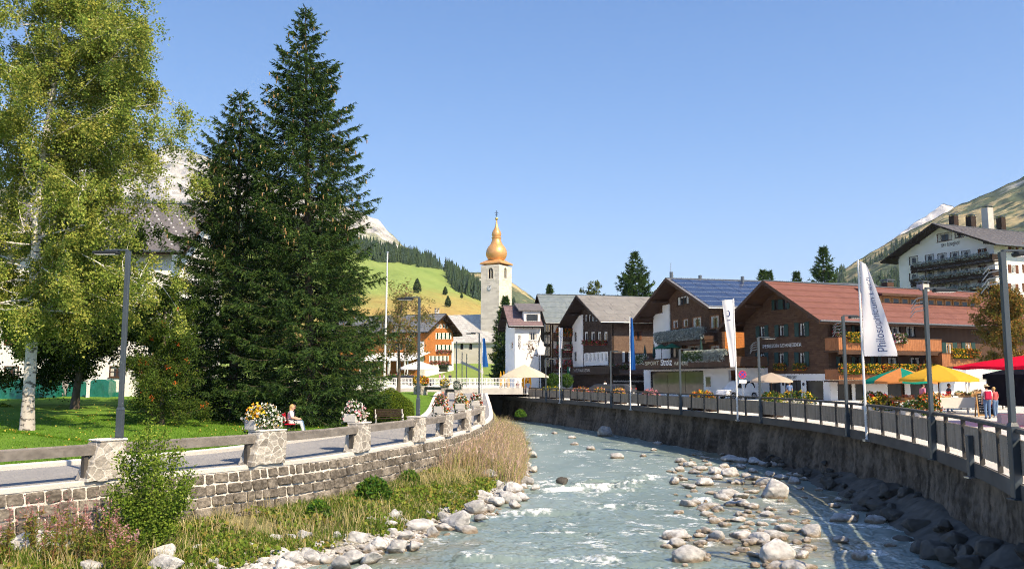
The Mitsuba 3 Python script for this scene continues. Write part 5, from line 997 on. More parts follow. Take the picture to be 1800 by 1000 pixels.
# low wall block and planters on the square
q = onp(1790, 720, 41); k = thing('low_wall', 'low pale concrete wall below the black tent', 'wall'); MB().box(yaw(q[0], q[1], 0, 8), -2.6, 2.6, -2.2, -1.9, 0, .5, .02).put(k, 'concrete')
def planter(pos, w, d, h, label, cols, seed, hh=.5, green=None, group='flower troughs along the square', box='concrete', n=260, size=.10, ang=0, z=None, name='flower_trough', spill=.25):
    r = rng_(seed); k = thing(name, label, 'planter', group); F = yaw(pos[0], pos[1], pos[2], ang); MB().box(F, -w / 2, w / 2, -d / 2, d / 2, 0, h, .02).put(k + '__box', box); MB().box(F, -w / 2 + .04, w / 2 - .04, -d / 2 + .04, d / 2 - .04, h + .001, h + .01).put(k + '__soil', 'soil')
    N = int(n * 3.2); n = int(n * 1.5); rad = rdirs(r, N) * r.uniform(.45, 1, (N, 1)) ** .5; P = np.stack([rad[:, 0] * w * .56, rad[:, 1] * d * .62, h + hh * .12 + hh * .62 * rad[:, 2]], 1); P[:, 2] -= spill * 1.2 * (r.uniform(0, 1, N) < .16) * r.uniform(.3, 1, N); P[:, 2] = np.maximum(P[:, 2], h - spill); P[:, 0] = np.clip(P[:, 0], -w * .6, w * .6); P[:, 1] = np.where(P[:, 2] < h, np.sign(P[:, 1]) * d * .55 + .03 * r.normal(size=N), P[:, 1]); M = MB(); M.add(*leaf_cloud(r, F.map(P), size * 1.1, .6, colors=green or GREENS)); M.put(k + '__leaves', 'leaf', kind='stuff')
    P = P[P[:, 2] > h - .75 * spill][:n]; P = P * [1.06, 1.1, 1] + r.normal(0, .025, P.shape) + [0, 0, .04]; M = MB(); c = np.asarray(cols); M.add(*leaf_cloud(r, F.map(P), size, .95, axis=V(0, -.4, .8), colors=c)); M.put(k + '__blossoms', 'vcol', kind='stuff'); return k
def rail_trough(px, label, cols, seed, w=1.6, n=300, off=-.65, h=.62): u = R.u_at(px=px); F = R.frame(u, 0, off); a = math.degrees(math.atan2(F.ex[1], F.ex[0])); return planter(F.o, w, .6, h, label, cols, seed, hh=.9, n=n, ang=a, box='wood_dark', size=.11)
rail_trough(1127, 'trough of pink flowers behind the fence, before the chalet pillar', PNK, 401, 2.6); rail_trough(1216, 'trough of orange and yellow flowers behind the fence, before the shop window', ORA + YEL + [(.3, .3, .05)], 402, 3.4, 420)
rail_trough(1010, 'trough of orange flowers behind the fence, before the balcony house', ORA + PNK, 403, 4.5, 300); rail_trough(1040, 'trough of yellow flowers behind the fence, left of the parked cars', YEL + PNK, 404, 2.4); rail_trough(1073, 'trough of mixed flowers behind the fence, beside the dark thin lamp', PNK + YEL, 405, 2.2); rail_trough(958, 'trough of yellow flowers at the far end of the fence', YEL + GREENS, 406, 5, 260)
rail_trough(1332, 'low trough with few yellow flowers behind the fence, beside the inn lamp', YEL + GREENS, 407, 1.6, 120)
for px, Y, w, lab, c, s, h in [(1402, 60, 2.4, 'trough of green and yellow plants before the inn shop door', GREENS + YEL + [(.4, .42, .05)], 411, 1.0), (1358, 66, 1.8, 'trough of dark shrubs before the inn shop window', GREENS + [(.2, .06, .05)], 412, .8), (1539, 55, 1.6, 'trough of leafy plants left of the striped parasol', GREENS + YEL, 413, 1.0), (1560, 50, 2.2, 'trough of yellow-green plants below the striped parasol', YEL + [(.4, .42, .05)], 414, .8), (1630, 44, 1.2, 'trough of leafy plants behind the second lamp', GREENS + ORA, 415, 1.1), (1612, 46, 1.6, 'low trough of plants under the yellow parasol', GREENS + WHT, 416, .6)]:
    planter(onp(px, 700, Y), w, .6, .5, lab, c, s, hh=h, n=220, size=.12)
for i, (px, Y) in enumerate(((972, 100), (996, 101))):
    c = onp(px, 690, Y); c[2] = 1.5; k = thing('ball_tree', ['clipped round green tree in a pot, left of the tourist office', 'clipped round green tree in a pot, nearer the tourist office'][i], 'tree'); bx = MB().box(Frame((c[0], c[1], 0)), -.35, .35, -.35, .35, 0, .5, .03).put(k + '__pot', 'concrete'); MB().tube([V(c[0], c[1], .5), c], .05, 5).put(k + '__trunk', 'bark'); r = rng_(420 + i); M = MB(); M.add(*leaf_cloud(r, c + rdirs(r, 1800) * .85 * r.uniform(.6, 1, (1800, 1)) + V(0, 0, .3), .16, .7, colors=GREENS)); M.put(k + '__crown', 'leaf')
# ---------------------------------------------------------------- near trees
def branch(r, p0, d0, L_, n=6, up=0.0, wig=.18):
    pts = [np.asarray(p0, float)]; d = unit(d0)
    for _ in range(n): d = unit(d + r.normal(0, wig, 3) + V(0, 0, up)); pts.append(pts[-1] + d * L_ / n)
    return np.array(pts)
def along(pts, t): t = np.clip(t, 0, 1) * (len(pts) - 1); i = np.minimum(t.astype(int), len(pts) - 2); f = (t - i)[:, None]; return pts[i] * (1 - f) + pts[i + 1] * f
def broadleaf(key, base, trunk, r0, limbs, leafn, lsize, cols, seed, bark='bark', weep=.5, hang=.9, twigs=9, spread=.35, crown_bsdf='leaf', aspect=.75, limb_r=.22, sub=True, dead=0):
    """trunk: polyline; limbs: [(t on trunk, direction, length)]; leaves hang from twigs spread along the limbs."""
    r = rng_(seed); tr = MB(); trunk = np.asarray(trunk, float); n = len(trunk); tr.tube(trunk, np.linspace(r0, r0 * .22, n) * np.r_[1.25, np.ones(n - 1)], 10); tr.put(key + '__trunk', bark, smooth=60)
    lm = MB(); tw_p, tw_d, tw_l = [], [], []
    for t, d, L_ in limbs:
        p0 = along(trunk, np.array([t]))[0]; pts = branch(r, p0, d, L_, 7, -.02, .16); rad = r0 * limb_r * (1.15 - t) * min(1, L_ / 3); lm.tube(pts, np.linspace(rad, rad * .2, len(pts)), 6, cap=False)
        for _ in range(int(3 + L_ * 1.5)):
            s = r.uniform(.06, 1); q = along(pts, np.array([s]))[0]; dd = unit(unit(d) * .5 + rdirs(r, 1)[0] * .8 + V(0, 0, .15)); l2 = L_ * r.uniform(.18, .42) * (1.25 - s * .6)
            p2 = branch(r, q, dd, l2, 5, -.05, .2); lm.tube(p2, np.linspace(rad * .35, rad * .06, len(p2)), 4, cap=False)
            for _ in range(twigs): tw_p.append(along(p2, np.array([r.uniform(.2, 1)]))[0]); tw_d.append(unit(rdirs(r, 1)[0] * (1 - weep) + V(0, 0, -weep) * .9 + dd * .25)); tw_l.append(hang * r.uniform(.35, 1.2))
    P, D, Lg = np.array(tw_p), np.array(tw_d), np.array(tw_l)
    idx = r.integers(0, len(P), leafn); clump = r.uniform(.35, 1.0, len(P)); keep = r.uniform(0, 1, leafn) < clump[idx]; idx = idx[keep]
    C = P[idx] + D[idx] * (Lg[idx] * r.uniform(0, 1, len(idx)))[:, None] + r.normal(0, spread * .4, (len(idx), 3))
    tint = r.uniform(.8, 1.2, (len(P), 1)); cc = np.asarray(cols, float); pick = r.integers(0, len(cc), len(P)); other = r.integers(0, len(cc), len(idx)); use = np.where(r.uniform(size=len(idx)) < .6, pick[idx], other)
    v, f, _ = leaf_cloud(r, C, lsize, aspect, axis=V(0, 0, -.4), fold=.3); col = np.repeat(cc[use] * tint[idx] * r.uniform(.75, 1.25, (len(idx), 1)), 4, 0)
    lm.put(key + '__limbs', bark, kind='stuff'); put(key + '__crown', (v, f), crown_bsdf, color=col); return C
# --- birch at the left edge
b = atz(47, 763, -.30); k = thing('birch_tree', 'tall yellowing birch with white peeling trunk at the left edge', 'tree')
Y0 = b[1]; tp = [at(x, y, Y0) for x, y in [(47, 765), (50, 700), (56, 600), (61, 480), (66, 380), (76, 280), (88, 200), (100, 110), (105, 20), (108, -80), (112, -170)]]; tp[0] = b - V(0, 0, .2)
r = rng_(90); limbs = []
for t in np.linspace(.24, .98, 62):
    az = r.uniform(0, 2 * math.pi); L_ = (3.6 + 3.4 * math.sin(math.pi * min(1, (t - .2) / .62) ** .8)) * r.uniform(.75, 1.15); el = r.uniform(.0, .75) if t > .42 else r.uniform(-.3, .2); limbs.append((t, V(math.cos(az), math.sin(az), el), L_))
for px, py, t in [(340, 108, .62), (350, 150, .6), (330, 190, .55), (270, 235, .5), (230, 330, .36), (225, 420, .3), (300, 30, .72), (250, -20, .8), (290, 300, .42), (200, 500, .24), (170, 560, .22), (20, 520, .24), (-40, 480, .26), (-60, 400, .3), (245, 400, .33), (310, 120, .6), (300, 210, .5), (260, 150, .55), (240, 280, .44), (200, 400, .32), (180, 330, .36), (280, 80, .66), (320, 60, .7), (220, 60, .7), (200, 180, .5), (150, 430, .28), (20, 330, .36), (0, 250, .42), (-20, 150, .52), (0, 60, .66), (150, 250, .46), (260, 350, .36), (230, 460, .28), (120, 540, .22)]:
    p = at(px, py, Y0 + r.uniform(-1.5, 1.5)); s = along(np.array(tp), np.array([t]))[0]; limbs.append((t, unit(p - s), np.linalg.norm(p - s) * .82))
broadleaf(k, b, tp, .27, limbs, 480000, .105, [(.25, .33, .065), (.33, .385, .085), (.40, .41, .10), (.14, .22, .04), (.29, .35, .075), (.36, .37, .08), (.18, .26, .05)], 91, 'bark_birch', weep=.66, hang=1.1, twigs=6, spread=.3)
# --- maple behind it, spruce shade put into its leaf colours
b = atz(130, 726, -.06); k = thing('maple_tree', 'tree with shade painted into its leaf colours and a slender dark trunk standing on the shaded lawn', 'tree'); Y0 = b[1]
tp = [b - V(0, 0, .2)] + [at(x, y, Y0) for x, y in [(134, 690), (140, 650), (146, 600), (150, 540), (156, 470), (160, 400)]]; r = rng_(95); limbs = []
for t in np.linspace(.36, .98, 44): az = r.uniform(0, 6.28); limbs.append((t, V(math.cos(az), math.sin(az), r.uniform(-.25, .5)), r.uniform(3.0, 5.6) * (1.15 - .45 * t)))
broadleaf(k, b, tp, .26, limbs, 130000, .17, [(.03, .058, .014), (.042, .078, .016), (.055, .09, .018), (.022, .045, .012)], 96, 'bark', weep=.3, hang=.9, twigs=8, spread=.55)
# --- rowan with orange berries
b = atz(285, 745, -.2); k = thing('rowan_tree', 'bushy rowan hung with clusters of orange berries beside the spruces', 'tree'); Y0 = b[1]; r = rng_(97)
tp = [b - V(0, 0, .2)] + [at(x, y, Y0) for x, y in [(284, 700), (290, 640), (288, 580), (292, 520)]]; limbs = []
for t in np.linspace(.08, .98, 40): az = r.uniform(0, 6.28); limbs.append((t, V(math.cos(az), math.sin(az), r.uniform(-.1, .7)), r.uniform(1.2, 2.3) * (1.2 - .5 * t)))
C = broadleaf(k, b, tp, .14, limbs, 60000, .12, [(.06, .11, .02), (.09, .15, .03), (.05, .09, .02), (.12, .16, .03)], 98, weep=.25, hang=.5, twigs=8, spread=.3, aspect=.45)
q = C[rng_(99).choice(len(C), 38, False)]; q = (q[:, None] + rng_(100).normal(0, .075, (len(q), 12, 3))).reshape(-1, 3); M = MB(); s_, f_ = np.array([[1, 0, 0], [-1, 0, 0], [0, 1, 0], [0, -1, 0], [0, 0, 1], [0, 0, -1.]]) * .035, np.array([[0, 2, 4], [2, 1, 4], [1, 3, 4], [3, 0, 4], [2, 0, 5], [1, 2, 5], [3, 1, 5], [0, 3, 5]])
M.add((q[:, None] + s_).reshape(-1, 3), (np.arange(len(q))[:, None, None] * 6 + f_).reshape(-1, 3), (.6, .10, .02)); M.put(k + '__berries', 'vcol_gloss', kind='stuff')
# --- spruces
def spruce(key, base, top, R0, seed, whorls=46, per=7, cones=300, sink=.02, low=.25, shape=.82, need=13, wide=(1, 1), big=1.0):
    r = rng_(seed); H = top[2] - base[2]; ax = top - base; tr = MB(); tr.tube([base - V(0, 0, .3), base + ax * .4, base + ax * .8, top], [.30, .19, .08, .012], 8); tr.put(key + '__trunk', 'bark')
    S, D, Lg, wd = [], [], [], MB()
    for w in range(whorls):
        t = low / H + (1 - low / H) * (w + r.uniform(0, .7)) / whorls; t = min(t, .985); L0 = R0 / 4.1 * float(np.interp(1 - t, [0, .03, .12, .255, .5, 1], [.12, .36, 1.2, 2.15, 2.95, 4.1]))
        if t < .1: L0 *= .85
        m = per if t < .85 else 5; a0 = r.uniform(0, 6.28)
        for j in range(m):
            a = a0 + 6.283 * j / m + r.uniform(-.3, .3); L_ = L0 * r.uniform(.62, 1.18); ca, sa = math.cos(a), math.sin(a); L_ *= (wide[0] if ca < 0 else wide[1]) * 1.0
            e0 = .55 * t - .05 + r.uniform(-.08, .12); n = 8; pts = [base + ax * t]; el = e0
            for i in range(n): el += (-.055 if i < 4 else .10) * (1.25 - t) + r.normal(0, .03); pts.append(pts[-1] + V(ca * math.cos(el), sa * math.cos(el), math.sin(el)) * L_ / n)
            pts = np.array(pts); wd.tube(pts, np.linspace(.035 * (1.2 - t), .006, n + 1), 4, cap=False)
            k = max(5, int(L_ * 17 / big)); s = r.uniform(.12, 1, k) ** .8; Q = along(pts, s); side = np.where(r.uniform(size=k) < .5, -1, 1)
            out = V(ca, sa, 0); lat = V(-sa, ca, 0); dd = out * r.uniform(.35, .9, (k, 1)) + lat * (side * r.uniform(.3, 1.0, k))[:, None] + V(0, 0, 1) * r.uniform(-.75, .12, (k, 1)); dd /= np.linalg.norm(dd, axis=1, keepdims=True)
            S.append(Q); D.append(dd); Lg.append(np.clip(L_ * .26 * (1.25 - s), .2, .8) * r.uniform(.6, 1.3, k)); S.append(pts[-1:]); D.append((pts[-1:] - pts[-2:-1]) / np.linalg.norm(pts[-1] - pts[-2])); Lg.append(np.array([.25]))
    S, D, Lg = np.vstack(S), np.vstack(D), np.concatenate(Lg); wd.put(key + '__branches', 'bark', kind='stuff')
    m = need; u = (np.arange(m) + .5) / m; n = len(S)
    C = S[:, None] + D[:, None] * (Lg[:, None] * u)[..., None]; C[..., 2] -= .22 * Lg[:, None] * u ** 2; C = C.reshape(-1, 3); A = np.repeat(D, m, 0); a = rdirs(r, n * m) * .75 + A; a[:, 2] += .05; a /= np.linalg.norm(a, axis=1, keepdims=True)
    bvec = np.cross(a, rdirs(r, n * m)); bvec /= np.linalg.norm(bvec, axis=1, keepdims=True) + 1e-9; ln = r.uniform(.10, .20, (n * m, 1)) * big; w = r.uniform(.016, .032, (n * m, 1)) * big
    v = np.stack([C - bvec * w, C + bvec * w, C + a * ln], 1).reshape(-1, 3); f = np.arange(n * m * 3).reshape(-1, 3)
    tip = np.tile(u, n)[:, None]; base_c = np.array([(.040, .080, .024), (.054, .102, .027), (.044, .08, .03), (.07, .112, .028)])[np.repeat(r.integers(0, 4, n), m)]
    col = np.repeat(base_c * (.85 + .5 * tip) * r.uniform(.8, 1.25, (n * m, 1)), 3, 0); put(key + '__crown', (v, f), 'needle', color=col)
    hi = S[:, 2] > base[2] + H * .42; idx = np.where(hi)[0]; idx = idx[r.choice(len(idx), min(cones, len(idx)), False)] if cones else []
    if cones:
        M = MB()
        for i in idx: q = S[i] + D[i] * Lg[i] * r.uniform(.9, 1.15); l = r.uniform(.15, .24); M.tube([q, q - V(0, 0, l * .3), q - V(0, 0, l * .75), q - V(0, 0, l)], [.015, .036, .03, .008], 5, color=np.array([(.40, .27, .12), (.47, .34, .16), (.36, .21, .1)][r.integers(3)]))
        M.put(key + '__cones', 'vcol', kind='stuff')
    return len(v) // 3
g = lambda px, py, z: atz(px, py, z)
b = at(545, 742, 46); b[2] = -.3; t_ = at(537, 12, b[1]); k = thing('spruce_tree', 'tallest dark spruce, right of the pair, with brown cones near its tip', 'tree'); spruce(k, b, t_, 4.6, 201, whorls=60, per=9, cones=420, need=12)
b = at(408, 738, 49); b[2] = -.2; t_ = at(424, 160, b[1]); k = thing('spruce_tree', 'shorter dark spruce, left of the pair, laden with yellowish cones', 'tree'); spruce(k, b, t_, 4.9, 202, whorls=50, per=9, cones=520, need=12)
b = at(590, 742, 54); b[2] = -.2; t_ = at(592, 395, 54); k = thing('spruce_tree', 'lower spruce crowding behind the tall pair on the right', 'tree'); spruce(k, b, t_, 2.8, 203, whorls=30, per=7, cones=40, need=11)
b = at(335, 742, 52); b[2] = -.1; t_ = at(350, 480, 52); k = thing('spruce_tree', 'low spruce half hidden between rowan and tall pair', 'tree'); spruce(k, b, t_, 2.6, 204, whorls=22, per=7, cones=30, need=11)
# --- sparse browning tree by the flagpole
b = at(700, 700, 74); b[2] = .3; k = thing('cherry_tree', 'loose browning tree in front of the orange hotel, beside the white flagpole', 'tree'); r = rng_(110); Y0 = 74
tp = [b, at(702, 640, Y0), at(700, 600, Y0), at(704, 560, Y0), at(708, 520, Y0)]; limbs = []
for t in np.linspace(.3, .98, 36): az = r.uniform(0, 6.28); limbs.append((t, V(math.cos(az), math.sin(az), r.uniform(-.05, .6)), r.uniform(1.6, 3.4)))
broadleaf(k, b, tp, .16, limbs, 9000, .16, [(.16, .17, .05), (.24, .17, .08), (.11, .13, .04), (.28, .2, .1), (.2, .2, .06)], 111, weep=.3, hang=.6, twigs=5, spread=.4)
# --- far and middle conifers and garden trees
for px, py, yb, Y, R0, lab, cones, nd in [(1116, 443, 600, 138, 5.2, 'broad dark conifer rising behind the tourist office roof', 0, 5), (888, 520, 640, 150, 2.6, 'slim dark conifer leaning against the church tower', 0, 5), (1340, 474, 560, 130, 2.4, 'slim conifer tip behind the solar roof, left one', 0, 4), (1351, 476, 560, 131, 2.4, 'slim conifer tip behind the red roof ridge, second from the left', 0, 4),
                                         (1400, 477, 560, 132, 2.6, 'small conifer tip above the middle of the red roof ridge', 0, 4), (966, 500, 600, 160, 2.4, 'distant conifer peeping over the blue-grey roof', 0, 4), (1447, 434, 560, 125, 3.9, 'light green larch standing above the red roof', 0, 4)]:
    t_ = at(px, py, Y); b = V(t_[0], Y, float(zground(t_[0], Y))); k = thing('larch_tree' if 'larch' in lab else 'conifer_tree', lab, 'tree'); spruce(k, b, t_, R0, int(300 + px), whorls=44, per=9, cones=0, need=nd + 3, low=1.0, big=3.0)
def bush(key, c, rad, n, size, cols, seed, bsdf='leaf', aspect=.5, stems=True):
    r = rng_(seed); d = rdirs(r, n); d[:, 2] = np.abs(d[:, 2]) * 1.0 - .15; lump = .8 + .35 * (meshkit.fbm(d * 2.2, 3, seed))
    P = c + d * np.asarray(rad) * (lump * r.uniform(.55, 1, n) ** .45)[:, None]; v, f, col = leaf_cloud(r, P, size, aspect, axis=d * .6, colors=cols); put(key + '__leaves', (v, f), bsdf, color=col)
    if stems:
        M = MB()
        for _ in range(14): e = c + rdirs(r, 1)[0] * np.asarray(rad) * .6; e[2] = c[2] + abs(e[2] - c[2]); M.tube([c - V(0, 0, .1), (c + e) / 2 + V(0, 0, .1), e], [.03, .02, .006], 4)
        M.put(key + '__stems', 'bark', kind='stuff')
c = at(687, 738, 48.5); c[2] = -.35; k = thing('clipped_bush', 'broad yellow-green yew bush behind the scroll bench', 'bush'); bush(k, c, (1.5, 1.1, 2.2), 36000, .09, [(.10, .17, .02), (.16, .23, .03), (.07, .12, .02), (.2, .26, .04)], 120, aspect=.35)
c = at(652, 735, 47.5); c[2] = -.3; k = thing('clipped_bush', 'smaller yew bush tucked between spruce and broad bush', 'bush'); bush(k, c, (1.4, 1.2, 1.5), 12000, .10, [(.08, .15, .02), (.13, .2, .03), (.06, .11, .02)], 121, aspect=.35)
c = atz(0, 730, -.15); k = thing('garden_shrub', 'low green shrub on the lawn at the left edge', 'shrub'); bush(k, c, (.9, .8, .9), 5000, .11, [(.08, .15, .02), (.12, .2, .03)], 122)
c = at(880, 655, 150); c[2] = 1.8; k = thing('maple_tree', 'small yellow-green tree below the church tower', 'tree'); r = rng_(123); tp = [c, c + V(0, 0, 2), c + V(.2, 0, 4.5)]; limbs = [(t, V(math.cos(a), math.sin(a), r.uniform(0, .7)), r.uniform(1.4, 2.6)) for t, a in zip(np.linspace(.2, 1, 26), r.uniform(0, 6.28, 26))]
broadleaf(k, c, tp, .14, limbs, 7000, .26, [(.16, .2, .04), (.22, .24, .05), (.1, .15, .03)], 124, weep=.2, hang=.5, twigs=4)
c = at(1770, 700, 62); c[2] = 0; k = thing('cherry_tree', 'browning ornamental tree in front of the inn at the right edge', 'tree'); r = rng_(125); tp = [c, at(1768, 640, 62), at(1764, 590, 62), at(1762, 545, 62), at(1760, 522, 62)]; limbs = [(t, V(math.cos(a), math.sin(a), r.uniform(-.2, .6)), r.uniform(1.0, 2.3)) for t, a in zip(np.linspace(.3, 1, 40), r.uniform(0, 6.28, 40))]
broadleaf(k, c, tp, .12, limbs, 30000, .15, [(.2, .17, .04), (.3, .2, .06), (.13, .14, .03), (.34, .17, .05)], 126, weep=.25, hang=.5, twigs=5)
for px, Y, lab in ((1034, 160, 'feathery garden tree behind the dark roof ridge, left one'), (1052, 162, 'feathery garden tree behind the grey panel roof ridge, right one')):
    c = at(px, 560, Y); k = thing('garden_tree', lab, 'tree'); r = rng_(int(px)); t1 = at(px, 505, Y); c[2] = 0; tp = [c, (c + t1) / 2, t1]; limbs = [(t, V(math.cos(a), math.sin(a), .5), r.uniform(1.2, 2.2)) for t, a in zip(np.linspace(.5, 1, 22), r.uniform(0, 6.28, 22))]; broadleaf(k, c, tp, .16, limbs, 4500, .28, [(.09, .12, .04), (.14, .16, .05)], int(px) + 1, weep=.1, hang=.5, twigs=4)
# ---------------------------------------------------------------- boulders
RK = []
def rock_mesh(seed, size, squash=(1, .8, .62), angular=.5, sub=2):
    r = rng_(seed); n = 15 if angular > .3 else 26; p = rdirs(r, n) * r.uniform(.8, 1.0, (n, 1))
    h = trimesh.convex.convex_hull(p * np.asarray(squash)); m = trimesh.Trimesh(h.vertices, h.faces)
    for _ in range(sub): m = m.subdivide()
    trimesh.smoothing.filter_laplacian(m, lamb=.5, iterations=1) if sub > 1 else None
    v = np.array(m.vertices); v = v * (1.06 + .22 * (meshkit.fbm(v * 2.1 + seed, 3, seed)[:, None] - .5) + + .15 * (meshkit.fbm(v * 5 + seed, 2, seed)[:, None] - .5)); a = r.uniform(0, 6.28); c, s = math.cos(a), math.sin(a)
    return np.stack([v[:, 0] * c - v[:, 1] * s, v[:, 0] * s + v[:, 1] * c, v[:, 2]], 1) * size, np.array(m.faces)
def rock(P, size, seed, label, group=None, name='boulder', squash=None, angular=.5, m='rock', sub=2, sink=.25):
    r = rng_(seed); sq = squash or (1, r.uniform(.65, .95), r.uniform(.45, .75)); v, f = rock_mesh(seed, size, sq, angular, sub)
    k = thing(name, label, 'rock', group); put(k, (v + P + V(0, 0, size * sq[2] * (.9 - 2 * sink) * .55), f), m, smooth=40)
GI = ('pale rounded stone lying in the shallow midstream bar', 'midstream stones'); GL = ('pale broken boulder along the waterline of the left bank', 'boulders of the left bank'); GR = ('dark shaded boulder at the foot of the right retaining wall', 'boulders of the right bank'); GS = ('small scattered stone at the edge of the left bank', 'small stones of the left bank')
sd = 1000
def wpx(px, py, z=ZW): return atz(px, py, z)
# bar stones measured in the photograph: (centre px, waterline py, width px)
BAR = [(1197, 812, 20), (1212, 820, 26), (1195, 827, 18), (1232, 826, 24), (1245, 818, 18), (1258, 832, 30), (1222, 832, 20), (1275, 822, 22), (1285, 836, 34), (1310, 838, 26), (1302, 822, 20), (1325, 830, 18), (1185, 848, 24), (1210, 858, 29), (1238, 852, 32), (1262, 842, 20), (1300, 812, 26), (1322, 808, 14), (1345, 818, 20), (1330, 842, 40), (1352, 836, 24), (1300, 850, 22), (1340, 848, 18), (1372, 842, 26), (1395, 848, 28), (1405, 838, 20), (1388, 836, 16),
       (1282, 872, 34), (1303, 874, 30), (1322, 866, 22), (1345, 852, 36), (1362, 874, 48), (1268, 878, 26), (1250, 868, 18), (1208, 888, 34), (1222, 886, 20), (1245, 892, 32), (1262, 898, 24), (1285, 888, 20), (1305, 888, 34), (1320, 892, 26), (1242, 906, 22), (1300, 906, 18), (1315, 908, 20), (1348, 908, 28), (1365, 912, 16), (1298, 916, 26), (1255, 918, 24), (1272, 924, 20), (1305, 928, 26), (1376, 932, 30), (1400, 934, 20), (1428, 940, 44), (1190, 945, 44), (1188, 958, 36), (1260, 950, 38), (1308, 944, 36), (1338, 952, 44), (1362, 946, 40), (1345, 956, 34), (1308, 968, 22), (1325, 978, 28), (1410, 980, 30), (1172, 962, 20), (1210, 984, 60), (1230, 978, 30), (1365, 985, 54), (1370, 1000, 40), (1395, 1004, 44), (1420, 1000, 30),
       (1480, 915, 44), (1500, 908, 24), (1540, 918, 30), (1465, 890, 20), (1478, 952, 26), (1510, 980, 28), (1450, 848, 22), (1440, 862, 14), (1475, 880, 16), (1560, 960, 24), (1085, 805, 26), (1130, 802, 12), (1155, 782, 14), (1175, 776, 12), (1150, 792, 12), (1220, 800, 10), (1243, 806, 10), (1010, 782, 14), (1040, 790, 18), (1270, 800, 14), (1283, 810, 30), (1330, 815, 30), (1362, 820, 22), (1005, 770, 14), (975, 762, 12)]
for px, py, w in BAR:
    P = wpx(px, py); size = w / FOC * P[1] * .67; sd += 1; fl = (1, .62 + .3 * ((sd * 7) % 10) / 10, .36 + .22 * ((sd * 3) % 10) / 10)
    if (px, py) == (1365, 985): rock(P, size * 1.0, sd, 'largest round pale boulder low in the midstream bar', squash=(1, .85, .78), angular=.2, sink=.12)
    elif (px, py) == (1362, 874): rock(P, size, sd, 'tall pale boulder with a flat slanting back in the midstream bar', squash=(1, .8, .75), sink=.1)
    elif (px, py) == (1210, 984): rock(P, size, sd, 'broad pale boulder at the lower left end of the midstream bar', squash=(1, .7, .5), angular=.2, sink=.2)
    else: rock(P, size, sd, *GI, squash=fl, angular=.2 if sd % 3 else .5, sink=.16, name='river_stone')
r = rng_(55)
for _ in range(150):     # smaller stones of the bar
    px, py = r.uniform(1190, 1430), r.uniform(805, 995); px += (py - 805) * .12 - 20; P = wpx(px, py); sd += 1; rock(P, r.uniform(.10, .27), sd, *GI, squash=(1, .75, .45), sub=2, angular=.2, sink=.14, name='river_stone')
rock(wpx(990, 853), .38, 70, 'single dark wet boulder standing in the rapids left of the bar', squash=(1, .7, .8), m='rock_dark', sink=.15)
rock(wpx(1062, 766), .85, 71, 'large split pale boulder at the foot of the far retaining wall', squash=(1, .8, .8), sink=.1); rock(wpx(1155, 780), .5, 72, 'flat pale slab by the shaded wall at mid distance', squash=(1, .6, .35))
# left bank
BANK = [(905, 840, 44), (925, 848, 34), (940, 826, 22), (935, 802, 26), (915, 808, 26), (922, 822, 30), (940, 858, 22), (905, 862, 40), (895, 880, 44), (880, 868, 30), (872, 885, 40), (860, 876, 24), (918, 876, 34), (905, 888, 24), (838, 898, 46), (858, 896, 30), (810, 922, 84), (845, 912, 30), (785, 900, 26), (770, 888, 20), (738, 930, 54), (760, 938, 30), (715, 945, 30), (705, 925, 36), (688, 940, 30), (672, 960, 46), (700, 965, 44), (730, 962, 30), (652, 985, 56), (620, 985, 48), (640, 962, 26), (600, 995, 40), (575, 985, 34), (560, 965, 34), (545, 980, 36), (520, 990, 32), (500, 1000, 40), (470, 990, 24), (598, 938, 34), (660, 925, 22), (680, 912, 18), (755, 915, 16), (790, 880, 14), (765, 845, 26), (640, 1005, 40), (585, 965, 22), (450, 1000, 30), (930, 790, 16), (927, 778, 12)]
for px, py, w in BANK:
    P = wpx(px, py, -2.42); size = w / FOC * P[1] * .54; sd += 1
    if w == 84: rock(P, size, sd, 'largest flat-topped pale boulder of the left bank at the waterline', squash=(1, .75, .6))
    else: rock(P, size, sd, *GL, sink=.2)
for _ in range(230):
    u = L.u_at(y=r.uniform(15, 60) ** 1.0); y = L.pt(u)[1]; w = bankw(y); o = -w * r.uniform(.66, 1.0) if _ % 4 else -w * r.uniform(.25, .7); P = L.pt(u, o); sd += 1
    z = float(zbank(np.array([u]), np.array([o]), P[None, 0], P[None, 1])[0]); rock(V(P[0], P[1], z), r.uniform(.09, .26), sd, *GS, sub=1, sink=.2, name='stone')
for _ in range(150):
    u = L.u_at(y=r.uniform(16, 56)); y = L.pt(u)[1]; w = bankw(y); o = -w * r.uniform(.52, 1.0); P = L.pt(u, o); sd += 1; z = float(zbank(np.array([u]), np.array([o]), P[None, 0], P[None, 1])[0]); rock(V(P[0], P[1], z - .03), r.uniform(.17, .48), sd, *GL, sink=.15)
for px, py, z, s, lab in [(72, 968, -2.0, .85, 'big cracked pale boulder among weeds in the lower left corner'), (292, 975, -2.1, .42, 'pale split boulder under the sapling'), (290, 1000, -2.2, .5, 'pale boulder at the lower edge, right of the sapling roots'), (265, 880, -2.0, .3, 'pale lump of rock against the wall right of the sapling'), (160, 1000, -2.1, .3, 'half buried pale boulder in the weeds at the lower edge')]:
    sd += 1; rock(wpx(px, py, z), s, sd, lab, sink=.15)
for _ in range(90):
    u = R.u_at(y=r.uniform(12, 34) if _ % 3 else r.uniform(30, 46)); y = R.pt(u)[1]; o = r.uniform(-.3, 1.5) * (1 if y < 36 else .6); P = R.pt(u, o); sd += 1; rock(V(P[0], P[1], -1.95 - .5 * o + r.uniform(-.12, .1)), r.uniform(.16, .55) * (1 if y < 32 else .65), sd, *GR, m='rock_dark', sub=3, angular=.6, sink=.15, squash=(1, r.uniform(.6, .9), r.uniform(.5, .8)))
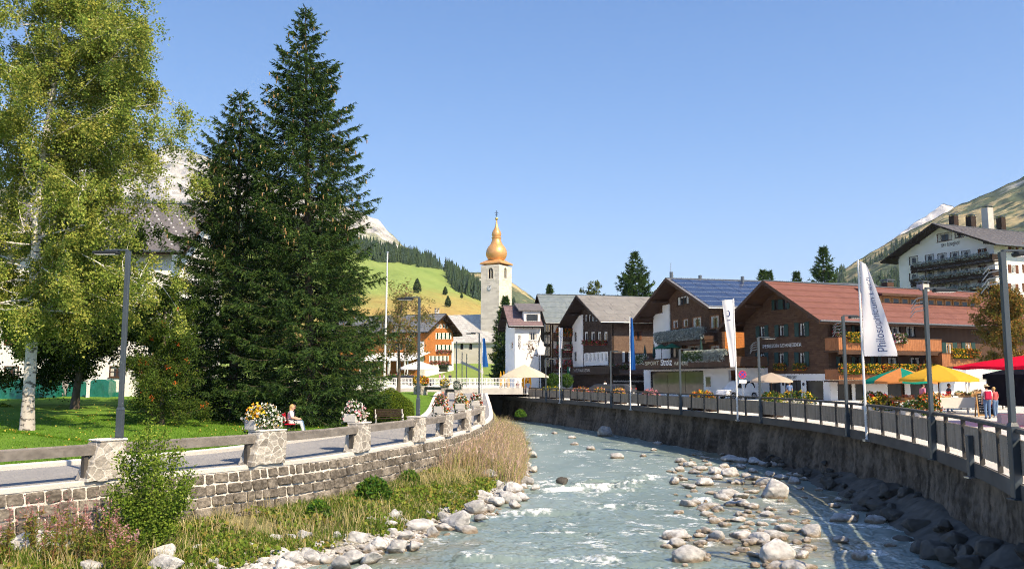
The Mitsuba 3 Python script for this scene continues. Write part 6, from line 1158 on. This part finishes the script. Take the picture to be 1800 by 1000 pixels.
# ---------------------------------------------------------------- bank vegetation
def onbank(n, y0, y1, t0, t1, pow_=1.0):
    y = r.uniform(y0, y1, n); ui = np.interp(y, L.p[:, 1], L.s); w = bankw(y); o = -(.3 + (w - .3) * (t0 + (t1 - t0) * r.uniform(0, 1, n) ** pow_)); P = L.pt(ui, o); z = zbank(ui, o, P[:, 0], P[:, 1]); return np.column_stack([P, z])
STRAW = [(.56, .46, .24), (.62, .53, .31), (.46, .38, .18), (.52, .45, .22)]; GRN = [(.10, .17, .025), (.15, .22, .035), (.08, .13, .02), (.22, .25, .05)]; PINKS = [(.56, .40, .33), (.62, .47, .40), (.5, .36, .27)]
def stuff(name, v, f, c, m, label, cat): k = numbered(name); scene[k] = mikit.ply((v, f), m, color=c); tag(k, label, cat, kind='stuff')
P = onbank(70000, 12, 60, .0, .70); d = nz(P[:, 0], P[:, 1], .9, 61, 3); P = P[d > -.10]; stuff('bank_grass', *blades(r, P, .26, .024, .6, GRN + GRN[:3] + STRAW[:2]), 'leaf', 'ragged green and yellow grass on the left bank', 'grass')
P = onbank(8000, 14, 58, .05, .6); d = nz(P[:, 0], P[:, 1], .5, 63, 3); P = P[d > .06]; stuff('dry_grass', *blades(r, P, .6, .016, .6, STRAW), 'leaf', 'tall straw coloured dry grass in front of the stone wall', 'grass')
P = onbank(17000, 37, 62, .05, .92); P = P[nz(P[:, 0], P[:, 1], .7, 71, 3) > -.07]; stuff('reed_grass', *blades(r, P, 1.25, .022, .38, STRAW + PINKS + [(.24, .31, .08), (.3, .34, .1)], dirs=V(.12, 0, 0)), 'leaf', 'tall pinkish dry reeds on the bank at the river bend', 'grass')
P = onbank(2600, 37, 58, .1, .95); P[:, 2] += r.uniform(.85, 1.3, len(P)); stuff('reed_plumes', *leaf_cloud(r, P, .22, .16, axis=V(.3, 0, 1.6), colors=PINKS), 'leaf', 'pinkish feathery seed heads above the tall reeds', 'grass')
P = onbank(60000, 12, 50, .04, .74); d = nz(P[:, 0], P[:, 1], .8, 65, 3); P = P[d > -.02]; hgt = np.clip(nz(P[:, 0], P[:, 1], 1.2, 66) + .45, .1, .8); P[:, 2] += r.uniform(0, 1, len(P)) * hgt * .45; stuff('bank_weeds', *leaf_cloud(r, P, .125, .8, axis=V(0, -.2, .7), colors=[(.14, .22, .035), (.2, .28, .045), (.11, .18, .03), (.28, .31, .06), (.3, .25, .07)]), 'leaf', 'broad leaved weeds creeping over the left bank', 'plants')
P = onbank(9000, 40, 50, .2, .8)
for px, py, lab, sz in [(655, 880, 'fresh green fern clump at the foot of the wall, middle of the bank', .9), (720, 850, 'bright green weed clump further along the wall', .6), (915, 732, 'green shrub at the river bend below the bridge', .8), (560, 905, 'low dark green weed clump among the bank stones', .5)]:
    q = wpx(px, py, -1.95 if px < 900 else -1.6); k = thing('weed_clump', lab, 'plant'); n = int(2600 * sz); d = rdirs(r, n); d[:, 2] = abs(d[:, 2]); C = q + d * np.array([sz * .75, sz * .5, sz * .9]) * r.uniform(.3, 1, (n, 1)); v, f, c = leaf_cloud(r, C, .16, .4, axis=d * .8 + V(0, 0, .3), colors=[(.06, .16, .03), (.1, .2, .03), (.14, .22, .03)]); put(k, (v, f), 'leaf', color=c); labels[k]['kind'] = 'stuff'
# willowherb and sapling in the foreground
def herb(base, h, seed, label):
    r = rng_(seed); k = thing('willowherb', label, 'plant', 'pink willowherb stems by the wall'); M = MB(); Ls, Fl = [], []
    for _ in range(9):
        p = branch(r, base + r.normal(0, .12, 3) * [1, 1, 0], V(r.normal(0, .2), r.normal(0, .2), 1), h * r.uniform(.65, 1.05), 6, .02, .07); M.tube(p, np.linspace(.009, .003, 7), 4, color=(.2, .09, .05), cap=False); t = r.uniform(.05, .72, 46); Ls.append(along(p, t) + r.normal(0, .05, (46, 3))); t = r.uniform(.62, 1.0, 20); Fl.append(along(p, t) + r.normal(0, .04, (20, 3)))
    M.put(k + '__stems', 'vcol', kind='stuff'); v, f, c = leaf_cloud(r, np.vstack(Ls), .15, .2, axis=V(0, 0, -.2), colors=[(.13, .19, .03), (.2, .24, .04), (.22, .16, .05)]); put(k + '__leaves', (v, f), 'leaf', color=c, kind='stuff'); v, f, c = leaf_cloud(r, np.vstack(Fl), .065, .5, colors=[(.5, .27, .26), (.55, .36, .34), (.42, .2, .2)]); put(k + '__blossoms', (v, f), 'leaf', color=c, kind='stuff')
for i, (px, py, h) in enumerate([(30, 960, 1.25), (60, 975, 1.5), (120, 970, 1.3), (160, 985, 1.5), (190, 985, 1.35), (10, 990, 1.3), (90, 990, 1.1), (215, 1000, 1.0)]): herb(wpx(px, py, -2.0), h, 700 + i, 'pink tinged willowherb growing against the wall in the lower left corner')
b = wpx(262, 965, -2.0); k = thing('sapling', 'leafy young willow sapling growing in front of the wall and lamp pillar', 'tree'); r2 = rng_(720); lm = MB(); Ls = []; Y0 = b[1]
for i, (px, py) in enumerate([(262, 745), (215, 800), (310, 790), (200, 860), (335, 830), (240, 770), (290, 760), (225, 880), (320, 880), (265, 800), (190, 905), (330, 855), (280, 900), (250, 930), (300, 925), (215, 935)]):
    e = at(px, py, Y0 + r2.uniform(-.5, .5)); p = np.array([b, b * .6 + e * .4 + V(0, 0, .15) + r2.normal(0, .06, 3), b * .25 + e * .75 + r2.normal(0, .06, 3), e]); p = spline(p, 12); lm.tube(p, np.linspace(.022, .004, 12), 5, cap=False); t = r2.uniform(.12, 1.0, 1300) ** .8; Ls.append(along(p, t) + r2.normal(0, .12, (1300, 3)))
lm.put(k + '__stems', 'bark', kind='stuff'); v, f, c = leaf_cloud(r2, np.vstack(Ls), .072, .6, axis=V(0, 0, .2), colors=[(.14, .23, .03), (.2, .29, .04), (.27, .35, .06), (.09, .16, .025)]); put(k + '__leaves', (v, f), 'leaf', color=c)
# lawn grass in the near strip
n = 60000; y = r.uniform(17, 55, n); ui = np.interp(y, L.p[:, 1], L.s); o = 4.85 + 16 * r.uniform(0, 1, n) ** 1.3; Pq = L.pt(ui, o); z = zlawn(o, Pq[:, 0], Pq[:, 1]); stuff('lawn_grass', *blades(r, np.column_stack([Pq, z - .01]), .085, .018, .6, [(.08, .19, .015), (.11, .24, .02), (.14, .28, .03), (.06, .14, .012)]), 'leaf', 'short grass blades of the mown lawn', 'grass')
n = 900; y = r.uniform(24, 60, n); ui = np.interp(y, L.p[:, 1], L.s); o = 5 + 22 * r.uniform(0, 1, n); Pq = L.pt(ui, o); z = zlawn(o, Pq[:, 0], Pq[:, 1]); stuff('fallen_leaves', *leaf_cloud(r, np.column_stack([Pq, z + .06]), .085, .7, axis=V(1, 0, 0), colors=[(.5, .42, .08), (.45, .3, .05)]), 'vcol', 'yellow fallen leaves scattered on the lawn', 'leaves')
# ---------------------------------------------------------------- flower boxes on the pillars
for i, lab, c, w, hh in [(1, 'wide pale trough of white and yellow flowers on the pillar beside the seated woman', WHT + WHT + [(.66, .5, .42)] + YEL[:1], 1.1, .62), (2, 'pale box of white and pink flowers on the pillar before the scroll bench', WHT + PNK[:2] + WHT, .78, .6), (4, 'box spilling orange and pink flowers on the pillar past the bush lamp', ORA + PNK + WHT, .78, .75), (5, 'box of white and orange flowers on the pillar near the path bend', WHT + ORA[:1] + YEL[:1], .78, .65), (6, 'box of pale flowers with a red bloom on the last pillar', WHT + RED[:1], .78, .6)]:
    u = PIL[i]; F = L.frame(u, 0, .35); planter(V(F.o[0], F.o[1], zp_(u) + 1.05), w, .5, .31, lab, c, 430 + i, hh=hh, n=420 if i == 1 else 300, size=.085, ang=math.degrees(math.atan2(F.ex[1], F.ex[0])), box='concrete', name='flower_box', group='flower boxes on the wall pillars', spill=.55)
    if i == 1:
        q = F(-.42, -.1, zp_(u) + 1.55); M = MB(); M.add(*leaf_cloud(r, q + r.normal(0, .14, (90, 3)), .09, .9, colors=YEL)); M.put(numbered(f'{[k for k in labels if k.startswith("flower_box")][-1]}__yellow_blossoms'), 'vcol', kind='stuff')
for i, (px, Y) in enumerate(((733, 78), (745, 77), (782, 74), (805, 72))):
    q = at(px, 700, Y); z = float(zpath(Y)); k = thing('stone_post', ['far low stone post below the bridge, leftmost', 'far low stone post below the bridge, second from left', 'far low stone post below the bridge, third from left', 'far low stone post below the bridge, rightmost'][i], 'pillar'); MB().box(Frame((q[0], Y, z)), -.3, .3, -.25, .25, 0, .95, .04).put(k, 'pillar_stone'); planter(V(q[0], Y, z + .95), .8, .45, .3, ['yellow flower box on the leftmost far stone post', 'orange flower box on the second far stone post', 'pale flower box on the third far stone post', 'white flower box on the rightmost far stone post'][i], [YEL, ORA + YEL, WHT + YEL, WHT][i], 450 + i, hh=.7, n=160, size=.12, name='flower_box', group='flower boxes on the far stone posts')
    if i < 3: q2 = at((745, 782, 805)[i], 700, (77, 74, 72)[i]); kk = thing('wooden_rail', ['far timber rail between the two leftmost stone posts', 'far timber rail between the middle stone posts', 'far timber rail before the rightmost stone post'][i], 'railing'); F = Frame((q + q2) / 2 * [1, 1, 0], (q2 - q) * [1, 1, 0]); l = np.linalg.norm((q2 - q)[:2]) / 2; MB().box(F, -l + .32, l - .32, -.1, .1, z + .6, z + .85).put(kk, 'rail_dark')
# ---------------------------------------------------------------- benches
def bench(pos, ang, label, scroll=True):
    k = thing('park_bench', label, 'bench'); F = yaw(pos[0], pos[1], pos[2], ang)
    for s in (-.72, .72):
        M = MB(); f = lambda pts, rad=.022: M.tube(F.map(np.array([V(s, y, z) for y, z in pts])), rad, 6); t = np.linspace(0, 2 * math.pi * 1.25, 18)
        f([(-.28, 0), (-.2, .2), (-.25, .42)]); f([(.3, 0), (.18, .22), (.22, .43), (.34, .92)]); f([(-.25, .42), (.22, .40)]); f([(.27, .66), (-.1, .68), (-.28, .64)])
        M.tube(F.map(np.array([V(s, -.26 + .1 * math.cos(a) * (1 - a / 12), .55 + .1 * math.sin(a) * (1 - a / 12)) for a in t])), .018, 5); M.tube(F.map(np.array([V(s, .02 + .13 * math.cos(a) * (1 - a / 12), .2 + .13 * math.sin(a) * (1 - a / 12)) for a in t])), .018, 5); M.build(k, 'end_frame', 'paint_white' if scroll else 'black', kind='stuff')
    for i in range(5): MB().box(F, -.8, .8, -.24 + i * .095, -.165 + i * .095, .43, .46, .008).build(k, 'seat_slat', 'wood_dark' if scroll else 'canvas_red')
    for i in range(5): z = .52 + i * .085; y = .235 + (z - .43) * .24; MB().box(F, -.8, .8, y - .015, y + .012, z, z + .07, .008).build(k, 'back_slat', 'wood_dark' if scroll else 'canvas_red')
    return F
q = at(684, 741, 46.3); bench((q[0], q[1], -.5), 14, 'white scroll-sided bench with dark slats on the lawn edge before the bush')
# ---------------------------------------------------------------- people
for n, c in (('skin', (.55, .33, .24)), ('hair_blond', (.55, .36, .15)), ('hair_dark', (.05, .03, .02)), ('denim', (.12, .2, .34)), ('shirt_white', (.74, .73, .74)), ('shirt_red', (.55, .10, .10)), ('bag_red', (.55, .02, .08)), ('trouser_pale', (.62, .63, .64)), ('straw', (.62, .5, .32)), ('shirt_dark', (.05, .05, .07)), ('shirt_pink', (.7, .25, .4)), ('shirt_blue', (.2, .3, .5))): mat(n, c, .8)
def smooth_man(m, e=.03): return m.refine_to_length(e)
def person(label, pos, ang, J, wear, hair='hair_dark', hat=None, pack=None, bag=None, group=None, scale=1.0, long_hair=False, glasses=False, detail=True):
    """J: joints in metres, x right, y forward, z up, feet at z = 0."""
    k = thing('person', label, 'person', group); F = yaw(pos[0], pos[1], pos[2], ang); S = scale
    def out(name, m, bsdf, e=.035):
        v, f = marr(m.refine_to_length(e)); t = trimesh.Trimesh(v, f, process=True); trimesh.smoothing.filter_taubin(t, iterations=6); put(numbered(f'{k}__{name}'), (F.map(np.array(t.vertices) * S), np.array(t.faces)), bsdf, smooth=True)
    h = J['head']; hd = J.get('face', V(0, 1, 0)); hd = unit(hd); rt = unit(np.cross(hd, V(0, 0, 1)))
    body = [chain([(J['neck'], .052), (h - V(0, 0, .06), .05)]), hull(h + trimesh.creation.icosphere(2).vertices * [.077, .092, .115]), chain([(h + hd * .02 - V(0, 0, .07), .058), (h + hd * .055 - V(0, 0, .085), .034)]), ball(h + hd * .105 - V(0, 0, .01), .018), ball(h + rt * .078, .022), ball(h - rt * .078, .022)]
    body.append(chain([(J['neck'], .06), (J['chest'], .115), (J['hip'], .12)]))
    for s in 'lr':
        sh, el, wr, fg = J['sh' + s], J['el' + s], J['wr' + s], J['fg' + s]; body.append(chain([(sh, .05), (el, .04), (wr, .028)])); d = unit(fg - wr); side = unit(np.cross(d, V(0, 0, 1) + .01)); body.append(chain([(wr, .028), (wr + d * .08, .036)]))
        for i in range(4): o = side * (i - 1.5) * .02; a = wr + d * .075 + o; body.append(chain([(a, .011), (a + d * .045 - V(0, 0, .004), .0105), (a + d * (.07 + .012 * (1 - abs(i - 1.5))) - V(0, 0, .016), .009)]))
        a = wr + d * .03 + side * .035; body.append(chain([(a, .014), (a + side * .03 + d * .045, .011)]))
        body.append(chain([(J['hp' + s], .085), (J['kn' + s], .055), (J['an' + s], .038)]))
    out('body', m3.Manifold.batch_boolean(body, m3.OpType.Add), 'skin', .02)
    top = [chain([(J['shl'], .068), (J['chest'] + V(0, 0, .06), .13), (J['shr'], .068)]), chain([(J['chest'] + V(0, 0, .05), .145), (J['hip'] + V(0, 0, .08), .135)]), chain([(J['hip'] + V(0, 0, .08) - V(.06, 0, 0), .115), (J['hip'] + V(0, 0, .08) + V(.06, 0, 0), .115)])]
    for s in 'lr': m = J['sh' + s] * .25 + J['el' + s] * .75; top.append(chain([(J['sh' + s], .066), (m, .055)]))
    out('shirt', m3.Manifold.batch_boolean(top, m3.OpType.Add), wear[0])
    tr = [chain([(J['hpl'], .105), (J['hpr'], .105)]), chain([(J['hip'] + V(0, 0, .06), .122), (J['hip'], .12)])]
    for s in 'lr': tr.append(chain([(J['hp' + s], .103), (J['kn' + s], .072), (J['an' + s] + V(0, 0, .02), .056)]))
    out('trousers', m3.Manifold.batch_boolean(tr, m3.OpType.Add), wear[1])
    for s in 'lr': a = J['an' + s]; fd = unit(J.get('toe', V(0, 1, 0))); out('shoe', chain([(a - V(0, 0, .035), .048), (a + fd * .16 - V(0, 0, .055), .036)]), wear[2])
    hr = hull(h - hd * .018 + V(0, 0, .02) + trimesh.creation.icosphere(2).vertices * [.088, .1, .112]) - hull(h + hd * .115 - V(0, 0, .055) + trimesh.creation.icosphere(2).vertices * [.09, .085, .12])
    if long_hair: hr = hr + chain([(h - hd * .06, .075), (h - hd * .075 - V(0, 0, .15), .055)])
    out('hair', hr, hair, .02)
    for s in (-1, 1): out('eye', ball(h + hd * .086 + rt * s * .032 + V(0, 0, .005), .011), 'black', .02)
    out('mouth', chain([(h + hd * .088 + rt * .02 - V(0, 0, .06), .008), (h + hd * .088 - rt * .02 - V(0, 0, .06), .008)]), 'shirt_red', .02)
    if glasses: out('sunglasses', chain([(h + hd * .1 + rt * .06 + V(0, 0, .005), .018), (h + hd * .1 - rt * .06 + V(0, 0, .005), .018)]), 'black', .03)
    if hat: MB().lathe(Frame(F.map((h + V(0, 0, .045)) * S), F.ex), [(.175, -.01), (.18, .0), (.1, .015), (.098, .075), (.07, .105), (0, .11)], 18).put(numbered(k + '__hat'), hat, smooth=40)
    if pack: c = J['chest'] - V(0, .2, .08); out('backpack', hull(np.vstack([c + V(x, y, z) + .06 * trimesh.creation.icosphere(1).vertices for x in (-.1, .1) for y in (-.03, .04) for z in (-.16, .17)])), pack)
    if bag is not None: c = bag; out('hand_bag', hull(np.vstack([c + V(x, 0, z) + .035 * trimesh.creation.icosphere(1).vertices for x in (-.09, .09) for z in (-.12, .1)])), 'bag_red')
    return k
def standing(step=.08, lean=0.0, arm=0.0, hold=False):
    J = dict(head=V(0, .03 + lean, 1.62), neck=V(0, lean, 1.47), chest=V(0, lean * .8, 1.28), hip=V(0, 0, .98))
    for s, g in (('l', -1), ('r', 1)):
        J['sh' + s] = V(g * .185, lean, 1.41); J['el' + s] = V(g * (.235 + arm * .03), lean - .03, 1.13); J['wr' + s] = V(g * .22, lean + (.16 if hold else .05), 1.02 if hold else .88); J['fg' + s] = J['wr' + s] + V(0, .05, -.1)
        J['hp' + s] = V(g * .09, 0, .93); J['kn' + s] = V(g * .1, .03 + g * step * .4, .5); J['an' + s] = V(g * .105, g * step, .085)
    return J
q = atz(1737, 735.5, 0); J = standing(.06); person('person in sun hat and white shirt with a red backpack, left of the couple', q, -12, J, ('shirt_white', 'denim', 'shirt_dark'), 'hair_dark', hat='straw', pack='bag_red')
q = atz(1751, 733.5, 0); J = standing(.05, .05, 0, True); person('person in red top and jeans holding a red bag, right of the couple', q, 15, J, ('shirt_red', 'denim', 'shirt_white'), 'hair_blond', bag=V(-.2, .2, .78), scale=.93)
# woman and companion on the path bench
def sitting(leg=.42):
    J = dict(head=V(0, .02, 1.22), neck=V(0, -.02, 1.06), chest=V(0, -.04, .86), hip=V(0, -.05, .54), face=V(.15, 1, -.05))
    for s, g in (('l', -1), ('r', 1)):
        J['sh' + s] = V(g * .18, -.03, 1.0); J['el' + s] = V(g * .23, .02, .74); J['wr' + s] = V(g * .12, .26, .66); J['fg' + s] = J['wr' + s] + V(-g * .03, .09, -.01)
        J['hp' + s] = V(g * .09, -.02, .5); J['kn' + s] = V(g * .1, leg, .5); J['an' + s] = V(g * .1, leg + .12, .09)
    return J
q = at(511, 750, 40.2); zs = float(zlawn(6.6, q[0], q[1])) - .03; FBn = bench((q[0], q[1], zs), 100, 'red slatted bench behind the wide flower trough', scroll=False)
Fq = yaw(q[0], q[1], zs, 100); a = Fq(-.3, -.05, 0); bpos = Fq(.42, -.05, 0)
person('blond woman in white sitting sideways on the bench behind the flower trough', a, -80, sitting(), ('shirt_white', 'trouser_pale', 'shirt_white'), 'hair_blond', long_hair=True)
person('person in sunglasses sitting behind the flower trough, mostly hidden by blossoms', bpos, -80, sitting(), ('shirt_dark', 'denim', 'shirt_dark'), 'hair_dark', glasses=True)
# distant passers-by
for i, (px, Y, z, c, lab) in enumerate([(928, 95, 0, ('shirt_blue', 'trouser_pale', 'shirt_dark'), 'distant person in blue beside the folded yellow parasols'), (1064, 104, 0, ('shirt_white', 'denim', 'shirt_dark'), 'distant person in light top behind the parked dark cars'), (773, 130, 1, ('shirt_pink', 'shirt_dark', 'shirt_dark'), 'distant person in pink before the orange hotel shop'), (780, 131, 1, ('shirt_white', 'shirt_dark', 'shirt_dark'), 'distant person in white before the orange hotel shop'), (791, 132, 1, ('shirt_dark', 'denim', 'shirt_dark'), 'distant person in dark clothes at the orange hotel corner'), (910, 97, 0, ('shirt_red', 'denim', 'shirt_dark'), 'distant person in red at the cream parasol'), (1668, 52.6, 0, ('shirt_dark', 'denim', 'shirt_dark'), 'stall keeper in dark clothes behind the long white market table'), (1622, 52, 0, ('shirt_pink', 'denim', 'shirt_dark'), 'person in pink browsing between the striped and yellow parasols'), (1388, 72, 0, ('shirt_blue', 'shirt_dark', 'shirt_dark'), 'person in blue before the inn shop door')]):
    q = at(px, 690, Y); person(lab, V(q[0], Y, z + .02), 40 * i, standing(.12), c)
# ---------------------------------------------------------------- vehicles
mat('paint_van', (.80, .80, .80), .25, clearcoat=.6); mat('paint_car', (.02, .025, .04), .22, clearcoat=.8); mat('paint_car_grey', (.06, .065, .08), .22, clearcoat=.8); mat('tyre', (.02, .02, .02), .8); mat('tail_light', (.5, .02, .02), .3)
def car(pos, ang, label, paint, prof, glass, Ln, Wd, wheels=(.75, 3.35), wr=.31, cat='car', tail=True, name='parked_car', group=None):
    """prof: side outline (x along the car from its nose, z); glass: side window outlines."""
    k = thing(name, label, cat, group); F = yaw(pos[0], pos[1], pos[2], ang); F = Frame(F(-Ln / 2, 0, 0), F.ex, F.ey)
    P = sg.Polygon(prof).buffer(.06).buffer(-.06)
    for x in wheels: P = P.difference(sg.Point(x, wr).buffer(wr + .06))
    t = trimesh.creation.extrude_polygon(P, Wd, engine='earcut').subdivide_to_size(.3); v = np.array(t.vertices); y = v[:, 2] - Wd / 2; z = v[:, 1]; tum = 1 - .16 * np.clip((z - .85) / .8, 0, 1) - .03 * np.clip((.45 - z) / .3, 0, 1); nose = 1 - .12 * np.clip((.5 - v[:, 0]) / .5, 0, 1) ** 2 - .08 * np.clip((v[:, 0] - Ln + .4) / .4, 0, 1) ** 2
    put(k + '__body', (F(v[:, 0], y * tum * nose, z), np.array(t.faces)), paint, smooth=28)
    for s in (-1, 1):
        for gp in glass:
            t = trimesh.creation.extrude_polygon(sg.Polygon(gp), .012, engine='earcut'); v = np.array(t.vertices); tum = 1 - .16 * np.clip((v[:, 1] - .85) / .8, 0, 1); part(k, 'side_window', (F(v[:, 0], s * (Wd / 2 * tum - .004 + v[:, 2]), v[:, 1]), np.array(t.faces)), 'glass_shop')
        for x in wheels:
            A = Frame(F(x, s * (Wd / 2 - .12), wr), F.ex, F.ez, F.ey * s); w = MB().lathe(A, [(0, -.1), (wr * .98, -.1), (wr, -.06), (wr, .08), (wr * .9, .11), (wr * .66, .11)], 18).build(k, 'wheel', 'tyre', smooth=40); MB().lathe(A, [(wr * .66, .105), (wr * .6, .08), (.06, .1), (0, .1)], 14).build(w, 'rim', 'metal_light')
        MB().box(F, Ln - .03, Ln + .015, s * Wd * .40 - .09, s * Wd * .40 + .09, .75, 1.05).build(k, 'tail_light', 'tail_light'); MB().box(F, .03, .16, s * Wd * .34 - .14, s * Wd * .34 + .14, .62, .76, .03).build(k, 'headlight', 'metal_light'); MB().box(F, 1.15, 1.28, s * (Wd / 2 + .02) - .09, s * (Wd / 2 + .02) + .09, .93, 1.06, .03).build(k, 'mirror', paint)
    MB().box(F, Ln - .012, Ln + .012, -.26, .26, .5, .61).build(k, 'number_plate', 'letter_white'); MB().box(F, Ln - .08, Ln - .05, -Wd * .36, Wd * .36, 1.02, 1.35).build(k, 'rear_window', 'glass_dark'); return k, F
q = onp(1298, 700, 87); k, F = car(q, 26, 'white delivery van with a dark arc emblem parked before the chalet', 'paint_van', [(0, .25), (4.4, .25), (4.42, 1.1), (4.3, 1.78), (4.1, 1.84), (2.1, 1.84), (1.75, 1.72), (1.05, 1.05), (.2, .88), (0, .6)], [[(1.25, 1.08), (1.95, 1.08), (1.95, 1.6), (1.75, 1.6)]], 4.42, 1.8, (.85, 3.5), .32, 'van', name='delivery_van')
ring = sg.Point(0, 0).buffer(.62, 16).difference(sg.Point(0, -.05).buffer(.54, 16)).intersection(sg.box(-1, -.05, 1, 1))
for s in (-1, 1): MB().poly(Frame(F(3.0, s * .86, 1.15), F.ex, F.ey * s, F.ez), ring, -.08, .03).build(k, 'emblem', 'black')
CP = [(0, .22), (4.2, .22), (4.22, .9), (4.1, 1.05), (3.6, 1.42), (2.0, 1.46), (1.7, 1.4), (1.05, .95), (.15, .8), (0, .6)]; CG = [[(1.25, .95), (2.3, .95), (2.3, 1.36), (1.8, 1.33)], [(2.4, .95), (3.6, .98), (3.45, 1.3), (2.4, 1.36)]]
car(onp(1054, 690, 92), 160 + 180, 'dark blue car parked behind the fence before the tourist office, left one', 'paint_car', CP, CG, 4.2, 1.75); car(onp(1082, 690, 93), 150 + 180, 'dark grey car parked before the shop front, right one', 'paint_car_grey', CP, CG, 4.2, 1.75)
for i, px in enumerate((715, 738)): car(V(at(px, 690, 120)[0], 120, 1.0), 170, ['dark car parked before the orange hotel, left one', 'dark grey car parked before the orange hotel, right one'][i], ['paint_car', 'paint_car_grey'][i], CP, CG, 4.2, 1.75)
# bicycle leaning by the van
q = onp(1287, 700, 77); k = thing('bicycle', 'dark bicycle standing in front of the white van', 'bicycle'); F = yaw(q[0], q[1], 0, 10); tor = lambda x: F.map(np.array([V(x + .33 * math.cos(a), 0, .34 + .33 * math.sin(a)) for a in np.linspace(0, 6.2832, 20)]))
for x in (-.5, .52): MB().tube(tor(x), .022, 5, cap=False).build(k, 'wheel', 'tyre')
M = MB(); f = lambda *p: M.tube(F.map(np.array([V(a, 0, b) for a, b in p])), .02, 5); f((-.5, .34), (-.12, .86)); f((-.12, .3), (-.18, .9)); f((-.12, .3), (.38, .82)); f((-.17, .8), (.37, .86)); f((-.5, .34), (-.12, .3)); f((.35, .98), (.52, .34)); M.put(k + '__frame', 'black', kind='stuff'); MB().tube(F.map(np.array([V(.34, -.26, 1.0), V(.36, 0, .98), V(.34, .26, 1.0)])), .018, 5).put(k + '__handlebar', 'black'); MB().box(F, -.32, -.06, -.07, .07, .9, .95, .03).put(k + '__saddle', 'black')
# ---------------------------------------------------------------- green tarpaulins before the left hotel
mat('tarp', tone((.008, .10, .075), (.014, .16, .115), 1.5), .32, specular=.6); mat('tarp_grey', (.35, .34, .36), .35)
for i, (px, Y, w, h, d, mm, lab) in enumerate([(18, 64, 3.0, 1.7, 1.6, 'tarp', 'green tarpaulin cover over stacked furniture, leftmost'), (87, 65, 1.6, 1.75, 1.4, 'tarp', 'square green tarpaulin cover right of the birch trunk'), (108, 66, .9, 1.75, 1.6, 'tarp_grey', 'grey tarpaulin cover beside the square green one'), (140, 66, 1.4, 1.5, 1.2, 'tarp', 'green tarpaulin cover behind the dark maple trunk'), (180, 66, 1.5, 1.65, 1.3, 'tarp', 'rounded green tarpaulin cover right of the white post'), (205, 67, 1.0, .7, 1.2, 'tarp', 'low green tarpaulin cover at the right end'), (42, 65, .8, 1.4, 1.2, 'tarp', 'narrow green tarpaulin cover directly left of the birch trunk')]):
    q = at(px, 700, Y); k = thing('tarpaulin', lab, 'tarpaulin', 'tarpaulin covers before the left hotel'); b = trimesh.creation.box((w, d, h)).subdivide_to_size(.14); v = np.array(b.vertices); t = (v[:, 2] / h + .5)[:, None]; rr = rng_(800 + i); v[:, :2] *= 1.06 - .14 * t; v += .16 * (np.stack([meshkit.fbm(v * [2.2, 2.2, .9] + 9 * i + s, 3, i) for s in (0, 40, 80)], -1) - .5); round_ = np.clip(np.abs(v[:, 0]) / (w / 2) - .6, 0, 1); v[:, 2] -= (.35 if 'rounded' in lab else .18) * round_ * t[:, 0]
    u_ = np.interp(Y, L.p[:, 1], L.s); z = .42; put(k, (v + V(q[0], Y, z + h / 2 - .1), np.array(b.faces)), mm, smooth=50)
q = at(154, 700, 64.5); k = thing('white_post', 'short white post between two tarpaulin covers', 'post'); MB().box(Frame((q[0], 64.5, .3)), -.1, .1, -.1, .1, 0, 1.5, .01).put(k, 'paint_white')
# church lawn stairs and ramp
q = at(816, 655, 150); k = thing('church_wall', 'sloping pale stair wall on the lawn below the church', 'wall'); MB().hexa(np.array([at(x, y + dy, Yy) for x, y in ((798, 628), (850, 652)) for Yy in (158, 158.6) for dy in (5, 0)])).put(k, 'concrete')
# loose gravel along the waterline: past counting
n = 2600; y = r.uniform(15, 60, n); ui = np.interp(y, L.p[:, 1], L.s); w = bankw(y); o = -w * r.uniform(.62, 1.02, n); Pq = L.pt(ui, o); z = zbank(ui, o, Pq[:, 0], Pq[:, 1]); M = MB(); PR = [rock_mesh(3000 + i, 1.0, (1, .8, .6), .5, 1) for i in range(8)]
for i in range(n): v, f = PR[i % 8]; s = r.uniform(.035, .10); M.add(v * s + V(Pq[i, 0], Pq[i, 1], z[i] + s * .3), f)
k = numbered('gravel'); scene[k] = mikit.ply(M.mesh(), 'rock'); tag(k, 'loose pale gravel between the boulders of the left bank', 'gravel', kind='stuff')
# ---------------------------------------------------------------- thin mountain air
scene['haze_air'] = {'type': 'homogeneous', 'albedo': {'type': 'rgb', 'value': [.95, .96, .98]}, 'sigma_t': {'type': 'rgb', 'value': [.000045, .000052, .000064]}, 'phase': {'type': 'hg', 'g': .3}}
scene['haze'] = {'type': 'cube', 'to_world': T().translate([0, 2500, 364]).scale([6000, 4500, 369]), 'bsdf': {'type': 'null'}, 'interior': {'type': 'ref', 'id': 'haze_air'}}
tag('haze', 'thin bluish mountain air over the valley', 'haze', kind='stuff'); scene['camera']['medium'] = {'type': 'ref', 'id': 'haze_air'}
